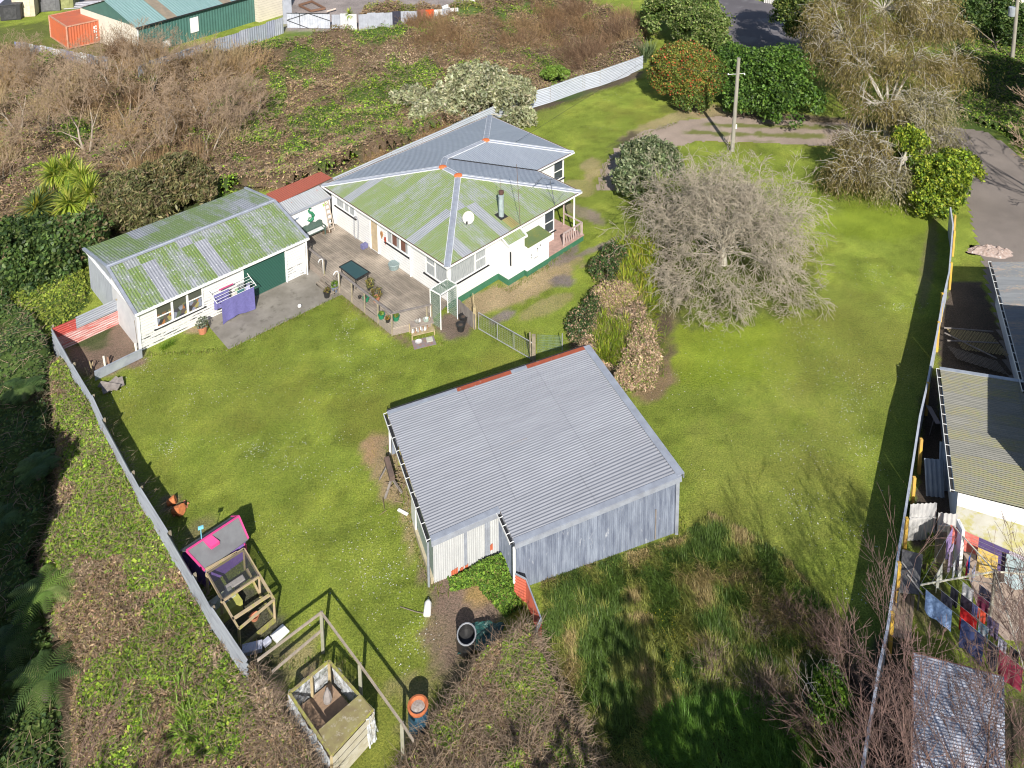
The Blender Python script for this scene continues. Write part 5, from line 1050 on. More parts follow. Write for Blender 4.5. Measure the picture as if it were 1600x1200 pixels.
mb=MB(); mb.beam(R1_+[0,0,.01],E1_+[0,0,.01],.06,.07); mb.build('barge_trim',M['pink'],pr_); mb=MB(); mb.beam(R1_+[0,0,.01],Bk1+[0,0,.01],.06,.07); mb.build('barge_trim',M['pink'],pr_); mb=MB(); mb.beam(R0_+[0,0,.01],E0_+[0,0,.01],.05,.06); mb.build('barge_trim',M['pink'],pr_)
mb=MB(); i_=.1; c0,c1,c2,c3=[X3(p,0) for p in (E0_+(R1_-R0_)*.04-(E0_-R0_)*.12,E1_-(R1_-R0_)*.04-(E1_-R1_)*.12,Bk1-(R1_-R0_)*.04,Bk0+(R1_-R0_)*.04)]
for p,q in ((c0,c1),(c1,c2),(c2,c3),(c3,c0)): mb.quad(p,q,q+[0,0,.82],p+[0,0,.82])
mb.build('wall',M['purple'],ph)
mb=MB(); p=c1+[0,0,.75]; mb.beam(p-[0,.03,.1],p+[0.02,-.03,-.4],.07,.05); mb.build('corner_trim',M['pink'],ph)
mb=MB(); q=(R0_*.62+R1_*.38); fw=nrm(X3(E0_-R0_,0)); w_=rdv*.34
A=[q-w_*.5+[0,0,.06],q+w_*.5+[0,0,.06],q+w_*.5+fw*.32+[0,0,-.13],q-w_*.5+fw*.32+[0,0,-.13]]; T=[p+[0,0,.0] for p in A]
mb.frame(q-w_*.5-fw*.02-[0,0,.1],w_,fw*.42+[0,0,-.2],(0,0,.14)); mb.build('chimney',M['pink'],ph)
mb=MB(); mb.beam(q-w_*.6+[0,0,.1],q-w_*.6+[0,0,.55],.03,.03); mb.box(q-w_*.6+[0,0,.6],(.2,.06,.12),.4); mb.build('weather_vane',simple('sky_blue',(.2,.55,.7),.5),ph)
mb=MB(); q=c0*.35+c1*.65; d=nrm(c1-c0); nn=np.array([d[1],-d[0],0]); mb.frame(q+nn*.01+[0,0,.15],d*.5,nn*.05,(0,0,.6)); mb.build('door',simple('lilac_door',(.24,.14,.46),.6),ph)
mb=MB(); mb.beam(q+nn*.05+d*.52+[0,0,.1],q+nn*.05+d*.52+[0,0,.75],.06,.05); mb.build('door_trim',M['pink'],ph)
# long timber run joined to the playhouse
run=thing('rabbit_run','long timber framed wire run standing in front of the playhouse','animal run',tuple(W(400,960,0)))
M['runtimber']=simple('run_timber',(.42,.33,.2),.8,(.34,.26,.17),5,col3=(.36,.33,.08),s3=4,lo3=.5,hi3=.65)
z1=.95
a,b,c,d=W(323,895,z1),W(381,858,z1),W(428,937,z1),W(373,983,z1)
q1,q2=W(346,940,z1),W(405,900,z1)
for n_,p,q,w_ in (('rail',a,b,.1),('rail',b,c,.09),('rail',c,d,.08),('rail',d,a,.07),('crossbar',q1,q2,.1),('crossbar',W(363,968,z1),W(422,929,z1),.11),('crossbar',W(321,890,z1),W(370,863,z1),.08)):
    mb=MB(); mb.beam(p,q,w_,.06); mb.build(n_,M['runtimber'],run)
for p in (a,b,c,d,q2,q1): mb=MB(); mb.beam(X3(p,0),X3(p,z1),.08,.07); mb.build('post',M['runtimber'],run)
mb=MB(); mb.beam(X3(c,.08),X3(d,.08),.1,.16); mb.beam(X3(b,.06),X3(c,.06),.06,.12); mb.build('base_board',M['mosstimber'],run)
mb=MB(); mb.beam(X3(q2,0.05),X3(q2*.6+b*.4,.9)-[.2,.1,0],.06,.05); mb.build('brace',M['runtimber'],run)
M['darkmesh'],nt,bs=newmat('dark_mesh'); tr=node(nt,'ShaderNodeBsdfTransparent'); mx=node(nt,'ShaderNodeMixShader',i={0:.42}); bs.inputs['Base Color'].default_value=(.05,.05,.06,1); nt.links.new(tr.outputs[0],mx.inputs[1]); nt.links.new(bs.outputs[0],mx.inputs[2]); nt.links.new(mx.outputs[0],nt.nodes['Material Output'].inputs[0])
mb=MB(); e=[0,0,.035]; mb.quad(a+e,q1+e,q2+e,b+e); mb.quad(X3(b,.1),X3(c,.1),c,b); mb.build('netting',M['darkmesh'],run)
c=W(352,928,.3); hutch=thing('hutch','yellow-green timber hutch with white lid inside the wire run','hutch',tuple(X3(c,0)))
mb=MB(); mb.box(c+[.1,-.5,-.1],(1.2,.75,.4),R(45)); mb.build('box',simple('lime_box',(.42,.42,.1),.7,(.3,.3,.08),4),hutch); mb=MB(); mb.box(c+[-.05,-.35,.13],(1.0,.5,.04),R(45)); mb.build('lid',simple('moss_lid',(.3,.33,.2),.8,(.5,.5,.45),4),hutch)
mb=MB(); c=W(367,912,.35); mb.box(c,(.75,.3,.12),R(42)); single(mb,'cushion',simple('white_fluff',(.72,.68,.64),.9,(.6,.55,.5),12),tuple(X3(c,0)),'white crumpled cushion on top of the hutch in the run','cushion',bevel=.04)
mb=MB(); c=W(398,967,.0); mb.lathe(c,[(.13,0),(.18,.16),(.16,.16),(.1,.02)],12); single(mb,'clay_pot',M['terracotta'],tuple(c),'round terracotta pot at the near end of the wire run','pot')
mb=MB(); c=W(437,990,.04); mb.box(c,(.42,.55,.05),R(-38)); single(mb,'white_board',M['white'],tuple(X3(c,0)),'small white panel lying flat on the grass under the timber frame','panel')
mb=MB(); c=W(394,1013,.12); mb.box(c,(.7,.35,.18),R(15)); mb.box(c+[.45,.25,-.02],(.28,.22,.14),R(50)); single(mb,'plastic_tub',simple('bluish_white',(.5,.52,.62),.5),tuple(X3(c,0)),'pale blue-white plastic tub in the shade by the fence end','tub',bevel=.02)
# post and rail frame
fr=thing('post_and_rail_frame','weathered post and rail frame standing on the lawn around the netted cage','frame',tuple(W(502,1022,0)))
zt_=1.72; T0=W(502,957,zt_); Ta=W(402,1032,zt_); Tb=W(562,1038,zt_); Tc=W(628,1130,zt_); Td=W(646,1158,zt_)
M['frametimber']=simple('frame_timber',(.36,.3,.24),.85,(.26,.22,.18),5,col3=(.45,.42,.35),s3=9)
for p,q in ((T0,Ta),(T0,Tb),(Tb,Tc),(Tc,Td)): mb=MB(); mb.beam(p,q,.05,.09); mb.build('top_rail',M['frametimber'],fr)
mid=T0.copy(); mid[2]=.98; midb=W(425,1050,.98); mb=MB(); mb.beam(mid,midb,.05,.09); mb.build('middle_rail',M['frametimber'],fr)
for p in (T0,Tb,Tc): mb=MB(); mb.beam(X3(p,0),X3(p,zt_+.02),.11,.1); mb.build('post',simple('post_grey%d'%int(p[0]*10),(.3,.29,.23),.85,(.24,.24,.17),4),fr)
# netted cage: tall planter
cg=thing('netted_cage','timber planter cage wrapped in torn white netting with mossy half roof','cage',tuple(W(520,1110,0)))
zc=1.15; k0,k1,k2,k3=W(452,1083,zc),W(514,1033,zc),W(582,1110,zc),W(518,1180,zc); m0,m1=W(498,1143,zc),W(562,1087,zc)
for p,q in ((k0,k1),(k1,k2),(k0,k3),(k3,k2)): mb=MB(); mb.beam(p,q,.07,.07); mb.build('top_rail',M['mosstimber'],cg)
for p in (k0,k1,k2,k3,(k0*.45+k1*.55)): mb=MB(); mb.beam(X3(p,0),X3(p,zc),.09,.09); mb.build('post',M['paletimber'],cg)
mb=MB(); e=np.array([0,0,.06]); slab(mb,[m0+e,k3+e,k2+e,m1+e],.05); mb.build('lid',simple('mossy_lid',(.27,.24,.1),.9,(.2,.16,.08),3,col3=(.42,.38,.3),s3=5,lo3=.55,hi3=.7),cg)
mb=MB(); d=nrm(X3(k2-k3,0)); nn=np.array([d[1],-d[0],0]); L=np.linalg.norm((k2-k3)[:2])
for z in (.1,.34,.62,.9): mb.frame(X3(k3,z)+nn*.05,d*L,nn*.035,(0,0,.2))
mb.build('front_boards',simple('pale_boards',(.5,.47,.38),.8,(.4,.36,.26),4),cg)
M['net'],nt,bs=newmat('white_net'); tr=node(nt,'ShaderNodeBsdfTransparent'); geo=node(nt,'ShaderNodeNewGeometry').outputs['Position']; mx=node(nt,'ShaderNodeMixShader'); nt.links.new(ramp(nt,noise(nt,geo,3.5,5,.7),.3,.62),mx.inputs[0]); bs.inputs['Base Color'].default_value=(.6,.63,.66,1); bs.inputs['Roughness'].default_value=.8; nt.links.new(tr.outputs[0],mx.inputs[1]); nt.links.new(bs.outputs[0],mx.inputs[2]); nt.links.new(mx.outputs[0],nt.nodes['Material Output'].inputs[0])
def drape(p,q,z0,z1,out,name,par,mat,seed):
    vs=[];fs=[];nx_,nz_=26,12
    for j in range(nz_+1):
        for i in range(nx_+1): t,s=i/nx_,j/nz_; w_=float(vn(np.array([t*9.]),np.array([s*5.]),1,seed,3)[0])-.4; vs.append(X3(p*(1-t)+q*t,z1+(z0-z1)*s)+out*(w_*.16+.04+.1*s))
    for j in range(nz_):
        for i in range(nx_): a_=j*(nx_+1)+i; fs.append((a_,a_+1,a_+nx_+2,a_+nx_+1))
    mb=MB(); mb.add(vs,fs); return mb.build(name,mat,par,smooth=True)
nl=nrm(np.array([-(k3-k0)[1]*-1,-(k3-k0)[0]*1,0])); nl=np.array([-abs((k3-k0)[1]),-abs((k3-k0)[0]),0]); nl=nrm(nl)
drape(k0,k3,.05,zc,nl,'netting',cg,M['net'],41); drape(k0,k1,.1,zc,-nrm(np.array([1,-1,0]))*1.,'netting',cg,M['net'],42); drape(k1,k2,.1,zc,nrm(np.array([1,1,0])),'netting',cg,M['net'],43); drape(k2,k2*.8+k3*.2,.1,zc,nrm(np.array([1,-.6,0])),'netting',cg,M['net'],44)
mb=MB(); mb.poly([X3(p,.28) for p in (k0,k3,k2,k1)][::-1]); mb.build('soil',simple('cage_soil',(.22,.15,.1),.95,(.3,.2,.13),5,col3=(.13,.09,.07)),cg)
c=X3(W(512,1095,.3),.3); mb=MB(); mb.lathe(c,[(.14,0),(.16,.1),(.12,.3),(.05,.45),(.04,.5)],8); single(mb,'garden_gnome',simple('grey_stone',(.3,.27,.26),.8),tuple(c),'small grey stone figure standing on the soil inside the netted cage','figurine')
# ================= REAR FENCE =================
M['fence2']=iron('fence_iron_bright',(.55,.58,.64),(.42,.46,.52),sheet=5,lap=5,rough=.4,metal=.2)
fence('rear_iron_fence','stepped corrugated iron fence running up the lawn behind the house',[(520,277),(612,236),(705,196),(772,166),(805,150),(860,135),(911,117),(914,116),(938,110),(1005,87)],1.35,M['fence2'],M['timber'],postoff=-.06,zb=1,pitch=.16,amp=.02,extra=.05,pstep=3)
# ================= RIGHT BOUNDARY FENCE =================
M['orangepost']=simple('ochre_post',(.62,.40,.05),.7,(.5,.3,.08),2)
rpts=[(1484,324),(1488,352),(1482,425),(1472,468),(1463,520),(1452,575),(1446,607),(1436,650),(1426,715),(1415,785),(1400,875),(1397,900),(1385,980),(1372,1040),(1360,1112),(1345,1198),(1330,1290)]
rfence=fence('boundary_fence','tall iron boundary fence with ochre posts along the right side of the lawn',rpts,1.75,M['fence2'],None,pitch=.13,amp=.014,vertical=True)
for (x,y) in ((1490,338),(1489,362),(1484,412),(1464,505),(1436,688),(1425,748),(1413,812),(1401,882),(1390,960),(1470,460),(1447,600)):
    p=W(x,y,1.7); mb=MB(); mb.beam(X3(p,0)+[.1,0,0],X3(p,1.78)+[.1,0,0],.12,.12); mb.build('post',M['orangepost'],rfence)
P=[W(x,y,1.75) for x,y in rpts]; mb=MB()
for i in range(len(P)-1): mb.beam(P[i]+[.05,0,.0],P[i+1]+[.05,0,.0],.09,.03)
mb.build('capping',simple('cap_blue',(.42,.45,.52),.5),rfence)
# ================= NEIGHBOUR =================
M['nroof']=iron('neighbour_roof',(.21,.205,.18),(.15,.15,.13),moss=(.19,.2,.1),rust=(.26,.16,.1),sheet=.76,lap=3.4,rough=.7,mossamt=(.5,.75),rustamt=(.68,.74))
M['nroof2']=iron('neighbour_roof_grey',(.2,.21,.22),(.15,.16,.17),moss=(.26,.24,.18),sheet=.76,lap=6,rough=.7,mossamt=(.6,.75))
M['nwallblue']=simple('pale_blue_wall',(.46,.52,.58),.7,(.4,.45,.5),2)
M['mossywhite']=simple('mossy_white_wall',(.5,.5,.45),.8,(.42,.41,.34),1.4,col3=(.4,.38,.16),s3=2.2,lo3=.45,hi3=.6)
na1=thing('neighbour_shed','long low neighbouring shed with mossy iron roof and white end wall','shed',(19,34,0))
A0,A1,A2,A3=W(1469,577,2.4),W(1492,767,2.4),W(1640,806,2.45),W(1640,604,2.9)
A3=A0+nrm(W(1600,598,2.6)-A0)*7; A3[2]=2.8; A2=A1+nrm(W(1600,795,2.5)-A1)*6.5; A2[2]=2.8
mb=MB(); mb.corr(A0,A1,A2,A3,.11,.014); nr=mb.build('roof',M['nroof'],na1)
mb=MB(); mb.beam(A0+[0,.05,.02],A3+[0,.05,.02],.2,.03); mb.build('flashing',M['galv'],nr)
sl2=nrm(np.array([-(A1-A0)[1],(A1-A0)[0],0])); sl2=sl2 if sl2[0]<0 else -sl2
gutterb(A0,A1,par=na1,n=12,side=sl2)
i2=-sl2*.12; mb=MB(); a,b=A0+i2,A1+i2; mb.quad(X3(a,0),X3(b,0),X3(b,2.3),X3(a,2.3)); mb.build('side_wall',M['nwallblue'],na1)
dd_=nrm(X3(A2-A1,0)); mb=MB(); b=A1+i2; e=A2; mb.quad(X3(b,1.75),X3(e,1.75),X3(e,2.7),X3(b,2.36)); mb.build('gable_boards',M['white'],na1)
mb=MB(); mb.quad(X3(b,0)+[0,.03,0],X3(e,0)+[0,.03,0],X3(e,1.76)+[0,.03,0],X3(b,1.76)+[0,.03,0]); mb.build('end_wall',M['mossywhite'],na1)
mb=MB(); a=A0+i2; e=A3; mb.quad(X3(a,0),X3(e,0),X3(e,2.7),X3(a,2.3)); mb.build('rear_wall',M['greytimber'],na1)
# second roof up the drive
nb1=thing('neighbour_house','neighbouring grey iron roofed house beside the concrete drive','house',(28,44,0))
B0,B1=W(1549,409,2.7),W(1604,612,2.7); dB=nrm(X3(B0-B1,0)); dN=np.array([-dB[1],dB[0],0]); dN=dN if dN[0]>0 else -dN
B0e=B0; R0b=B0+dN*7+[0,0,1.5]; R1b=B1+dN*7+[0,0,1.5]; mb=MB(); mb.corr(B0,B1,R1b,R0b,.11,.014); R2=B0+dN*14; R3=B1+dN*14; mb.corr(R0b,R1b,R3,R2,.11,.014); mb.build('roof',M['nroof2'],nb1)
sB=-dN; gutterb(B0,B1,par=nb1,n=16,side=sB)
mb=MB(); a,b=B0+dN*.4,B1+dN*.4; mb.quad(X3(a,0),X3(b,0),X3(b,2.6),X3(a,2.6)); e=B0+dN*13.5; mb.poly([X3(a,0)-dB*.2,X3(e,0)-dB*.2,X3(e,2.6)-dB*.2,X3(R0b,4.1)-dB*.2,X3(a,2.6)-dB*.2]); e2=B1+dN*13.5; mb.poly([X3(b,0)+dB*.2,X3(e2,0)+dB*.2,X3(e2,2.6)+dB*.2,X3(R1b,4.1)+dB*.2,X3(b,2.6)+dB*.2]); mb.build('wall',M['nwallblue'],nb1)
# unseen house added off the right edge to shade the shed roof and drive
th=thing('unseen_shadow_house','unseen tall house added past the shed to throw a broad shadow','house',(25,33,0))
mb=MB(); mb.prism([(20.3,30),(24.8,38.5),(31,37.5),(28,29)],0,5.3); mb.build('wall',M['whiteboards'],th); mb=MB(); mb.prism([(20.2,29.8),(24.7,38.8),(31.3,37.7),(28.2,28.7)],5.3,5.5); mb.build('roof',M['galv'],th)
# leaning and standing iron sheets by the fence
def panel(name,p,q,z0,z1,mat,label,cat,lean=0.,pitch=.16,amp=.02,group=None):
    d=nrm(X3(q-p,0)); n_=np.array([d[1],-d[0],0]); mb=MB(); mb.corr(X3(p,z0),X3(q,z0),X3(q+n_*lean,z1),X3(p+n_*lean,z1),pitch,amp); mb.beam(X3(p,z1*.62)+n_*.04,X3(q,z1*.62)+n_*.04,.03,.07) if cat=='fence' else None
    return single(mb,name,mat,tuple(X3(p,0)),label,cat,group)
M['greytin']=simple('grey_tin',(.5,.49,.48),.6,(.42,.42,.42),3); M['bluetin']=simple('blue_grey_tin',(.27,.32,.38),.6,(.2,.24,.3),2)
panel('iron_screen',W(1418,845,0),W(1459,843,0),0,1.75,M['greytin'],'grey ribbed iron screen between the boundary fence and the shed, larger of two','fence',0,.18,.02)
panel('iron_screen',W(1462,850,0),W(1492,853,0),0,1.5,M['greytin'],'smaller grey ribbed iron screen next to the white shed corner','fence',0,.18,.02)
panel('leaning_sheet',W(1447,775,.0),W(1476,778,.0),0,1.35,M['bluetin'],'blue-grey iron sheet leaning on the shed wall behind the screen, shorter one','iron sheet',-.6,.2,.025)
panel('leaning_sheet',W(1466,765,.0),W(1490,770,.0),0,2.0,M['bluetin'],'long blue-grey iron sheet leaning upright against the shed wall','iron sheet',-.5,.2,.025)
mb=MB(); 
for k in range(3): p=W(1462+6*k,880,0); mb.beam(p+[0,0,.0],p+[.03,.12,1.35],.14,.03)
single(mb,'leaning_boards',M['timber'],tuple(W(1468,880,0)),'brown timber boards leaning upright on the smaller iron screen','boards')
mb=MB(); p=W(1497,900,0); mb.frame(p+[-.06,-.1,0],(.12,0,0),(.02,.5,0),(0,0,2.2)); single(mb,'door_post',M['white'],tuple(p),'white painted post at the corner of the mossy shed','post')
mb=MB(); P=[W(1410,858,.75),W(1441,866,.72),W(1436,928,.72),W(1404,925,.75)]; slab(mb,P,.04); 
for p in P: mb.beam(X3(p,0),X3(p,.7),.05,.05)
single(mb,'slate_table',simple('dark_sheet',(.1,.1,.11),.8,(.14,.14,.14),3),tuple(X3(P[0],0)),'dark grey sheet lying flat over the bed beside the boundary fence','table')
for k in range(2): mb=MB(); p=W(1409+k*9,878+k*20,.8); mb.beam(p,p+[.25,-.8,0],.06,.02); single(mb,'batten',simple('pale_batten%d'%k,(.42,.4,.38),.8),tuple(p),'pale batten lying on the dark grey sheet, %s one'%('upper','lower')[k],'batten')
c=W(1412,955,.04); mb=MB(); q=[W(1397,925,.05),W(1430,930,.05),W(1424,1000,.05),W(1388,992,.05)]
for k in range(5): a_=q[0]*(1-(k+.04)/5)+q[1]*(k+.04)/5; b_=q[3]*(1-(k+.04)/5)+q[2]*(k+.04)/5; a2=q[0]*(1-(k+.94)/5)+q[1]*(k+.94)/5; b2=q[3]*(1-(k+.94)/5)+q[2]*(k+.94)/5; slab(mb,[a_,b_,b2,a2],.04)
tag(mb.build('boardwalk',simple('boardwalk_wood',(.36,.28,.2),.85,(.26,.2,.15),3,stretch=(3,.5,1)),None,at=tuple(c)),'worn timber boardwalk between boundary fence and washing line','boardwalk')
P=Wl([(1497,800),(1700,850),(1700,1010),(1570,1000),(1530,960),(1507,880)]); mb=MB(); mb.prism(P,-.1,.02); tag(mb.build('patio',simple('patio_concrete',(.36,.28,.23),.9,(.28,.22,.18),1.5),None),kind='structure')
c=W(1570,838,.05); mb=MB(); mb.tube([W(1510,832,.05),W(1530,824,.06),W(1545,820,.06),W(1560,832,.06),W(1575,836,.06),W(1566,820,.07),W(1558,826,.07),W(1570,840,.07),W(1586,830,.07),W(1578,818,.07)],.018,5); single(mb,'garden_hose',simple('green_hose',(.12,.15,.08),.5),tuple(c),'thin dark garden hose coiled on the patio under the mossy wall','hose',smooth=True)
# lattice and junk behind the shed in the shade
lat=thing('garden_lattice','broken timber lattice screen lying in the shade behind the neighbouring shed','lattice',tuple(W(1510,530,0)))
lattice('lattice_sheet',W(1478,512,.4),W(1540,520,.4)-W(1478,512,.4),np.array([.15,-1,-.1]),2.3,1.6,simple('lattice_wood',(.34,.27,.13),.8),lat,step=.17,bw=.03)
lattice('lattice_sheet',W(1480,540,.3),W(1545,560,.3)-W(1480,540,.3),np.array([.1,-1,-.05]),2.4,1.0,simple('lattice_dark',(.16,.13,.1),.8),lat,step=.22,bw=.05)
for k,(x0,y0,x1,y1) in enumerate(((1476,520,1558,560),(1475,512,1552,518),(1480,532,1560,536))): mb=MB(); mb.beam(W(x0,y0,.45),W(x1,y1,.4),.06,.05); mb.build('rail',M['greytimber'],lat)
mb=MB(); p=W(1448,640,.0); mb.add([W(1446,632,1.1),W(1455,635,1.15),W(1470,662,.9),W(1462,662,.85)],[(0,1,2,3)]); mb.tube([W(1459,655,.9),W(1452,680,.0)],.02,5); single(mb,'awning',simple('grey_awning',(.2,.18,.19),.8),tuple(p),'small sagging grey awning sheet against the boundary fence','awning')
mb=MB(); c=W(1549,392,.1); n=22; vs=[];fs=[]
for j in range(n+1):
    for i in range(n+1):
        u,v=i/n-.5,j/n-.5; rr=math.hypot(u,v)*2; h_=max(0,1-rr**4)*(.05+.75*float(vn(np.array([u*11.]),np.array([v*7.]),1,51,4)[0])**1.6); kk=1+.5*(float(vn(np.array([math.atan2(v,u)*2.2+9]),np.array([.5]),1,52,2)[0])-.5); vs.append(c+[(u*2.7+v*.5)*kk,(v*1.2-u*.7)*kk,h_*.8-.1])
for j in range(n):
    for i in range(n): a_=j*(n+1)+i; fs.append((a_,a_+1,a_+n+2,a_+n+1))
mb.add(vs,fs); single(mb,'tarpaulin',simple('pinkish_tarp',(.36,.29,.26),.8,(.25,.18,.15),5,col3=(.6,.56,.54),s3=6),tuple(c),'crumpled pinkish white tarpaulin heap on the concrete drive','tarpaulin')
# rotary washing line
cl=W(1548,962,0); pole=thing('rotary_clothesline','rotary washing line with pale metal arms and timber post in the neighbouring yard','clothesline',tuple(cl))
mb=MB(); mb.tube([cl,cl+[0,0,2.0]],.06,8); mb.build('mast',M['post'],pole)
hub=cl+[0,0,1.95]; arms=[]
for k,(x,y) in enumerate(((1438,914),(1600,1045),(1680,905),(1490,822))):
    e=W(x,y,1.95); arms.append(e); mb=MB(); mb.beam(hub,e,.04,.04); mb.build('arm',simple('cream_metal%d'%k,(.58,.55,.45),.6),pole)
    mb=MB(); mb.tube([cl+[0,0,1.4],hub*.5+e*.5],.012,5); mb.build('stay',M['galvp'],pole)
mb=MB()
for s in (.35,.5,.68,.85,1.):
    for k in range(4): p=hub+(arms[k]-hub)*s; q=hub+(arms[(k+1)%4]-hub)*s; mb.tube([p,q],.006,3,cap=False)
mb.build('lines',M['galvp'],pole)
def hang(k,s,t0,t1,drop,cc,cat,label,c2=None,taper=0.,rag=.05):
    p=hub+(arms[k]-hub)*s; q=hub+(arms[(k+1)%4]-hub)*s; a_=p+(q-p)*t0; b_=p+(q-p)*t1
    cloth('laundry',a_,b_-a_,float(np.linalg.norm(b_-a_))*1.12,drop*1.2,cm('laundry_cloth',cc,c2),label,cat,taper=taper,rag=rag,waves=2)
hang(3,1.,.02,.2,.9,(.42,.3,.6),'shirt','lilac garment hanging on the outer left side of the washing line')
hang(0,1.,.06,.3,.75,(.3,.45,.75),'towel','light blue towel at the left corner of the washing line')
hang(0,.85,.35,.52,.75,(.75,.02,.02),'towel','bright red towel in the middle of the washing line')
hang(0,1.,.42,.62,.95,(.04,.06,.17),'towel','large navy towel on the outer front line')
hang(0,.85,.56,.66,.6,(.05,.25,.35),'towel','teal striped towel next to the red one',(.5,.5,.55))
hang(0,1.,.68,.76,.85,(.02,.02,.035),'trousers','black trousers hanging between navy and maroon cloths')
hang(0,1.,.78,.97,.85,(.3,.03,.07),'towel','maroon towel towards the right of the front line')
hang(1,1.,.03,.25,.8,(.6,.22,.26),'towel','pink towel at the right corner of the washing line')
hang(0,.85,.78,.86,.5,(.5,.5,.6),'shirt','white and grey patterned top near the right of the line',(.1,.1,.15))
hang(0,.85,.9,.99,.55,(.015,.015,.02),'shirt','black shirt on the inner line at the right')
hang(0,.68,.1,.2,.6,(.02,.02,.035),'shirt','dark shirt on the inner line at the left'); hang(0,.68,.25,.4,.6,(.03,.02,.04),'trousers','dark leggings on the inner line behind the red towel')
hang(0,.68,.5,.6,.4,(.8,.1,.05),'shirt','small bright red garment near the mast'); hang(0,.68,.64,.78,.6,(.05,.04,.09),'shirt','dark patterned shirt beside the mast',(.25,.2,.35)); hang(0,.5,.4,.6,.5,(.2,.03,.08),'shirt','wine coloured garment close to the mast')
hang(2,1.,.52,.76,.85,(.1,.07,.2),'towel','dark purple towel on the back line next to the red banner'); hang(2,1.,.78,1.,.7,(.68,.12,.1),'towel','red patterned towel at the back left of the washing line',(.6,.25,.2))
hang(2,1.,.3,.5,.8,(.6,.56,.62),'towel','white floral towel on the back line',(.42,.36,.42)); hang(2,.85,.25,.5,1.1,(.42,.52,.56),'sheet','pale blue sheet hanging at the right edge of the yard')
hang(2,.6,.6,.85,.9,(.55,.42,.22),'towel','tan towel with yellow picture hanging behind the mast',(.75,.5,.06)); 
hang(3,.5,.2,.3,.6,(.02,.1,.5),'shirt','blue garment on the inner left line'); hang(3,.5,.35,.45,.7,(.55,.01,.08),'shirt','crimson garment hanging under the blue one'); hang(3,.68,.3,.42,.55,(.03,.03,.06),'shirt','navy top on the left side of the line'); hang(3,.68,.5,.6,.6,(.6,.62,.66),'shirt','white top on the left side of the line'); hang(3,.85,.62,.8,.7,(.55,.55,.5),'shirt','cream shirt at the back left of the line'); hang(3,.35,.4,.7,.5,(.4,.4,.55),'sock','lilac sock near the centre of the line')
hang(0,.68,.42,.49,.5,(.1,.12,.3),'shirt','dark blue shirt on the inner line right of the leggings'); hang(0,.5,.1,.3,.5,(.6,.6,.62),'shirt','white shirt on the innermost front line'); hang(0,.35,.3,.6,.5,(.05,.05,.09),'shirt','black shirt closest to the mast'); hang(1,.85,.05,.2,.6,(.05,.05,.07),'shirt','black top at the inner right corner of the line'); hang(3,.85,.2,.35,.8,(.5,.4,.62),'shirt','pale violet dress on the left side of the line'); hang(0,.85,.12,.24,.6,(.04,.04,.06),'trousers','black shorts behind the light blue towel')
# low shed roof under the bare tree, lower right
lo=thing('woodshed','low shed with dented pale iron roof under the reddish bare tree','shed',tuple(W(1500,1120,0)))
Lz=2.0; P=[W(1427,1020,Lz),W(1569,1058,Lz),W(1572,1260,Lz+.1),W(1424,1230,Lz+.1)]; mb=MB(); mb.corr(P[0],P[3],P[2],P[1],.11,.016)
mb.build('roof',iron('woodshed_roof',(.33,.36,.44),(.24,.25,.31),sheet=.76,lap=2,rough=.5),lo); mb=MB(); mb.beam(P[0]+[0,0,-.05],P[1]+[0,0,-.05],.06,.12); mb.beam(P[0]+[0,0,-.05],P[3]+[0,0,-.05],.06,.12); mb.build('fascia',simple('brown_fascia',(.25,.12,.09),.8),lo)
mb=MB(); mb.quad(X3(P[0],0)+[.1,-.1,0],X3(P[1],0)+[-.1,-.1,0],X3(P[1],1.9)+[-.1,-.1,0],X3(P[0],1.9)+[.1,-.1,0]); mb.quad(X3(P[0],0)+[.1,-.1,0],X3(P[3],0)+[.1,0,0],X3(P[3],1.9)+[.1,0,0],X3(P[0],1.9)+[.1,-.1,0]); mb.build('wall',M['greytimber'],lo)
# ================= POLES =================
def powerpole(name,base,top,r,label,extra):
    b=W(*base,0); t=thing(name,label,'power pole',tuple(b)); h_=extra['h']; tp=b+[extra.get('lx',0),0,h_]
    mb=MB(); mb.tube([b,tp],[r,r*.8],12); mb.build('pole',M['post'],t); return t,b,tp
t,b,tp=powerpole('power_pole',(1144,236),None,.17,'leaning bare timber power pole beside the curved driveway',{'h':7.9,'lx':.25})
mb=MB(); q=b+(tp-b)*.83; mb.tube([q+[-.75,0,-.05],q+[-.35,0,0],q,q+[.55,0,.08]],.02,5); 
for dx in (-.75,.55): mb.lathe(q+[dx,0,0],[(.05,-.06),(.06,0),(.03,.07)],8)
mb.build('insulator_wire',simple('porcelain',(.7,.7,.72),.3),t)
mb=MB(); q=b+(tp-b)*.27+[.16,-.05,0]; mb.box(q,(.14,.1,.35)); mb.build('fuse_box',M['white'],t)
t,b,tp=powerpole('power_pole',(1581,98),None,.2,'tall power pole with transformer at the far right among trees',{'h':9.,'lx':.0})
mb=MB(); q=b+[-.5,0,5.5]; mb.lathe(q,[(.3,-.5),(.33,-.45),(.33,.45),(.28,.5)],12); mb.build('transformer',M['galv'],t); mb=MB(); mb.beam(b+[-1.2,0,7.8],b+[1.2,0,7.8],.12,.12); mb.build('crossarm',M['timber'],t)
mb=MB(); e=W(700,-60,9); mb.tube([np.array([15.2,66,6.5]),W(1000,100,5.6),W(790,232,3.6)],.012,4,cap=False); single(mb,'service_wire',M['dark'],tuple(W(1000,150,0)),'thin service wire from the leaning pole to the house roof','wire',None)
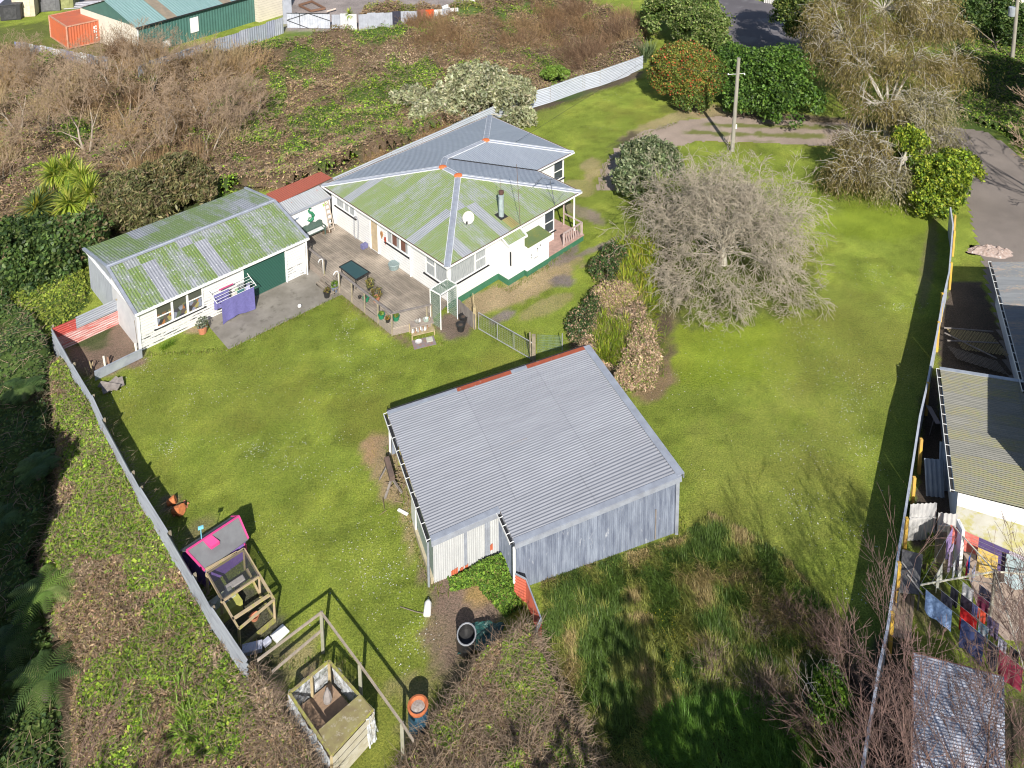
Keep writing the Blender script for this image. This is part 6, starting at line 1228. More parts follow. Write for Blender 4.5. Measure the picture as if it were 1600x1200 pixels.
# ================= INDUSTRIAL SIDE =================
gs=thing('green_workshop','big green corrugated workshop with pale gable and weathered green roof','workshop',tuple(W(300,60,0)))
gz=3.3; c0=W(213,42,gz); c1=W(395,-8,gz); gu=nrm(X3(c1-c0,0)); gv=np.array([-gu[1],gu[0],0]); gp=W(148,2,gz)
GLn=26; GW=12.
M['shedgreen']=simple('workshop_green',(.065,.16,.135),.6,(.055,.135,.115),1.2); M['cream']=simple('cream_block',(.66,.62,.52),.8,(.58,.54,.46),1)
M['shedroof']=iron('workshop_roof',(.24,.36,.36),(.17,.29,.28),rust=(.3,.25,.18),sheet=.9,lap=40,rough=.5,wave=.3,rustamt=(.7,.72))
c0=X3(c0,0); c1=c0+gu*17.5; rt=1.9
mb=MB(); mb.corr(X3(c0,-.3),X3(c1,-.3),X3(c1,gz),X3(c0,gz),.35,.02); mb.build('front_wall',M['shedgreen'],gs)
d0=c0+gv*11.5; mb=MB(); mb.quad(X3(d0,-.3),X3(c0,-.3),X3(c0,gz),X3(d0,gz)); mb.build('gable_wall',M['cream'],gs)
mb=MB(); mb.poly([X3(d0,gz),X3(c0,gz),X3(c0+gv*5.75,gz+rt)]); mb.build('gable_cladding',M['shedgreen'],gs)
r0_,r1_=X3(c0+gv*5.75,gz+rt),X3(c1+gv*5.75,gz+rt); o_=-gu*.2
mb=MB(); mb.poly([X3(c0-gv*.25,gz-.02)+o_,X3(c1-gv*.25,gz-.02),r1_,r0_+o_],0,[(0,0),(17.5,0),(17.5,6),(0,6)]); mb.poly([r0_+o_,r1_,X3(c1+gv*11.7,gz),X3(d0+gv*.2,gz)+o_],0,[(0,0),(17.5,0),(17.5,6),(0,6)]); rr_=mb.build('roof',M['shedroof'],gs)
for (t0,t1) in ((3.3,4.5),(10.2,11.3),(15.6,16.4)):
    mb=MB(); a_=c0-gv*.27; mb.quad(X3(a_+gu*t0,gz+.02),X3(a_+gu*t1,gz+.02),X3(c0+gv*5.7+gu*t1,gz+rt+.02),X3(c0+gv*5.7+gu*t0,gz+rt+.02)); mb.build('skylight',simple('dirty_skylight',(.27,.22,.16),.6,(.2,.17,.13),2),rr_)
mb=MB(); mb.beam(X3(c0-gv*.3,gz-.05)+o_,X3(c1-gv*.3,gz-.05),.12,.12); mb.build('gutter',M['dark'],gs)
for (t0,w_,z0,z1) in ((6.1,1.0,.9,2.6),(2.7,.9,0.2,.9)):
    mb=MB(); mb.frame(X3(c0+gu*t0-gv*.03,z0),gu*w_,-gv*.06,(0,0,z1-z0)); mb.build('door_panel',M['white'],gs)
mb=MB(); mb.frame(X3(c0-gv*.04,0),gu*.14,-gv*.04,(0,0,gz)); mb.build('corner_trim',M['white'],gs)
ps=thing('pale_workshop','pale weatherboard workshop next to the green one','workshop',tuple(X3(c1,0)))
e0=W(405,35,0); e1=W(459,18,0); e1=e0+nrm(X3(e1-e0,0))*4.2; ev=np.array([-(e1-e0)[1],(e1-e0)[0],0]); ev=nrm(ev)
mb=MB(); mb.frame(X3(e0,-.2),e1-e0,ev*9,(0,0,4.4)); mb.build('wall',boards('cream_boards',(.66,.6,.5),.3),ps)
mb=MB(); mb.frame(X3(e0,4.4)-ev*.2-nrm(e1-e0)*.2,(e1-e0)*1.1,ev*9.4,(0,0,.2)); mb.build('roof',M['galv'],ps); mb=MB(); mb.beam(X3(e1,0)-ev*.05,X3(e1,4.4)-ev*.05,.1,.1); mb.build('corner_trim',M['dark'],ps)
# container
ct=thing('shipping_container','orange-red shipping container on the grass beside the green workshop','container',tuple(W(110,75,0)))
k3=W(104,42,2.59); k2=W(148,31,2.59); k0=W(76,24,2.59); ax=nrm(X3(k0-k3,0)); ay=np.array([ax[1],-ax[0],0]); ay=ay if np.dot(ay,k2-k3)>0 else -ay; La,Lb=5.6,3.3; o=X3(k3,.1)
M['contred']=simple('container_orange',(.5,.12,.05),.6,(.42,.12,.06),1.2,col3=(.3,.1,.05),s3=3)
mb=MB(); mb.corr(o,o+ay*Lb,o+ay*Lb+[0,0,2.5],o+[0,0,2.5],.28,.03); mb.corr(o+ax*La,o,o+[0,0,2.5],o+ax*La+[0,0,2.5],.28,.02); mb.corr(o+ay*Lb,o+ay*Lb+ax*La,o+ay*Lb+ax*La+[0,0,2.5],o+ay*Lb+[0,0,2.5],.28,.03); mb.corr(o+ax*La+ay*Lb,o+ax*La,o+ax*La+[0,0,2.5],o+ax*La+ay*Lb+[0,0,2.5],.28,.03); mb.build('side_panels',M['contred'],ct)
mb=MB(); mb.quad(*[p+[0,0,2.5] for p in (o,o+ay*Lb,o+ay*Lb+ax*La,o+ax*La)]); mb.build('roof',M['contred'],ct)
mb=MB()
for p in (o,o+ay*Lb,o+ay*Lb+ax*La,o+ax*La): mb.beam(p,p+[0,0,2.52],.16,.16)
for z in (0.05,2.5):
    P=[o,o+ay*Lb,o+ay*Lb+ax*La,o+ax*La]
    for i in range(4): mb.beam(P[i]+[0,0,z],P[(i+1)%4]+[0,0,z],.13,.13)
mb.build('frame',simple('container_frame',(.42,.17,.1),.6,(.5,.3,.22),6),ct)
mb=MB(); an=np.cross(ay,(0,0,1)); an=an if an[1]<0 else -an
for (x,z,w_,h_) in ((2.75,1.9,.14,.3),(2.75,1.5,.14,.3),(2.95,2.1,.12,.16),(2.95,1.8,.12,.2),(2.95,1.45,.12,.2),(2.95,1.1,.12,.2),(2.95,.8,.12,.16)): mb.frame(o+ay*(x-.1)+an*.035+[0,0,z-.3],ay*w_,an*.01,(0,0,h_))
mb.build('markings',M['white'],ct)
# industrial fence with patched sheets
FM=[simple('sheet%d'%i,c_a,.6,tuple(q*.8 for q in c_a),2) for i,c_a in enumerate(((.17,.2,.35),(.4,.4,.42),(.62,.62,.6),(.3,.32,.4),(.55,.56,.56),(.36,.38,.43),(.6,.6,.6),(.3,.33,.38)))]
def patched(name,label,p0,p1,n,h,mats,z0=-.2,lean=.0):
    t=thing(name,label,'fence',tuple(X3((W(*p0)+W(*p1))/2,0))); a_,b_=W(*p0,h),W(*p1,h)
    for k in range(n):
        p=a_+(b_-a_)*(k/n); q=a_+(b_-a_)*((k+1)/n); hh=h+((k*5)%3-1)*.06; mb=MB(); off=(k%2)*.03; mb.corr(X3(p,z0)+[0,off,0],X3(q,z0)+[0,off,0],X3(q,hh)+[0,off,0],X3(p,hh)+[0,off,0],.3,.02); mb.build('sheet',mats[k%len(mats)],t)
    return t
patched('patched_iron_fence','patched blue, white and grey iron fence below the orange container',(22,64),(168,90),14,1.9,FM)
patched('grey_iron_fence','grey iron fence along the foot of the green workshop',(215,102),(442,27),15,1.9,[FM[7],FM[3],FM[5],FM[7]])
mb=MB(); p=W(443,38,0); mb.frame(p,(.9,.5,0),(-.05,.1,0),(0,0,2.9)); single(mb,'upright_sheet',FM[5],tuple(p),'tall blue-grey sheet standing at the end of the grey iron fence','panel')
yg=thing('yard_gate','double yard gate of pale iron sheets with crossed braces','gate',tuple(W(482,44,0)))
a_,b_=W(449,44,0),W(516,45,0); mb=MB(); mb.corr(X3(a_,.05),X3(b_,.05),X3(b_,1.85),X3(a_,1.85),.3,.02); mb.build('sheeting',simple('gate_sheet',(.5,.52,.58),.5,(.36,.38,.43),1.5),yg)
m_=(a_+b_)/2; fw_=np.array([0,-.07,0])
for p,q in ((X3(a_,1.),X3(m_,1.85)),(X3(a_,1.),X3(m_,.05)),(X3(m_,1.85),X3(b_,1.)),(X3(a_,1.85),X3(b_,1.85)),(X3(a_*.7+b_*.3,.05),X3(a_*.7+b_*.3,1.85))): mb=MB(); mb.beam(p+fw_,q+fw_,.05,.05); mb.build('brace',M['dark'],yg)
patched('pale_iron_fence','pale grey iron fence panels right of the yard gate',(518,22),(557,22),3,1.9,[FM[5],FM[4],FM[6]])
hp=patched('yard_fence','old yard fence of red, white and dark sheets half hidden by ivy',(560,22),(716,12),12,2.0,[FM[5],FM[5],FM[5],FM[5],simple('blk',(.03,.03,.05),.7),FM[5],FM[5],M['redroof'] if 0 else simple('dull_red',(.25,.1,.07),.7),simple('bright_orange_red',(.68,.09,.02),.5),FM[2],FM[5],FM[6]])
# yard things
mb=MB(); q=[W(467,8,.25),W(487,2,.25),W(508,13,.25),W(486,17,.25)]
for i in range(4): mb.beam(q[i],q[(i+1)%4],.14,.25)
single(mb,'timber_surround',simple('brown_frame',(.2,.11,.07),.8),tuple(X3(q[0],0)),'brown diamond-lying timber frame on the gravel yard','frame')  # plain timber frame lying on the gravel, use unknown
mb=MB(); mb.tube([W(511,18,.3),W(524,14,.3)],.12,8); single(mb,'log',simple('pale_log',(.6,.5,.42),.8),tuple(W(517,18,0)),'short pale log behind the yard gate','log')
cars=[((5,13),(.5,.5,.58),'pale lilac car at the far left edge'),((18,14),(.03,.03,.035),'black utility parked by the sheds')]
ux=[(2,26,2.2,4.0,1.5,(.45,.45,.55),'pale grey van body at the far left corner','van'),(17,32,2.2,3.5,1.9,(.035,.035,.04),'black flat-topped trailer box with grey streaks','trailer'),(38,27,2.4,4.2,2.6,(.62,.52,.38),'cream door-fronted hut beside the black trailer','hut'),(56,18,2.3,3,2.2,(.42,.43,.47),'grey hut with white sheet leaning on it','hut'),(78,18,2.3,3.6,2.7,(.12,.12,.13),'charcoal grey locker hut','hut'),(100,15,2.2,3.2,2.7,(.24,.25,.1),'olive green locker hut beside the container','hut')]
for (x,y,w_,d_,h_,cc,l,cat) in ux:
    b=W(x,y,0); t=thing('storage_'+cat,l,cat,tuple(b)); mm=simple('hutmat',cc,.6,tuple(q*.75 for q in cc),2)
    e1=nrm(np.array([1,.28,0])); e2=np.array([-e1[1],e1[0],0]); o=b-e1*w_/2
    mb=MB(); mb.frame(X3(o,0),e1*w_,e2*d_,(0,0,h_)); mb.build('body',mm,t,bevel=.05)
    mb=MB(); mb.frame(X3(o,h_)-e1*.08-e2*.08,e1*(w_+.16),e2*(d_+.16),(0,0,.08)); mb.build('roof',simple('hutroof',tuple(min(.8,q*1.3+.03) for q in cc),.6,cc,3),t)
    mb=MB(); mb.frame(X3(o,.15)+e1*w_*.2-e2*.04,e1*w_*.6,e2*.03,(0,0,h_*.75)); mb.build('door',simple('hutdoor',tuple(min(.8,q*1.15+.02) for q in cc),.6,tuple(q*.8 for q in cc),3),t)
mb=MB(); b=W(122,13,0)
for k in range(7): mb.beam(b+[-1.5,-.5+.25*k,.1+.14*(k%4)],b+[2.,.4+.25*k,.1+.14*(k%4)],.16,.1)
single(mb,'timber_stack',simple('grey_stack',(.45,.45,.5),.8),tuple(b),'stack of grey timber planks left of the green workshop','timber stack')
# pale sheets and boat-like cover above the ivy fence
mb=MB(); b=W(700,14,1.9); P=[W(690,10,2.1),W(700,6,2.15),W(703,12,2.1),W(692,13,2.1)]; slab(mb,P,.05); single(mb,'white_sheet',M['white'],tuple(X3(b,0)),'white sheet lying on top of the old yard fence','sheet')
bt=thing('covered_boat','long white covered boat on a trailer behind the ivy fence','boat',tuple(W(770,10,0)))
mb=MB(); h0,h1=W(735,16,0),W(800,4,0); dd=nrm(X3(h1-h0,0)); nn=np.array([-dd[1],dd[0],0]); L=8.
vs=[];fs=[]; K=12
for i in range(K+1):
    t_=i/K; wd=1.1*math.sin(min(1,t_*1.6+.25)*math.pi/2)*(1-max(0,t_-.55)**2*4.2); 
    for (s,z,ww) in ((-1,1.0,1),(-.6,.5,.6),(.6,.5,.6),(1,1.0,1),(0,1.5-.3*abs(t_-.5),0)): vs.append(h0+dd*L*t_+nn*(abs(wd)*ww*(1 if s>0 else -1))+[0,0,z])
for i in range(K):
    a_=i*5
    for p,q in ((0,1),(1,2),(2,3),(3,4),(4,0)): fs.append((a_+p,a_+q,a_+5+q,a_+5+p))
mb.add(vs,fs+[(4,3,2,1,0),(K*5,K*5+1,K*5+2,K*5+3,K*5+4)]); mb.build('hull',M['white'],bt); mb=MB(); mb.frame(h0+dd*1.2-nn*.5+[0,0,1.3],dd*1.6,nn*1,(0,0,.35)); mb.build('cabin',simple('navy_cover',(.12,.14,.24),.6),bt)
mb=MB(); 
for k in range(24): mb.box(W(1195+k*3.2,-2.+k*.35,.55),(.2,.04,1.1))
single(mb,'picket_fence',M['greytin'],tuple(W(1230,0,0)),'grey picket fence across the road at the top edge','fence')
bk=thing('street_building','low building with pink roof edge beyond the trees at top right','building',tuple(W(1530,-12,0)))
mb=MB(); mb.box(W(1530,-22,1.2),(22,8,2.6)); mb.build('wall',M['cream'],bk); mb=MB(); mb.box(W(1530,-22,1.2)+[0,0,1.45],(23,9,.3)); mb.build('roof',simple('pinkgrey',(.42,.3,.3),.7),bk)
# ================= VEGETATION =================
def insamp(poly_px,n,zt=None):
    """n random terrain points whose photo position lies in poly_px"""
    Pw=np.array([G(*p)[:2] if zt is None else W(*p)[:2] for p in poly_px]); lo=Pw.min(0)-.5; hi=Pw.max(0)+.5; out=[]; tot=0
    while tot<n:
        X=rng.uniform(lo[0],hi[0],n*2); Y=rng.uniform(lo[1],hi[1],n*2); k=inpoly(X,Y,Pw); out.append(np.stack([X[k],Y[k]],1)); tot+=k.sum()
        if len(out)>60: break
    return np.concatenate(out)[:n],Pw
GP_GREEN=[(482,107,36,20),(425,78,40,14),(587,62,40,20),(662,52,30,16),(650,130,42,20),(612,162,72,24),(587,192,38,15),(512,198,42,20),(537,222,62,12),(432,162,16,32),(462,250,22,12),(430,232,12,9),(120,660,24,40),(145,740,48,42),(195,790,46,30),(170,868,52,22),(215,872,28,20),(250,1062,62,36),(205,1118,34,22),(325,1130,55,42),(262,968,34,22),(60,850,30,20),(230,930,40,14),(115,590,14,30),(330,1180,60,30),(390,230,30,20),(120,215,26,24),(340,185,20,12),(690,180,20,10),(860,115,20,8),(815,30,30,8),(60,110,30,10)]
GP_TAN=[(165,690,24,26),(215,735,14,40),(128,828,42,24),(340,950,26,40),(350,1060,28,50),(430,1120,36,80),(110,915,40,16),(190,160,60,18),(110,130,70,16),(300,150,50,16),(620,110,50,22),(700,60,40,20)]
def pval(x,y,L,X,Y,seed):
    q=np.full(len(x),9.)
    for (cx,cy,rx,ry) in L: q=np.minimum(q,((x-cx)/rx)**2+((y-cy)/ry)**2)
    return sm(1.5,.6,q+(vn(X,Y,.9,seed,4)-.5)*1.8)
def scrub(name,label,poly,n,size,hs,seed,green=.18,cols=None,core=True,step=.35,base_h=.15,gl=None,edge=.6,twig=0,flat=.5,cat='scrub'):
    P,Pw=insamp(poly,n); X,Y=P[:,0],P[:,1]
    def hgt(X,Y):
        e=sm(0,edge,sdist(X,Y,Pw)); return (base_h+hs*1.25*vn(X,Y,2.,seed,3)**1.5+.4*hs*vn(X,Y,.7,seed+1,2))*e
    def pv(X,Y):
        Z=zg(X,Y); x,y=pxs(np.stack([X,Y,Z],1)); g=np.clip(pval(x,y,gl or GP_GREEN,X,Y,seed)+sm(1-green*1.1,1-green*1.1+.08,vn(X,Y,1.8,seed+3,4)),0,1); t=pval(x,y,GP_TAN,X,Y,seed+5); return g,t
    h=hgt(X,Y); z=zg(X,Y)+h*(1-rng.uniform(0,1,len(X))**3*.8)+rng.normal(0,size*.35,len(X)); Pt=np.stack([X,Y,z],1)
    g,t=pv(X,Y); r=rng.uniform(0,1,len(X)); GC=np.array([(.17,.29,.03),(.24,.37,.035),(.1,.18,.025),(.3,.38,.05)]); BC=np.array([(.36,.24,.15),(.27,.175,.11),(.43,.31,.2),(.18,.12,.07),(.3,.26,.1)]); TC_=np.array([(.5,.38,.26),(.42,.32,.22)])
    if cols is not None: GC=np.array(cols[0]); BC=np.array(cols[1])
    size_=1; lf=GC[rng.integers(0,len(GC),len(X))]; bf=BC[rng.integers(0,len(BC),len(X))]; tf=TC_[rng.integers(0,2,len(X))]
    big=vn(X,Y,3.,seed+9,3)[:,None]; isg=(r<g*.85+.10)[:,None]; ist=((r>1-t*.6))[:,None]&~isg
    c=np.where(isg,lf,np.where(ist,tf,bf))*rng.uniform(.65,1.35,(len(X),1))*(.5+1.0*big); 
    st=np.where(isg[:,0],1.3,3.2); szz=size*np.where(isg[:,0],rng.uniform(.45,1.15,len(X)),.55)
    a=rng.normal(size=(len(X),3)); a[:,2]*=flat; a=unit(a); b=unit(np.cross(a,rng.normal(size=(len(X),3))*[.5,.5,1.]+[0,0,.3])); s=(szz*rng.uniform(.6,1.5,len(X)))[:,None]; st=st[:,None]; nn=np.cross(a,b)
    V=np.stack([Pt-a*s*st*.5,Pt+b*s*.5+nn*s*.1,Pt+a*s*st*.5,Pt-b*s*.5+nn*s*.1],1).reshape(-1,3); parts=[(V,np.arange(len(V)).reshape(-1,4),np.repeat(c,4,0))]
    if core:
        x0,y0=Pw.min(0); x1,y1=Pw.max(0); xs=np.arange(x0,x1,step); ys=np.arange(y0,y1,step); XX,YY=np.meshgrid(xs,ys); u,v=XX.ravel(),YY.ravel(); sd=sdist(u,v,Pw); id=np.arange(len(u)).reshape(XX.shape)
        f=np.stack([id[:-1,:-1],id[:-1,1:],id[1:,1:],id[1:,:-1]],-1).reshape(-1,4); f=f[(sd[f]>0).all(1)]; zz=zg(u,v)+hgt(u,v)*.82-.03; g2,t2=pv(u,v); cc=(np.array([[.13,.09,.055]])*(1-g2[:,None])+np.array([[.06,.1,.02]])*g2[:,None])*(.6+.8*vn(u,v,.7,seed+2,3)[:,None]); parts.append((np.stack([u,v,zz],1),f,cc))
    if twig:
        Q,_=insamp(poly,twig); zq=zg(Q[:,0],Q[:,1])+hgt(Q[:,0],Q[:,1]); S0=np.stack([Q[:,0],Q[:,1],zq-.05],1); D=rng.normal(size=(twig,3))*[1,1,.35]+[0,0,.25]; L=rng.uniform(.3,.9,twig)[:,None]; M1=S0+unit(D)*L*.5; E2=M1+unit(D+rng.normal(size=(twig,3))*.4-[0,0,.3])*L*.5
        for (A_,B_,r1,r2) in ((S0,M1,.010,.007),(M1,E2,.007,.003)):
            k=1 if size<.1 else 1.7; v_,f_=segtubes(A_,B_,np.full(twig,r1*k),np.full(twig,r2*k)); cc=np.array([(.36,.27,.19)])*np.repeat(rng.uniform(.5,1.25,(twig,1)),6,0); parts.append((v_,f_,cc))
    V,Fq,Cq=joinm(parts); o=npmesh(name,V,Fq,M['dry'],Cq); return tag(o,label,cat,kind='stuff')
scrub('bank_scrub','tangled brown vines and bright green creeper on the bank outside the left fence',[(388,1052),(300,905),(207,745),(160,662),(130,600),(95,560),(72,600),(88,700),(84,800),(56,880),(80,960),(110,1050),(115,1300),(520,1330),(485,1200)],130000,.085,.6,3,.42,twig=9000,step=.25,base_h=.3,edge=.3)
scrub('shaded_gully_scrub','fern and creeper growth at the left edge, its greens darkened for the gully shade',[(90,560),(60,500),(-60,430),(-200,600),(-150,1300),(115,1300),(80,960),(56,880),(84,800),(86,700)],52000,.10,1.0,11,.75,twig=1500,step=.35,cols=([(.06,.11,.03),(.1,.16,.04),(.04,.08,.03),(.13,.17,.05)],[(.12,.1,.06),(.09,.08,.05)]),base_h=.3)  # darker greens and browns put the tree shade into the leaf colour
scrub('sunny_left_slope','yellow-green rough grass and weeds on the slope left of the red fence',[(78,543),(145,470),(140,420),(60,440),(-60,400),(-120,520),(60,560)],22000,.11,.4,14,.9,cols=([(.2,.26,.03),(.26,.3,.05),(.13,.19,.03)],[(.2,.18,.07),(.16,.15,.06)]))
scrub('gully_scrub','brown bracken and green weeds filling the gully behind the house and garage',[(-60,385),(130,395),(250,335),(378,300),(440,300),(515,276),(615,240),(782,172),(1003,106),(1010,60),(905,-2),(870,5),(760,34),(700,40),(620,50),(520,56),(440,68),(330,92),(225,122),(100,104),(0,88),(-90,80)],290000,.125,1.5,21,.34,twig=24000,step=.5,base_h=.2)
scrub('yard_hedge','ivy and bramble hedge smothering the old yard fence',[(560,48),(562,22),(620,24),(655,26),(700,26),(760,8),(905,-12),(905,20),(760,40),(700,42),(640,44)],26000,.15,1.5,24,.32,twig=2500,step=.4,base_h=.9,edge=.8,cols=([(.2,.24,.04),(.13,.18,.03),(.3,.3,.06)],[(.28,.18,.1),(.2,.13,.08),(.34,.24,.14)]),gl=[(580,30,10,9),(638,28,16,12),(730,30,28,12)])
scrub('dead_hedge','mound of dead brown vines with a few green leaves in the bottom centre',[(612,1215),(650,1165),(700,1100),(745,1045),(778,1030),(806,1008),(846,1000),(852,1040),(880,1090),(915,1140),(935,1215),(935,1330),(600,1330)],115000,.07,.8,31,.42,twig=8000,step=.2,base_h=.5,edge=.5,gl=[(800,1060,14,30),(790,1095,12,14),(740,1060,22,14),(835,1010,12,9),(700,1190,20,20),(770,1180,14,10),(680,1160,10,20)])
scrub('fence_end_scrub','brown and green creeper over the hidden end of the left fence beside the cage',[(386,1040),(400,1050),(440,1110),(490,1190),(540,1290),(470,1330),(400,1200),(380,1100)],20000,.075,.45,35,.15,twig=2500,step=.2,base_h=.75,edge=.35)
scrub('barn_creeper','bright green creeper and grass at the foot of the barn step',[(700,905),(735,885),(770,870),(800,862),(812,905),(816,950),(790,965),(765,940),(745,915),(705,925)],9000,.085,.5,37,1.,step=.15,base_h=.06,edge=.5,cols=([(.14,.26,.03),(.2,.31,.04),(.07,.14,.02)],[(.2,.17,.06)]))
scrub('right_verge_scrub','undergrowth on the verge at the upper right, shade and sunny patches put into its greens',[(1500,70),(1640,55),(1660,330),(1610,250),(1560,205),(1500,190),(1480,130)],26000,.15,.8,41,.8,step=.45,twig=1500,cols=([(.09,.16,.02),(.15,.25,.03),(.05,.1,.02),(.24,.3,.05)],[(.2,.15,.09),(.12,.1,.06)]))  # greens chosen dark to stand in for tree shade, paler for sunny patches
scrub('garden_bed_litter','dead pinkish brown foliage and dark low shrubs in the island garden bed',[(905,560),(885,515),(925,470),(950,420),(985,370),(1010,385),(1015,450),(1020,500),(1030,550),(1028,590),(985,607),(955,575)],34000,.09,.55,44,.10,step=.2,twig=3500,base_h=.15,cols=([(.08,.12,.03),(.05,.09,.02)],[(.56,.38,.27),(.46,.31,.21),(.3,.21,.13),(.62,.46,.33),(.12,.1,.06)]),gl=[(905,520,16,20),(925,480,20,22),(945,435,18,22),(985,590,20,10),(965,385,14,16),(1022,560,6,30)])
# ---- leafy trees and shrubs
def crowncentre(px,py,z,r): return (W(px,py,z),r)
def leafy(name,label,cat,base,E,n,k,rc,size,cols,w=None,st=1.5,trunk=.12,zb=None,bark='bark',group=None,stems=5,D=None,spread=1.,crown='crown',shell=.75,mat='leaf',var=.3):
    b=G(*base) if zb is None else W(*base,zb); t=thing(name,label,cat,tuple(b),group=group)
    P,i=ellipsoids(E,n,k,rc,shell); gz_=zg(P[:,0],P[:,1])+.05; P[:,2]=np.maximum(P[:,2],gz_+rng.uniform(0,.4,n))
    cl=rng.uniform(.72,1.28,k)[i][:,None]; C_=colmix(n,cols,w,var,1)*cl; V,Fq=leafquads(P,size,st,D,spread); npmesh(crown,V,Fq,M[mat],np.repeat(C_,4,0),t)
    # limbs from the foot to the clumps
    top=np.mean([e[0] for e in E],0); mb=MB(); A=[];B=[];ra=[];rb=[]; f=b+(top-b)*.35; A.append(b);B.append(f);ra.append(trunk);rb.append(trunk*.75)
    for e,(c,r) in enumerate(E):
        c=np.array(c); m_=f+(c-f)*.5+rng.normal(size=3)*.15; A+=[f,m_];B+=[m_,c];ra+=[trunk*.6,trunk*.42];rb+=[trunk*.42,trunk*.22]
        for q in range(stems): d=unit(rng.normal(size=3)+[0,0,.5])*np.array(r)*.85; A.append(m_*.4+c*.6);B.append(c+d);ra.append(trunk*.25);rb.append(trunk*.08)
    v,f2=segtubes(A,B,ra,rb,5); npmesh('trunk',v,f2,M[bark],None,t); return t
DG=[(.055,.10,.03),(.09,.15,.035),(.03,.06,.02),(.14,.2,.06)]
leafy('camellia_tree','round camellia covered in orange-red flowers beside the lawn and driveway','tree',(1072,172),[crowncentre(1070,116,2.6,(3.1,2.8,2.7))],62000,760,.42,.13,[(.15,.21,.04),(.27,.29,.06),(.08,.12,.03),(.52,.1,.05),(.48,.26,.07)],[.34,.30,.19,.10,.07],st=1.3,shell=.82)
leafy('camellia_skirt','low camellia regrowth under the round tree','shrub',(1088,176),[crowncentre(1110,125,2.2,(1.9,1.9,2.1)),crowncentre(1085,160,.8,(1.8,1.2,.9))],16000,200,.4,.13,[(.12,.19,.04),(.2,.25,.05),(.07,.11,.03),(.4,.1,.05)],[.4,.3,.24,.06],st=1.3,shell=.8)
leafy('large_green_shrub','large mixed green shrub behind the camellia at the road corner','shrub',(1072,95),[crowncentre(1045,30,2.6,(3.2,3,2.8)),crowncentre(1095,45,2.4,(3,3,2.6)),crowncentre(1070,5,3.,(4,3,3)),crowncentre(1110,75,1.3,(2.2,2,1.6))],34000,260,.7,.19,[(.12,.19,.04),(.2,.27,.07),(.07,.11,.03),(.27,.3,.12)],st=1.5)
leafy('dark_evergreen_tree','dark green spreading evergreen between the road and the driveway','tree',(1195,180),[crowncentre(1165,120,2.6,(2.9,2.8,2.3)),crowncentre(1215,125,3.0,(3.2,3,2.9)),crowncentre(1180,160,1.4,(2.8,2,1.5)),crowncentre(1240,165,1.8,(2.6,2.2,1.9)),crowncentre(1140,95,1.6,(1.8,2,1.5))],40000,330,.6,.17,[(.07,.14,.025),(.11,.2,.035),(.04,.08,.02),(.14,.24,.04)])
leafy('tall_dark_tree','tall dark tree with yellow-green tips at the top edge beside the road','tree',(1255,120),[crowncentre(1245,20,6.,(2.4,2.4,2.6)),crowncentre(1258,-15,7.,(3,3,3)),crowncentre(1262,60,4.,(2.2,2.2,2.4))],24000,170,.65,.18,[(.08,.13,.03),(.22,.26,.06),(.05,.08,.02)])
leafy('driveway_shrub','grey-green oleander-like shrub at the bend of the driveway','shrub',(1008,305),[crowncentre(1010,255,1.7,(1.9,1.8,1.6)),crowncentre(993,285,1.1,(1.6,1.5,1.2)),crowncentre(1035,258,1.6,(1.4,1.4,1.3))],22000,300,.45,.14,[(.15,.19,.09),(.24,.28,.15),(.08,.11,.05),(.3,.32,.2)],st=2.4)
leafy('lemon_tree','bright yellow-green citrus tree at the top of the boundary fence','tree',(1475,328),[crowncentre(1468,285,1.9,(2.,2,1.7)),crowncentre(1495,270,2.,(1.6,1.5,1.5)),crowncentre(1455,315,1.2,(1.5,1.3,1.2)),crowncentre(1420,235,1.8,(1.3,1.4,1.8))],24000,240,.42,.14,[(.26,.34,.03),(.17,.26,.03),(.36,.40,.05),(.07,.12,.02)])
leafy('silver_shrub','pale silver-green spreading shrub behind the house roof','shrub',(735,190),[crowncentre(745,140,1.8,(3.6,3.,2.)),crowncentre(790,150,1.4,(2.6,2.4,1.8)),crowncentre(700,165,.8,(2.5,2,1.4)),crowncentre(665,180,.3,(1.5,1.2,.9)),crowncentre(810,185,.6,(1.2,1,1.)),crowncentre(640,150,-.6,(1.6,1.,.7))],40000,420,.5,.16,[(.42,.42,.26),(.33,.34,.2),(.24,.25,.14),(.5,.5,.36)],st=2.4,bark='palebark',shell=.6)
leafy('broadleaf_shrub','glossy dark green broadleaf shrub at the left edge under the cabbage trees','shrub',(60,445),[crowncentre(30,395,.6,(2.7,2.3,2.)),crowncentre(95,395,.7,(2.3,2,1.9)),crowncentre(60,430,-.2,(2.2,1.6,1.3))],26000,260,.5,.17,DG,st=1.8)
leafy('broadleaf_shrub','dark green broadleaf shrub touching the rear corner of the garage','shrub',(115,430),[crowncentre(122,385,.8,(1.8,1.7,1.8)),crowncentre(135,365,.7,(1.2,1.2,1.4)),crowncentre(100,425,-.6,(1.3,1.1,1.))],15000,170,.45,.16,[(.08,.14,.04),(.12,.19,.05),(.19,.16,.08)],st=1.8)
leafy('olive_shrub','feathery olive-brown shrub leaning on the back of the garage roof, left one','shrub',(195,355),[crowncentre(195,320,1.2,(2.1,1.9,2.)),crowncentre(225,330,1.0,(1.6,1.4,1.4))],20000,210,.5,.12,[(.17,.18,.07),(.24,.22,.1),(.11,.12,.05),(.22,.17,.1)],st=3.2,bark='twig')
leafy('olive_shrub','feathery olive-brown shrub behind the middle of the garage roof','shrub',(280,325),[crowncentre(275,290,1.3,(2.3,2.1,1.9)),crowncentre(305,300,1.0,(1.4,1.3,1.2)),crowncentre(245,290,1.,(1.5,1.5,1.5))],20000,210,.5,.12,[(.17,.17,.07),(.25,.22,.1),(.12,.12,.05),(.23,.17,.1)],st=3.2,bark='twig')
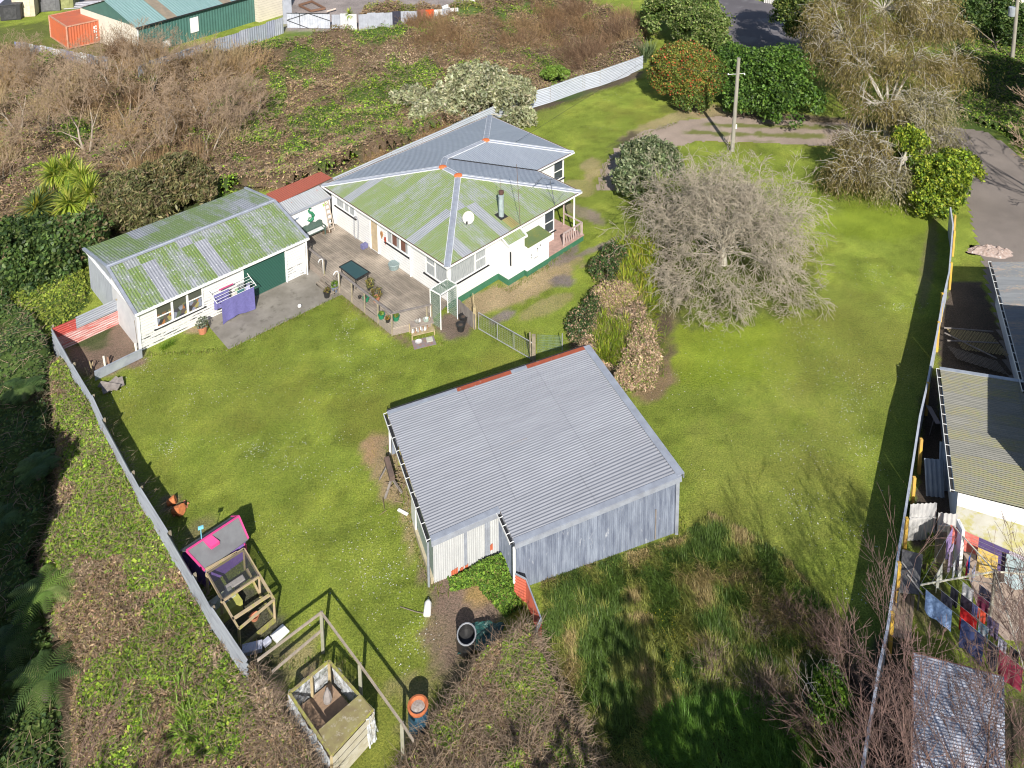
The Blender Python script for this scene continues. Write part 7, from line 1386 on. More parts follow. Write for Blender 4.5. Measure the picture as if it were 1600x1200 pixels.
for (x,y,l) in ((47,68,'tall tree outside the right edge beside the concrete drive, further one'),(53,58,'tall tree outside the right edge beside the concrete drive, nearer one')):
    b=np.array([x,y,0.]); leafy('shade_tree',l,'tree',tuple(float(q[0]) for q in pxs(b)),[(b+[0,0,8],(4,4,4)),(b+[0,0,4],(3.6,3.6,3))],8000,100,1.3,.6,DG,zb=0.,trunk=.3)
leafy('roadside_tree','dark broad tree in shade beside the far power pole','tree',(1560,90),[crowncentre(1545,20,3.5,(3.5,3,2.6)),crowncentre(1590,45,2.,(3,3,2.4)),crowncentre(1500,20,4.,(2.5,2.5,2.5))],20000,160,.8,.2,DG)
leafy('low_green_bush','leafy green bush at the foot of the willow beside the concrete drive','shrub',(1430,235),[crowncentre(1425,195,1.5,(1.6,1.5,1.6)),crowncentre(1412,240,.9,(1.2,1.2,1.3))],10000,110,.4,.15,[(.09,.17,.03),(.15,.24,.04),(.05,.1,.02)])
leafy('bed_shrub','dark glossy low shrub on the left edge of the island garden bed, upper one','shrub',(945,435),[crowncentre(945,422,.5,(.9,1.1,.6)),crowncentre(960,400,.5,(.8,.9,.6))],7000,90,.28,.09,[(.05,.09,.03),(.09,.14,.04),(.3,.2,.14)],[.5,.3,.2],trunk=.04)
leafy('bed_shrub','dark glossy low shrub on the left edge of the island garden bed, lower one','shrub',(905,530),[crowncentre(908,510,.4,(.8,1.1,.55)),crowncentre(925,480,.4,(.6,.8,.5))],7000,90,.26,.085,[(.05,.09,.03),(.1,.15,.04),(.42,.3,.2)],[.5,.25,.25],trunk=.04)
leafy('dead_bed_shrub','rounded pinkish tan dead bush in the middle of the garden bed','shrub',(950,485),[crowncentre(948,466,.6,(.9,.8,.6)),crowncentre(972,462,.6,(.7,.8,.6))],16000,160,.28,.055,[(.52,.38,.25),(.42,.30,.2),(.28,.2,.12),(.34,.38,.08)],[.33,.27,.2,.2],trunk=.04,st=2.4,mat='dry')
leafy('dead_bed_shrub','long pinkish tan dead bush along the right edge of the garden bed','shrub',(1005,580),[crowncentre(1003,555,.5,(.9,1.2,.55)),crowncentre(992,590,.4,(1.,.7,.5)),crowncentre(1005,520,.5,(.6,.9,.5))],22000,220,.28,.055,[(.52,.38,.25),(.42,.30,.2),(.28,.2,.12),(.2,.26,.05)],[.33,.27,.2,.2],trunk=.04,st=2.4,mat='dry')
leafy('field_bush','small bright green bush among the dead brush at the boundary fence','shrub',(1298,1095),[crowncentre(1298,1082,.6,(.55,.7,.6)),crowncentre(1290,1110,.35,(.45,.5,.4))],4500,70,.2,.07,[(.12,.24,.03),(.2,.33,.04),(.07,.12,.02)],trunk=.03)
leafy('rear_hedge_bush','yellow-green weedy bush in the gully beside the tall iron fence','shrub',(870,120),[crowncentre(868,116,-.9,(1.4,.9,.6))],4000,60,.35,.15,[(.16,.26,.04),(.2,.3,.06)])
# ---- weeping tree
def weeping(name,label,base,E,n,m,cols,Ls,trunkh,pale=500,group=None):
    b=G(*base); t=thing(name,label,'tree',tuple(b),group=group); vol=np.array([r[0]*r[1] for _,r in E]); pk=rng.choice(len(E),n,p=vol/vol.sum()); cc=np.array([E[i][0] for i in pk]); rr=np.array([E[i][1] for i in pk],float)
    # tufts: strands fall from boughs
    K=len(E)*26; pb=rng.choice(len(E),K,p=vol/vol.sum()); d=unit(rng.normal(size=(K,3))*[1,1,.8]+[0,-.1,.55]); tc=np.array([E[i][0] for i in pb])+d*np.array([E[i][1] for i in pb],float)*rng.uniform(.55,1.,(K,1)); ti=rng.integers(0,K,n)
    start=tc[ti]+rng.normal(size=(n,3))*[.42,.42,.22]; cen=np.array([E[i][0] for i in pb])[ti]; out=unit((start-cen)*[1,1,.2]); tone=rng.uniform(.7,1.25,K)[ti]; hue=rng.uniform(0,1,K)[ti]
    P=start; dv=unit(out*.9+rng.normal(size=(n,3))*.35+[0,0,.15]); L=Ls*rng.uniform(.5,1.3,n); parts=[]; cols=np.array(cols)
    for j in range(m):
        q=P+dv*(L/m)[:,None]; mid=(P+q)/2+rng.normal(size=(n,3))*.06; V,Fq=leafquads(mid,.052,5.5,dv,.75,.1); c=(cols[0]*(1-hue[:,None])+cols[1]*hue[:,None])*tone[:,None]*rng.uniform(.65,1.3,(n,1)); k=rng.uniform(0,1,n)<.09; c[k]=np.array(cols[2])*rng.uniform(.7,1.2,(k.sum(),1)); parts.append((V,Fq,np.repeat(c,4,0))); P=q; dv=unit(dv+np.array([0,0,-1.])*.75+rng.normal(size=(n,3))*.12)
    V,Fq,Cq=joinm(parts); V[:,2]=np.maximum(V[:,2],.03); npmesh('crown',V,Fq,M['leaf'],Cq,t)
    T=Tree(hash(name)%97+int(b[0])); 
    A=[];B=[];ra=[];rb=[]; f=b+np.array([0,0,trunkh]); A.append(b);B.append(f);ra.append(.32);rb.append(.24)
    for c,r in E:
        c=np.array(c); m_=f*.5+c*.5+[0,0,.3]; A+=[f,m_];B+=[m_,c];ra+=[.14,.09];rb+=[.09,.05]
    for i in range(K):
        c=np.array(E[pb[i]][0]); A.append(c);B.append(tc[i]);ra.append(.05);rb.append(.02)
        for s in range(3): e=unit(rng.normal(size=3)+(tc[i]-c)*.5); q=tc[i]+e*.6; e=e+[0,0,.35]; q=tc[i]+e*.7; A.append(tc[i]);B.append(q);ra.append(.026);rb.append(.016); A.append(q);B.append(q+unit(e+[0,0,-.9])*.9);ra.append(.016);rb.append(.008)
    v,f2=segtubes(A,B,ra,rb,4); npmesh('trunk',v,f2,M['palebark'],None,t); return t
WC=[(.29,.235,.08),(.2,.165,.07),(.36,.28,.2)]
weeping('weeping_tree','huge olive-brown weeping tree over the end of the driveway',(1385,215),[crowncentre(1320,55,6.5,(3.4,3.,2.)),crowncentre(1380,15,8.5,(4.,3.4,2.4)),crowncentre(1450,55,6.5,(3.2,3.,2.2)),crowncentre(1352,105,5.2,(3.,2.6,1.9)),crowncentre(1288,95,4.8,(1.8,1.8,1.5)),crowncentre(1425,110,5.,(2.8,2.4,1.9)),crowncentre(1487,105,4.6,(1.7,1.9,1.5)),crowncentre(1362,160,3.6,(2.,1.6,1.4)),crowncentre(1300,10,8.,(2.6,2.6,1.8)),crowncentre(1440,0,8.5,(3.2,3,2.2))],14500,6,WC,1.7,2.2)
weeping('weeping_tree','smaller weeping tree hanging low over the lawn end, beside the citrus tree',(1345,290),[crowncentre(1348,235,2.6,(1.8,1.5,1.2)),crowncentre(1330,275,1.5,(1.4,1.1,.9)),crowncentre(1370,268,1.7,(1.4,1.2,1.))],2800,6,WC,1.3,1.4)
weeping('weeping_tree','grey twiggy weeping tree between the big willow and the citrus',(1405,290),[crowncentre(1445,175,3.2,(2.2,2,1.8)),crowncentre(1450,215,2.2,(1.6,1.5,1.5)),crowncentre(1395,285,1.5,(1.5,1.3,1.2))],3000,6,[(.33,.29,.17),(.28,.25,.12),(.42,.37,.3)],1.7,1.6)
# ---- bare trees
def bare(name,label,p,T,rmin,mat,mat2,cat='tree',group=None,tw=.005):
    (A,B,ra,rb),(a,b,r1,r2)=T.split(rmin); t=thing(name,label,cat,tuple(p),group=group); v,f=segtubes(A+p,B+p,ra,rb,6); npmesh('trunk',v,f,M[mat],None,t); v,f=segtubes(a+p,b+p,np.maximum(r1,tw),np.maximum(r2,tw*.7),3); npmesh('crown',v,f,M[mat2],None,t); return t
Z3=np.zeros(3); M['paletwig']=simple('pale_twig',(.44,.385,.30),.9,(.28,.24,.18),3,col3=(.5,.47,.4),s3=5); M['greybark']=simple('grey_bark',(.36,.31,.25),.95,(.24,.2,.15),4); M['tantwig']=simple('tan_twig',(.38,.28,.19),.9,(.26,.185,.12),3)
# pruned, spreading tree in the middle: many arching limbs
T=Tree(5); rr_=random.Random(3)
for k in range(56):
    a_=2*math.pi*k*.618+rr_.uniform(-.1,.1); hi=k%5>1; el_=rr_.uniform(.75,1.5) if hi else rr_.uniform(.2,.6); d=np.array([math.cos(a_)*math.cos(el_),math.sin(a_)*math.cos(el_),math.sin(el_)]); T.grow(np.array([0,0,.7+rr_.random()*1.1])+d*.2,d,2.2 if hi else 2.55,.052,5,.85 if hi else .7,.70,(2,3),-.10 if hi else -.07,3,.22,.6,.28)
T.A.append(Z3);T.B.append(np.array([0,0,2.1]));T.ra.append(.28);T.rb.append(.04)
for i in range(len(T.A)):
    T.ra[i]=max(T.ra[i],.011);T.rb[i]=max(T.rb[i],.009)
    for q in (T.A,T.B):
        if q[i][2]<.15: q[i]=np.array([q[i][0],q[i][1],.15+.1*rr_.random()])
bare('pruned_bare_tree','wide domed bare tree with pale lichened branches in the middle of the right lawn',W(1130,416),T,.028,'palebark','paletwig'); print('pruned',len(T.A))
def btree(seed,h,depth=5,spread=.42,n0=1,up=.03,kids=(2,3),r=.11,side=.3,jit=.1):
    T=Tree(seed)
    for k in range(n0):
        a_=2*math.pi*k/max(1,n0); d=nrm([math.cos(a_)*.35*(n0>1),math.sin(a_)*.35*(n0>1),1]); T.grow(Z3.copy(),d,h*.36,r,depth,spread,.70,kids,up,3,jit,.6,side)
    return T
protos=[bare('bare_tree','tall bare pale-barked tree in the scrub above the cabbage trees',G(137,248),btree(11,7.6,5,.5,2,.03,(2,3),.12,.4),.04,'greybark','tantwig',tw=.013,group='bare trees in the gully'),
 bare('bare_tree','multi-stemmed bare tree left of the tallest pale trunk',G(78,225),btree(12,7.,5,.55,3,.03,(2,3),.10,.4),.035,'bark','tantwig',tw=.013,group='bare trees in the gully'),
 bare('bare_tree','leaning bare tree with long pale limbs near the garage ridge',G(262,240),btree(13,7.2,5,.6,3,.0,(2,3),.11,.4),.04,'greybark','tantwig',tw=.013,group='bare trees in the gully')]
spots=[(30,215,0,1.,.9),(205,205,1,2.,1.05),(320,205,2,1.1,.95),(365,232,1,2.6,.95),(180,150,0,.7,.85),(60,165,1,3.6,.85),(120,150,2,4.2,.85),(240,160,0,5.,.8),(300,145,1,5.6,.8),(395,200,2,3.,.75),(10,300,1,.2,.9),(210,285,2,5.3,.9),(230,120,0,2.2,.75),(270,105,1,1.2,.6),(350,170,0,3.3,.75),(20,130,2,2.2,.8),(330,255,0,4.4,.8),(150,120,1,.9,.6)]
ordn='first second third fourth fifth sixth seventh eighth ninth tenth'.split()
def rowof(y): return 'back' if y<140 else ('middle' if y<206 else 'front')
for i,(x,y,k,rz,s) in enumerate(spots):
    rw=rowof(y); o_=sorted(q[0] for q in spots if rowof(q[1])==rw).index(x)
    dup(protos[k],tuple(G(x,y)),rz,'bare twiggy tree, %s from the left in the %s row of scrub behind the garage'%(ordn[o_],rw),None,(s,s,s*.95))
# brown twig domes
def dome(name,label,c,r,h,n,cols,lean=(0,0),group=None,cat='shrub',seg=4,rad=.02):
    a=rng.uniform(0,2*math.pi,n); e=np.arccos(rng.uniform(0,1,n)**.8); d=np.stack([np.cos(a)*np.sin(e),np.sin(a)*np.sin(e),np.cos(e)],1)+rng.normal(size=(n,3))*.12
    P=np.array(c)+rng.normal(size=(n,3))*[r*.25,r*.25,.05]; P[:,2]=c[2]; L=rng.uniform(.55,1.05,n)[:,None]; parts=[]; dd=unit(d); step=np.array([r,r,h])*.9/seg; tone=rng.uniform(.6,1.3,n)
    cols=np.array(cols); cc=cols[rng.integers(0,len(cols),n)]*tone[:,None]
    for j in range(seg):
        Q=P+dd*step*L; v,f=segtubes(P,Q,np.full(n,rad*(1-.75*j/seg)),np.full(n,rad*(1-.75*(j+1)/seg)),3); parts.append((v,f,np.repeat(cc,6,0)))
        # side twigs
        for _ in range(2): s=P+(Q-P)*rng.uniform(0,1,(n,1)); e2=s+unit(dd+rng.normal(size=(n,3))*.7)*rng.uniform(.15,.5,(n,1))*r*.3; v,f=segtubes(s,e2,np.full(n,rad*.45),np.full(n,rad*.2),3); parts.append((v,f,np.repeat(cc*1.1,6,0)))
        P=Q; dd=unit(dd+rng.normal(size=(n,3))*.2+[lean[0],lean[1],.0])
    V,Fq,Cq=joinm(parts); o=npmesh(name,V,Fq,M['dry'],Cq,at=tuple(c)); return tag(o,label,cat,group)
BR=[(.27,.17,.10),(.20,.12,.075),(.33,.23,.14),(.15,.09,.06)]
for (x,y,r,h,n,l) in ((925,105,4.6,4.2,1700,'broad dome of bare brown twigs beyond the end of the iron fence'),(870,60,4.,3.2,1200,'brown bare shrub left of the broad twig dome'),(975,62,3.4,3.6,1000,'tall brown bare shrub touching the large green shrub'),(810,70,3.4,2.4,900,'low brown bare shrub in the middle of the far scrub'),(905,25,4.,3.,1000,'brown bare shrub at the top edge behind the twig dome'),(830,115,2.8,1.8,600,'low brown shrub beside the stepped iron fence'),(350,215,3.,2.6,700,'dark tangled twig shrub above the garage end'),(310,250,2.6,2.2,600,'tangled brown shrub right of the olive shrubs'),(190,85,2.4,3.,600,'clump of brown bare stems against the cream gable'),(230,80,2.4,3.,500,'bare brown stems in front of the green workshop corner'),(10,95,2.6,2.6,400,'pale dry stems at the upper left edge'),(395,255,2.2,1.6,400,'low brown shrub between garage roof and green weeds')):
    dome('bare_shrub',l,G(x,y),r,h,n,BR,group='bare shrubs in the gully')
# dead brush in the rough field
for (x,y,r,h,n,l,cc) in ((1290,1000,1.2,1.1,420,'dead brown brush heap by the boundary fence, upper one',None),(1200,1085,1.1,.9,420,'dead grey-brown brush heap in the middle of the rough field',1),(1250,1130,1.1,.8,380,'dead brown brush beside the bright green bush',None),(1235,960,.9,.7,300,'small dead brush heap at the edge of the lawn',None),(1115,1040,1.,.7,260,'straw-coloured fallen branches in the long grass',1),(1320,1060,.9,1.,260,'dark dead twigs against the boundary fence',None),(1180,990,.8,.6,220,'low dead twigs between grass and brush',1)):
    dome('dead_brush',l,W(x,y),r,h,n,[(.3,.22,.16),(.2,.14,.1),(.38,.3,.22)] if cc else [(.2,.13,.1),(.14,.1,.07),(.28,.2,.14)],group='dead brush heaps',rad=.012)
def thicket(name,label,specs,seed):
    parts=[]
    for (x,y,r0,h0,n,cc) in specs:
        c=G(x,y); a=rng.uniform(0,2*math.pi,n); e=np.arccos(rng.uniform(0,1,n)**.7); dd=unit(np.stack([np.cos(a)*np.sin(e),np.sin(a)*np.sin(e),np.cos(e)],1)+rng.normal(size=(n,3))*.15); P=np.array(c)+rng.normal(size=(n,3))*[r0*.3,r0*.3,0]; L=rng.uniform(.5,1.1,n)[:,None]; tone=rng.uniform(.6,1.35,n)[:,None]; cl=np.array(cc)*tone
        for j in range(4):
            Q=P+dd*np.array([r0,r0,h0])*.25*L; v,f=segtubes(P,Q,np.full(n,.024*(1-.2*j)),np.full(n,.024*(.8-.2*j)),3); parts.append((v,f,np.repeat(cl,6,0)))
            for _ in range(3): s_=P+(Q-P)*rng.uniform(0,1,(n,1)); e2=s_+unit(dd+rng.normal(size=(n,3))*.7)*rng.uniform(.2,.55,(n,1))*r0*.3; v,f=segtubes(s_,e2,np.full(n,.012),np.full(n,.007),3); parts.append((v,f,np.repeat(cl*1.1,6,0)))
            P=Q; dd=unit(dd+rng.normal(size=(n,3))*.22)
    V,Fq,Cq=joinm(parts); tag(npmesh(name,V,Fq,M['dry'],Cq),label,'scrub',kind='stuff')
tn=[(.42,.29,.15),(.34,.23,.12),(.27,.17,.09),(.47,.36,.2)]; sp_=[]
for _ in range(95):
    x,y=rng.uniform(-20,410),rng.uniform(95,300)
    if y>395-x*.33 and x<130: pass
    if 35<x<185 and 225<y: continue
    if 150<x and y>330-(x-150)*.25: continue
    sp_.append((x,y,rng.uniform(1.3,2.5),rng.uniform(1.6,4.),270,tn[rng.integers(0,4)]))
for _ in range(62): sp_.append((rng.uniform(640,990),rng.uniform(30,95),rng.uniform(1.2,2.4),rng.uniform(1.4,3.2),260,tn[rng.integers(1,3)]))
for _ in range(80): sp_.append((rng.uniform(410,700),rng.uniform(75,250),rng.uniform(.6,1.5),rng.uniform(.35,.9),150,tn[rng.integers(0,3)]))
thicket('bare_thicket','tan and brown tangle of bare shrubs filling the gully behind garage and house',sp_,1)
T=btree(44,2.2,3,.7,2,-.02,(2,3),.04,.4); bare('dead_sapling','pale dead sapling lying in the rough field beside the boundary fence',W(1268,1095),T,.012,'palebark','palebark')
# reddish bare trees, lower right, and twigs at the lower left
bare('red_bare_tree','reddish bare tree with dense upright twigs over the woodshed roof',np.array([11.6,17.2,0]),btree(61,10.2,6,.42,6,.05,(2,3),.09,.36,.09),.02,'redtwig','redtwig',tw=.006)
bare('red_bare_tree','reddish bare tree rising at the lower right corner of the picture',np.array([14.6,18.6,0]),btree(62,9.4,6,.45,5,.05,(2,3),.09,.34,.09),.02,'redtwig','redtwig',tw=.006)
bare('red_bare_tree','low reddish twiggy tree between the rough field and the boundary fence',np.array([8.9,18.8,0]),btree(63,6.5,5,.5,3,.05,(2,3),.07,.35,.1),.02,'redtwig','redtwig')
bare('bare_corner_tree','bare pale-pink twigs reaching in at the lower left corner',np.array([-15.6,16.5,-2.0]),btree(64,10.,5,.42,2,.05,(2,3),.08,.3,.08),.02,'palebark','redtwig')
bare('bare_tree','bare tree just outside the right edge beside the concrete drive',np.array([37.,56,0]),btree(91,9,5,.5,3,.03,(2,3),.12,.4),.04,'greybark','tantwig',tw=.02)
bare('bare_tree','second bare tree outside the right edge above the concrete drive',np.array([42.,62,0]),btree(92,9,5,.5,3,.03,(2,3),.12,.4),.04,'greybark','tantwig',tw=.02)
# tall trees outside the picture that throw the shadows
for (x,y,h,l) in ((-24.8,24.3,12,'tall dense tree beyond the left edge, furthest of three'),(-22.9,22.6,12,'tall dense tree beyond the left edge, second furthest'),(-21.2,18.2,10.5,'tall dense tree outside the lower left, nearest of three')):
    b=np.array([x,y,-2.6]); leafy('shade_tree',l,'tree',tuple(float(q[0]) for q in pxs(b)),[(b+[0,0,h*.72],(2.7,3.,h*.26)),(b+[0,0,h*.42],(2.6,2.6,h*.2))],11000,130,1.0,.5,DG,zb=-2.6,trunk=.3)
for (x,y,h,s,l) in ((4.6,7.5,11.5,71,'tall half-bare poplar below the picture, left one'),(7.6,8.3,12.,72,'tall half-bare poplar below the picture, middle one'),(10.6,8.,11.5,73,'tall half-bare poplar below the picture, right one'),(-9,8,8.5,74,'tall half-bare tree behind the left bank'),(-12.,10,8,75,'slender half-bare tree behind the left bank')):
    T=btree(s,h,4,.28,2,.08,(2,3),.2,.5); b=np.array([x,y,0.]); t=bare('poplar_tree',l,b,T,.05,'bark','twig'); tips=np.array(T.tips); n=3200; P=tips[rng.integers(0,len(tips),n)]+rng.normal(size=(n,3))*.45+b; V,Fq=leafquads(P,.28,1.4); npmesh('foliage',V,Fq,M['leaf'],colmix(n,DG),t)
# ---- strap-leaved plants
def rosette(c,n,L,wd,elo,ehi,droop,jit=.06):
    a=rng.uniform(0,2*math.pi,n); e=rng.uniform(elo,ehi,n); D=np.stack([np.cos(a)*np.cos(e),np.sin(a)*np.cos(e),np.sin(e)],1); P=np.tile(np.array(c,float),(n,1))+rng.normal(size=(n,3))*jit; return blades(P,D,L*rng.uniform(.7,1.15,n),wd,droop*rng.uniform(.6,1.4,n),3)
def cabbage(name,label,heads,base,cols,group,L=1.15,n=150,zl=None):
    b=G(*base); t=thing(name,label,'tree',tuple(b),group=group)
    for h_ in heads:
        v,f,k=rosette(h_,n,L,.12,-.9,1.5,.8); c=colmix(n,cols,None,.2,k); npmesh('crown',v,f,M['leaf'],c,t)
    A=[];B=[];ra=[];rb=[]; f0=b+[0,0,.8]; A.append(b);B.append(f0);ra.append(.2);rb.append(.17)
    for h_ in heads: A.append(f0);B.append(np.array(h_));ra.append(.15);rb.append(.1)
    v,f=segtubes(A,B,ra,rb,7); npmesh('trunk',v,f,M['bark'],None,t)
CB=[(.40,.47,.06),(.30,.38,.05),(.5,.5,.12),(.16,.24,.04)]; CB2=[(.14,.2,.07),(.2,.26,.08),(.09,.13,.04),(.4,.36,.05)]
cabbage('cabbage_tree','cabbage tree with several bright yellow-green heads beside the garage',[W(84,274,2.4),W(128,284,2.4),W(108,320,2.),W(140,305,2.2),W(106,268,2.5)],(108,375),CB,'cabbage trees',1.45,330)
cabbage('cabbage_tree','darker green cabbage tree head nearest the left edge',[W(56,328,1.9),W(66,318,1.7)],(55,390),CB2,'cabbage trees',1.4,300)
cabbage('young_cabbage_tree','small cabbage tree in front of the pale fence panels by the yard gate',[W(545,22,1.8)],(545,42),CB,'cabbage trees',.8,90)
def clump(name,label,pts,n,L,wd,cols,cat='plant',elo=.5,ehi=1.45,droop=1.1,group=None,stuff=False,zb=0.):
    parts=[]
    for p in pts:
        v,f,k=rosette(np.array(p)+[0,0,zb],n,L,wd,elo,ehi,droop); parts.append((v,f,colmix(n,cols,None,.3,k)*rng.uniform(.8,1.2)))
    V,Fq,Cq=joinm(parts); o=npmesh(name,V,Fq,M['leaf'],Cq,at=tuple(pts[0])); return tag(o,label,cat,group,'stuff' if stuff else None)
clump('flax','upright dark green flax at the end of the stepped iron fence',[W(1008,98),W(1016,92),W(1000,95)],60,2.1,.09,[(.08,.12,.05),(.13,.18,.08),(.2,.24,.13)],elo=.9,droop=.4)
clump('tree_fern','lime green fern fronds below the driveway shrub',[W(1030,300,.9),W(1026,290,.7)],80,1.5,.22,[(.28,.38,.04),(.2,.3,.03)],elo=.2,droop=.9); clump('palm_clump','dark yellow-green palm-like clump beside the pruned tree',[W(1003,310,.6),W(1015,318,.5)],90,1.3,.16,[(.2,.24,.04),(.1,.14,.03)],elo=.2,droop=.9)
pts=[W(*p,.1) for p in zip(rng.uniform(968,1018,150),rng.uniform(385,490,150))]
pts=[p for p in pts]; clump('day_lilies','bright yellow-green strappy lilies filling the upper garden bed',pts,40,.95,.055,[(.34,.42,.03),(.25,.34,.03),(.14,.2,.02),(.46,.42,.06)],stuff=True)
pts=[W(958+26*math.cos(a_)*q,532+34*math.sin(a_)*q,.2) for a_,q in zip(rng.uniform(0,6.28,80),rng.uniform(.2,1.1,80))]+[W(1010+rng.normal()*8,505+rng.normal()*22,.1) for _ in range(30)]
clump('agapanthus_bed','yellow-green strap leaves in the lower garden bed behind the barn corner',pts,36,.8,.05,[(.3,.38,.03),(.2,.28,.03),(.12,.18,.02),(.36,.38,.05)],stuff=True)
pts=[G(x,y,.2) for x,y in ((205,1010),(250,985),(270,1075),(225,1110),(310,1125),(240,1140),(290,1090),(210,1060),(330,1160))]
for i,p in enumerate(pts): clump('agapanthus','agapanthus clump on the bank outside the left fence, %s in order from left'%ordn[sorted(q[0] for q in pts).index(p[0])],[p+rng.normal(size=3)*[.25,.25,0] for _ in range(5)],34,.75,.05,[(.2,.33,.05),(.14,.24,.03),(.28,.4,.08)],group='agapanthus clumps on the bank',elo=.3)
clump('yard_weeds','spiky green weeds beside the grey screen in the neighbouring yard',[W(x,y) for x,y in ((1435,885),(1442,905),(1450,880),(1437,925),(1470,865),(1425,800),(1455,845))],40,.6,.05,[(.16,.25,.04),(.24,.3,.05),(.1,.16,.03)],stuff=True)
# potted-looking weeds at the garage wall
clump('garage_weeds','clump of bright grass growing against the garage wall',[W(x,y) for x,y in ((255,545),(262,541),(268,538))],120,.35,.02,[(.14,.25,.02),(.2,.3,.04)],elo=.3,stuff=True)
# ---- ferns: fronds with leaflets
def fern(label,c,n,L,cols,e0=.55,aim=None,group='tree ferns in the gully'):
    t=thing('tree_fern_plant',label,'tree fern',tuple(c),group=group); parts=[]
    for k in range(n):
        a_=2*math.pi*k/n+rng.uniform(-.15,.15); e_=e0+rng.uniform(-.2,.25); d=np.array([math.cos(a_)*math.cos(e_),math.sin(a_)*math.cos(e_),math.sin(e_)]); p=np.array(c,float)+[0,0,1.2]; m=20; S=L/m; col=np.array(cols[rng.integers(0,len(cols))])*rng.uniform(.75,1.2)
        A=[];D=[];LL_=[]
        for j in range(m):
            sd=nrm(np.cross(d,[0,0,1])); q=(j+1)/m; w_=.36*math.sin(math.pi*min(1,q*.92+.08))**.7
            for s in (-1,1): A.append(p.copy()); D.append(sd*s+d*.45+[0,0,-.15]); LL_.append(w_)
            p=p+d*S; d=nrm(d+np.array([0,0,-1.])*1.5/m)
        v,f,kk=blades(np.array(A),np.array(D),np.array(LL_),.05,.5,2); parts.append((v,f,np.tile(col,(len(v),1))*rng.uniform(.8,1.15,(len(v),1))))
    V,Fq,Cq=joinm(parts); npmesh('fronds',V,Fq,M['leaf'],Cq,t); v,f=segtubes([np.array(c)],[np.array(c)+[0,0,1.2]],[.14],[.11],7); npmesh('trunk',v,f,M['bark'],None,t)
FC_SUN=[(.24,.36,.08),(.17,.28,.06),(.3,.4,.12)]; FC_SHADE=[(.1,.17,.05),(.07,.13,.04),(.14,.21,.06)]  # sunlit and shaded copies of one fern green, light put into the colour
fern('green tree fern coloured as sunlit at the foot of the bank, upper one',G(74,965),12,1.55,FC_SUN); fern('blue-green tree fern coloured as shaded at the lower left, below the sunlit one',G(72,1105),13,1.6,FC_SHADE); fern('tree fern coloured as shaded in the lower left corner',G(15,1050),12,1.4,FC_SHADE); fern('tree fern coloured as shaded in the gully at the left edge',G(40,640),12,1.2,FC_SHADE); fern('low tree fern coloured as shaded near the middle of the gully',G(62,765),11,1.1,FC_SHADE); fern('tree fern coloured as shaded at the left edge above the brambles',G(5,850),11,1.2,FC_SHADE)
# ---- long grass in the rough field
def longgrass():
    poly=[(848,905),(1060,842),(1110,803),(1180,835),(1240,880),(1300,950),(1335,1000),(1350,1230),(925,1260),(900,1120),(855,1040),(846,975)]
    n=15000; P,Pw=insamp(poly,n); m=6; X=np.repeat(P[:,0],m)+rng.normal(0,.05,n*m); Y=np.repeat(P[:,1],m)+rng.normal(0,.05,n*m); sd=sdist(X,Y,Pw); N=n*m
    hh=vn(P[:,0],P[:,1],1.3,61,4); t=np.repeat(hh,m); lean=np.repeat(vn(P[:,0],P[:,1],2.,62,2)*6.28,m)+rng.normal(0,1.,N); e=rng.uniform(.5,1.4,N); D=np.stack([np.cos(lean)*np.cos(e),np.sin(lean)*np.cos(e),np.sin(e)],1)
    L=(.16+.42*t)*rng.uniform(.6,1.3,N)*(.35+.65*sm(-.1,.8,sd)); v,f,k=blades(np.stack([X,Y,X*0],1),D,L,.022,1.3,2)
    pz=np.repeat(vn(P[:,0],P[:,1],.9,63,4),m); cols=np.where((pz>.62)[:,None],np.array([[.42,.33,.15]]),np.where((pz>.47)[:,None],np.array([[.27,.29,.07]]),np.array([[.10,.165,.03]])))*rng.uniform(.6,1.35,(N,1)); x,y=pxs(np.stack([X,Y,X*0],1)); gg=(((x-1140)/130)**2+((y-1160)/70)**2<1+.6*(pz-.5)); cols[gg]=np.array([.11,.22,.03])*rng.uniform(.7,1.4,(gg.sum(),1))
    tag(npmesh('long_grass',v,f,M['leaf'],np.repeat(cols,k,0)),'rough long grass with straw patches in the field in front of the barn','grass',kind='stuff')
    n=500; P,_=insamp([(1010,960),(1060,960),(1090,1040),(1050,1100),(1010,1040)],n); pp=np.stack([P[:,0],P[:,1],rng.uniform(.15,.4,n)],1); V,Fq=leafquads(pp[:140],.03,1.); tag(npmesh('yellow_flowers',V,Fq,M['leaf'],np.tile([.6,.5,.02],(len(V),1))),'tiny yellow flowers in the long grass','flowers',kind='stuff')
longgrass()
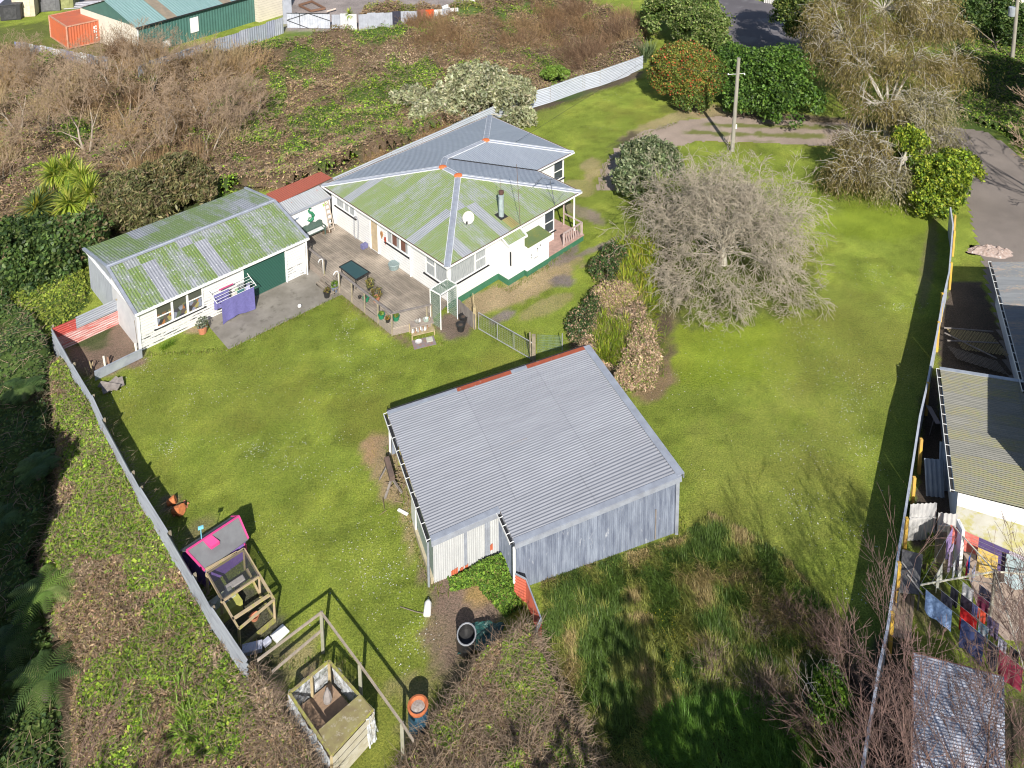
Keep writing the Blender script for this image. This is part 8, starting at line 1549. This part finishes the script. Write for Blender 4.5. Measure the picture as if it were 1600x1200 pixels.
# short tufts that break the edges of lawn, beds and slab
def tufts():
    lines=[[(225,556),(357,548),(530,464),(612,523),(665,530),(700,540)],[(605,700),(640,810),(673,918),(700,930)],[(905,612),(985,612),(1035,590),(1038,500)],[(1065,845),(1064,800)],[(430,1060),(500,1180)],[(777,445),(795,456),(852,420),(890,390)],[(742,515),(833,568)],[(600,240),(800,190),(1005,122)],[(940,300),(945,260),(1000,212),(1060,192)],[(400,1040),(560,1030)],[(1440,620),(1400,900)]]
    PP=[]
    for l in lines:
        w_=[W(*p) for p in l]
        for a,b in zip(w_[:-1],w_[1:]): L=np.linalg.norm(b-a); k=int(L*55); t=rng.uniform(0,1,(k,1)); PP.append(a+(b-a)*t+rng.normal(size=(k,3))*[.12,.12,0])
    P=np.concatenate(PP); n=len(P); a=rng.uniform(0,6.28,n); e=rng.uniform(.6,1.5,n); D=np.stack([np.cos(a)*np.cos(e),np.sin(a)*np.cos(e),np.sin(e)],1); v,f,k=blades(P,D,rng.uniform(.08,.22,n),.03,1.,2)
    tag(npmesh('edge_grass',v,f,M['leaf'],colmix(n,[(.13,.2,.02),(.19,.23,.04),(.25,.22,.08)],None,.3,k)),'uncut grass along fences, walls and bed edges','grass',kind='stuff')
tufts()

def lawn_tufts():
    L1=[(150,600),(225,560),(357,550),(532,466),(612,525),(700,545),(830,585),(605,645),(590,690),(625,800),(665,925),(700,1010),(640,1080),(600,1130),(480,1000),(400,1020),(300,880),(200,690)]
    L2=[(985,612),(1038,590),(1045,500),(1010,400),(1000,330),(1060,250),(1150,235),(1330,240),(1480,335),(1345,1000),(1230,865),(1110,800),(1066,830),(1064,738)]
    L3=[(900,330),(880,230),(800,195),(1005,122),(1040,175),(960,225),(935,290)]; L4=[(745,512),(860,420),(900,380),(960,340),(940,420),(890,510),(860,550),(835,562)]
    PP=[]
    for poly,n in ((L1,30000),(L2,30000),(L3,7000),(L4,5000)): PP.append(insamp(poly,n,0)[0])
    P=np.concatenate(PP); q=vn(P[:,0],P[:,1],.8,77,4); P=P[rng.uniform(.15,.75,len(P))<q]; n=len(P); m=3; X=np.repeat(P[:,0],m)+rng.normal(0,.035,n*m); Y=np.repeat(P[:,1],m)+rng.normal(0,.035,n*m); N=n*m; a=rng.uniform(0,6.28,N); e=rng.uniform(.35,1.3,N)
    D=np.stack([np.cos(a)*np.cos(e),np.sin(a)*np.cos(e),np.sin(e)],1); v,f,k=blades(np.stack([X,Y,zg(X,Y)],1),D,rng.uniform(.05,.11,N),.022,.9,1)
    c=ground_albedo(X,Y)*np.ones(3); c=c*rng.uniform(.65,1.35,(N,1))*np.array([1.,1.05,.9]); tag(npmesh('lawn_grass',v,f,M['leaf'],np.repeat(c,k,0)),'short tufts of mown lawn grass','grass',kind='stuff')
lawn_tufts()
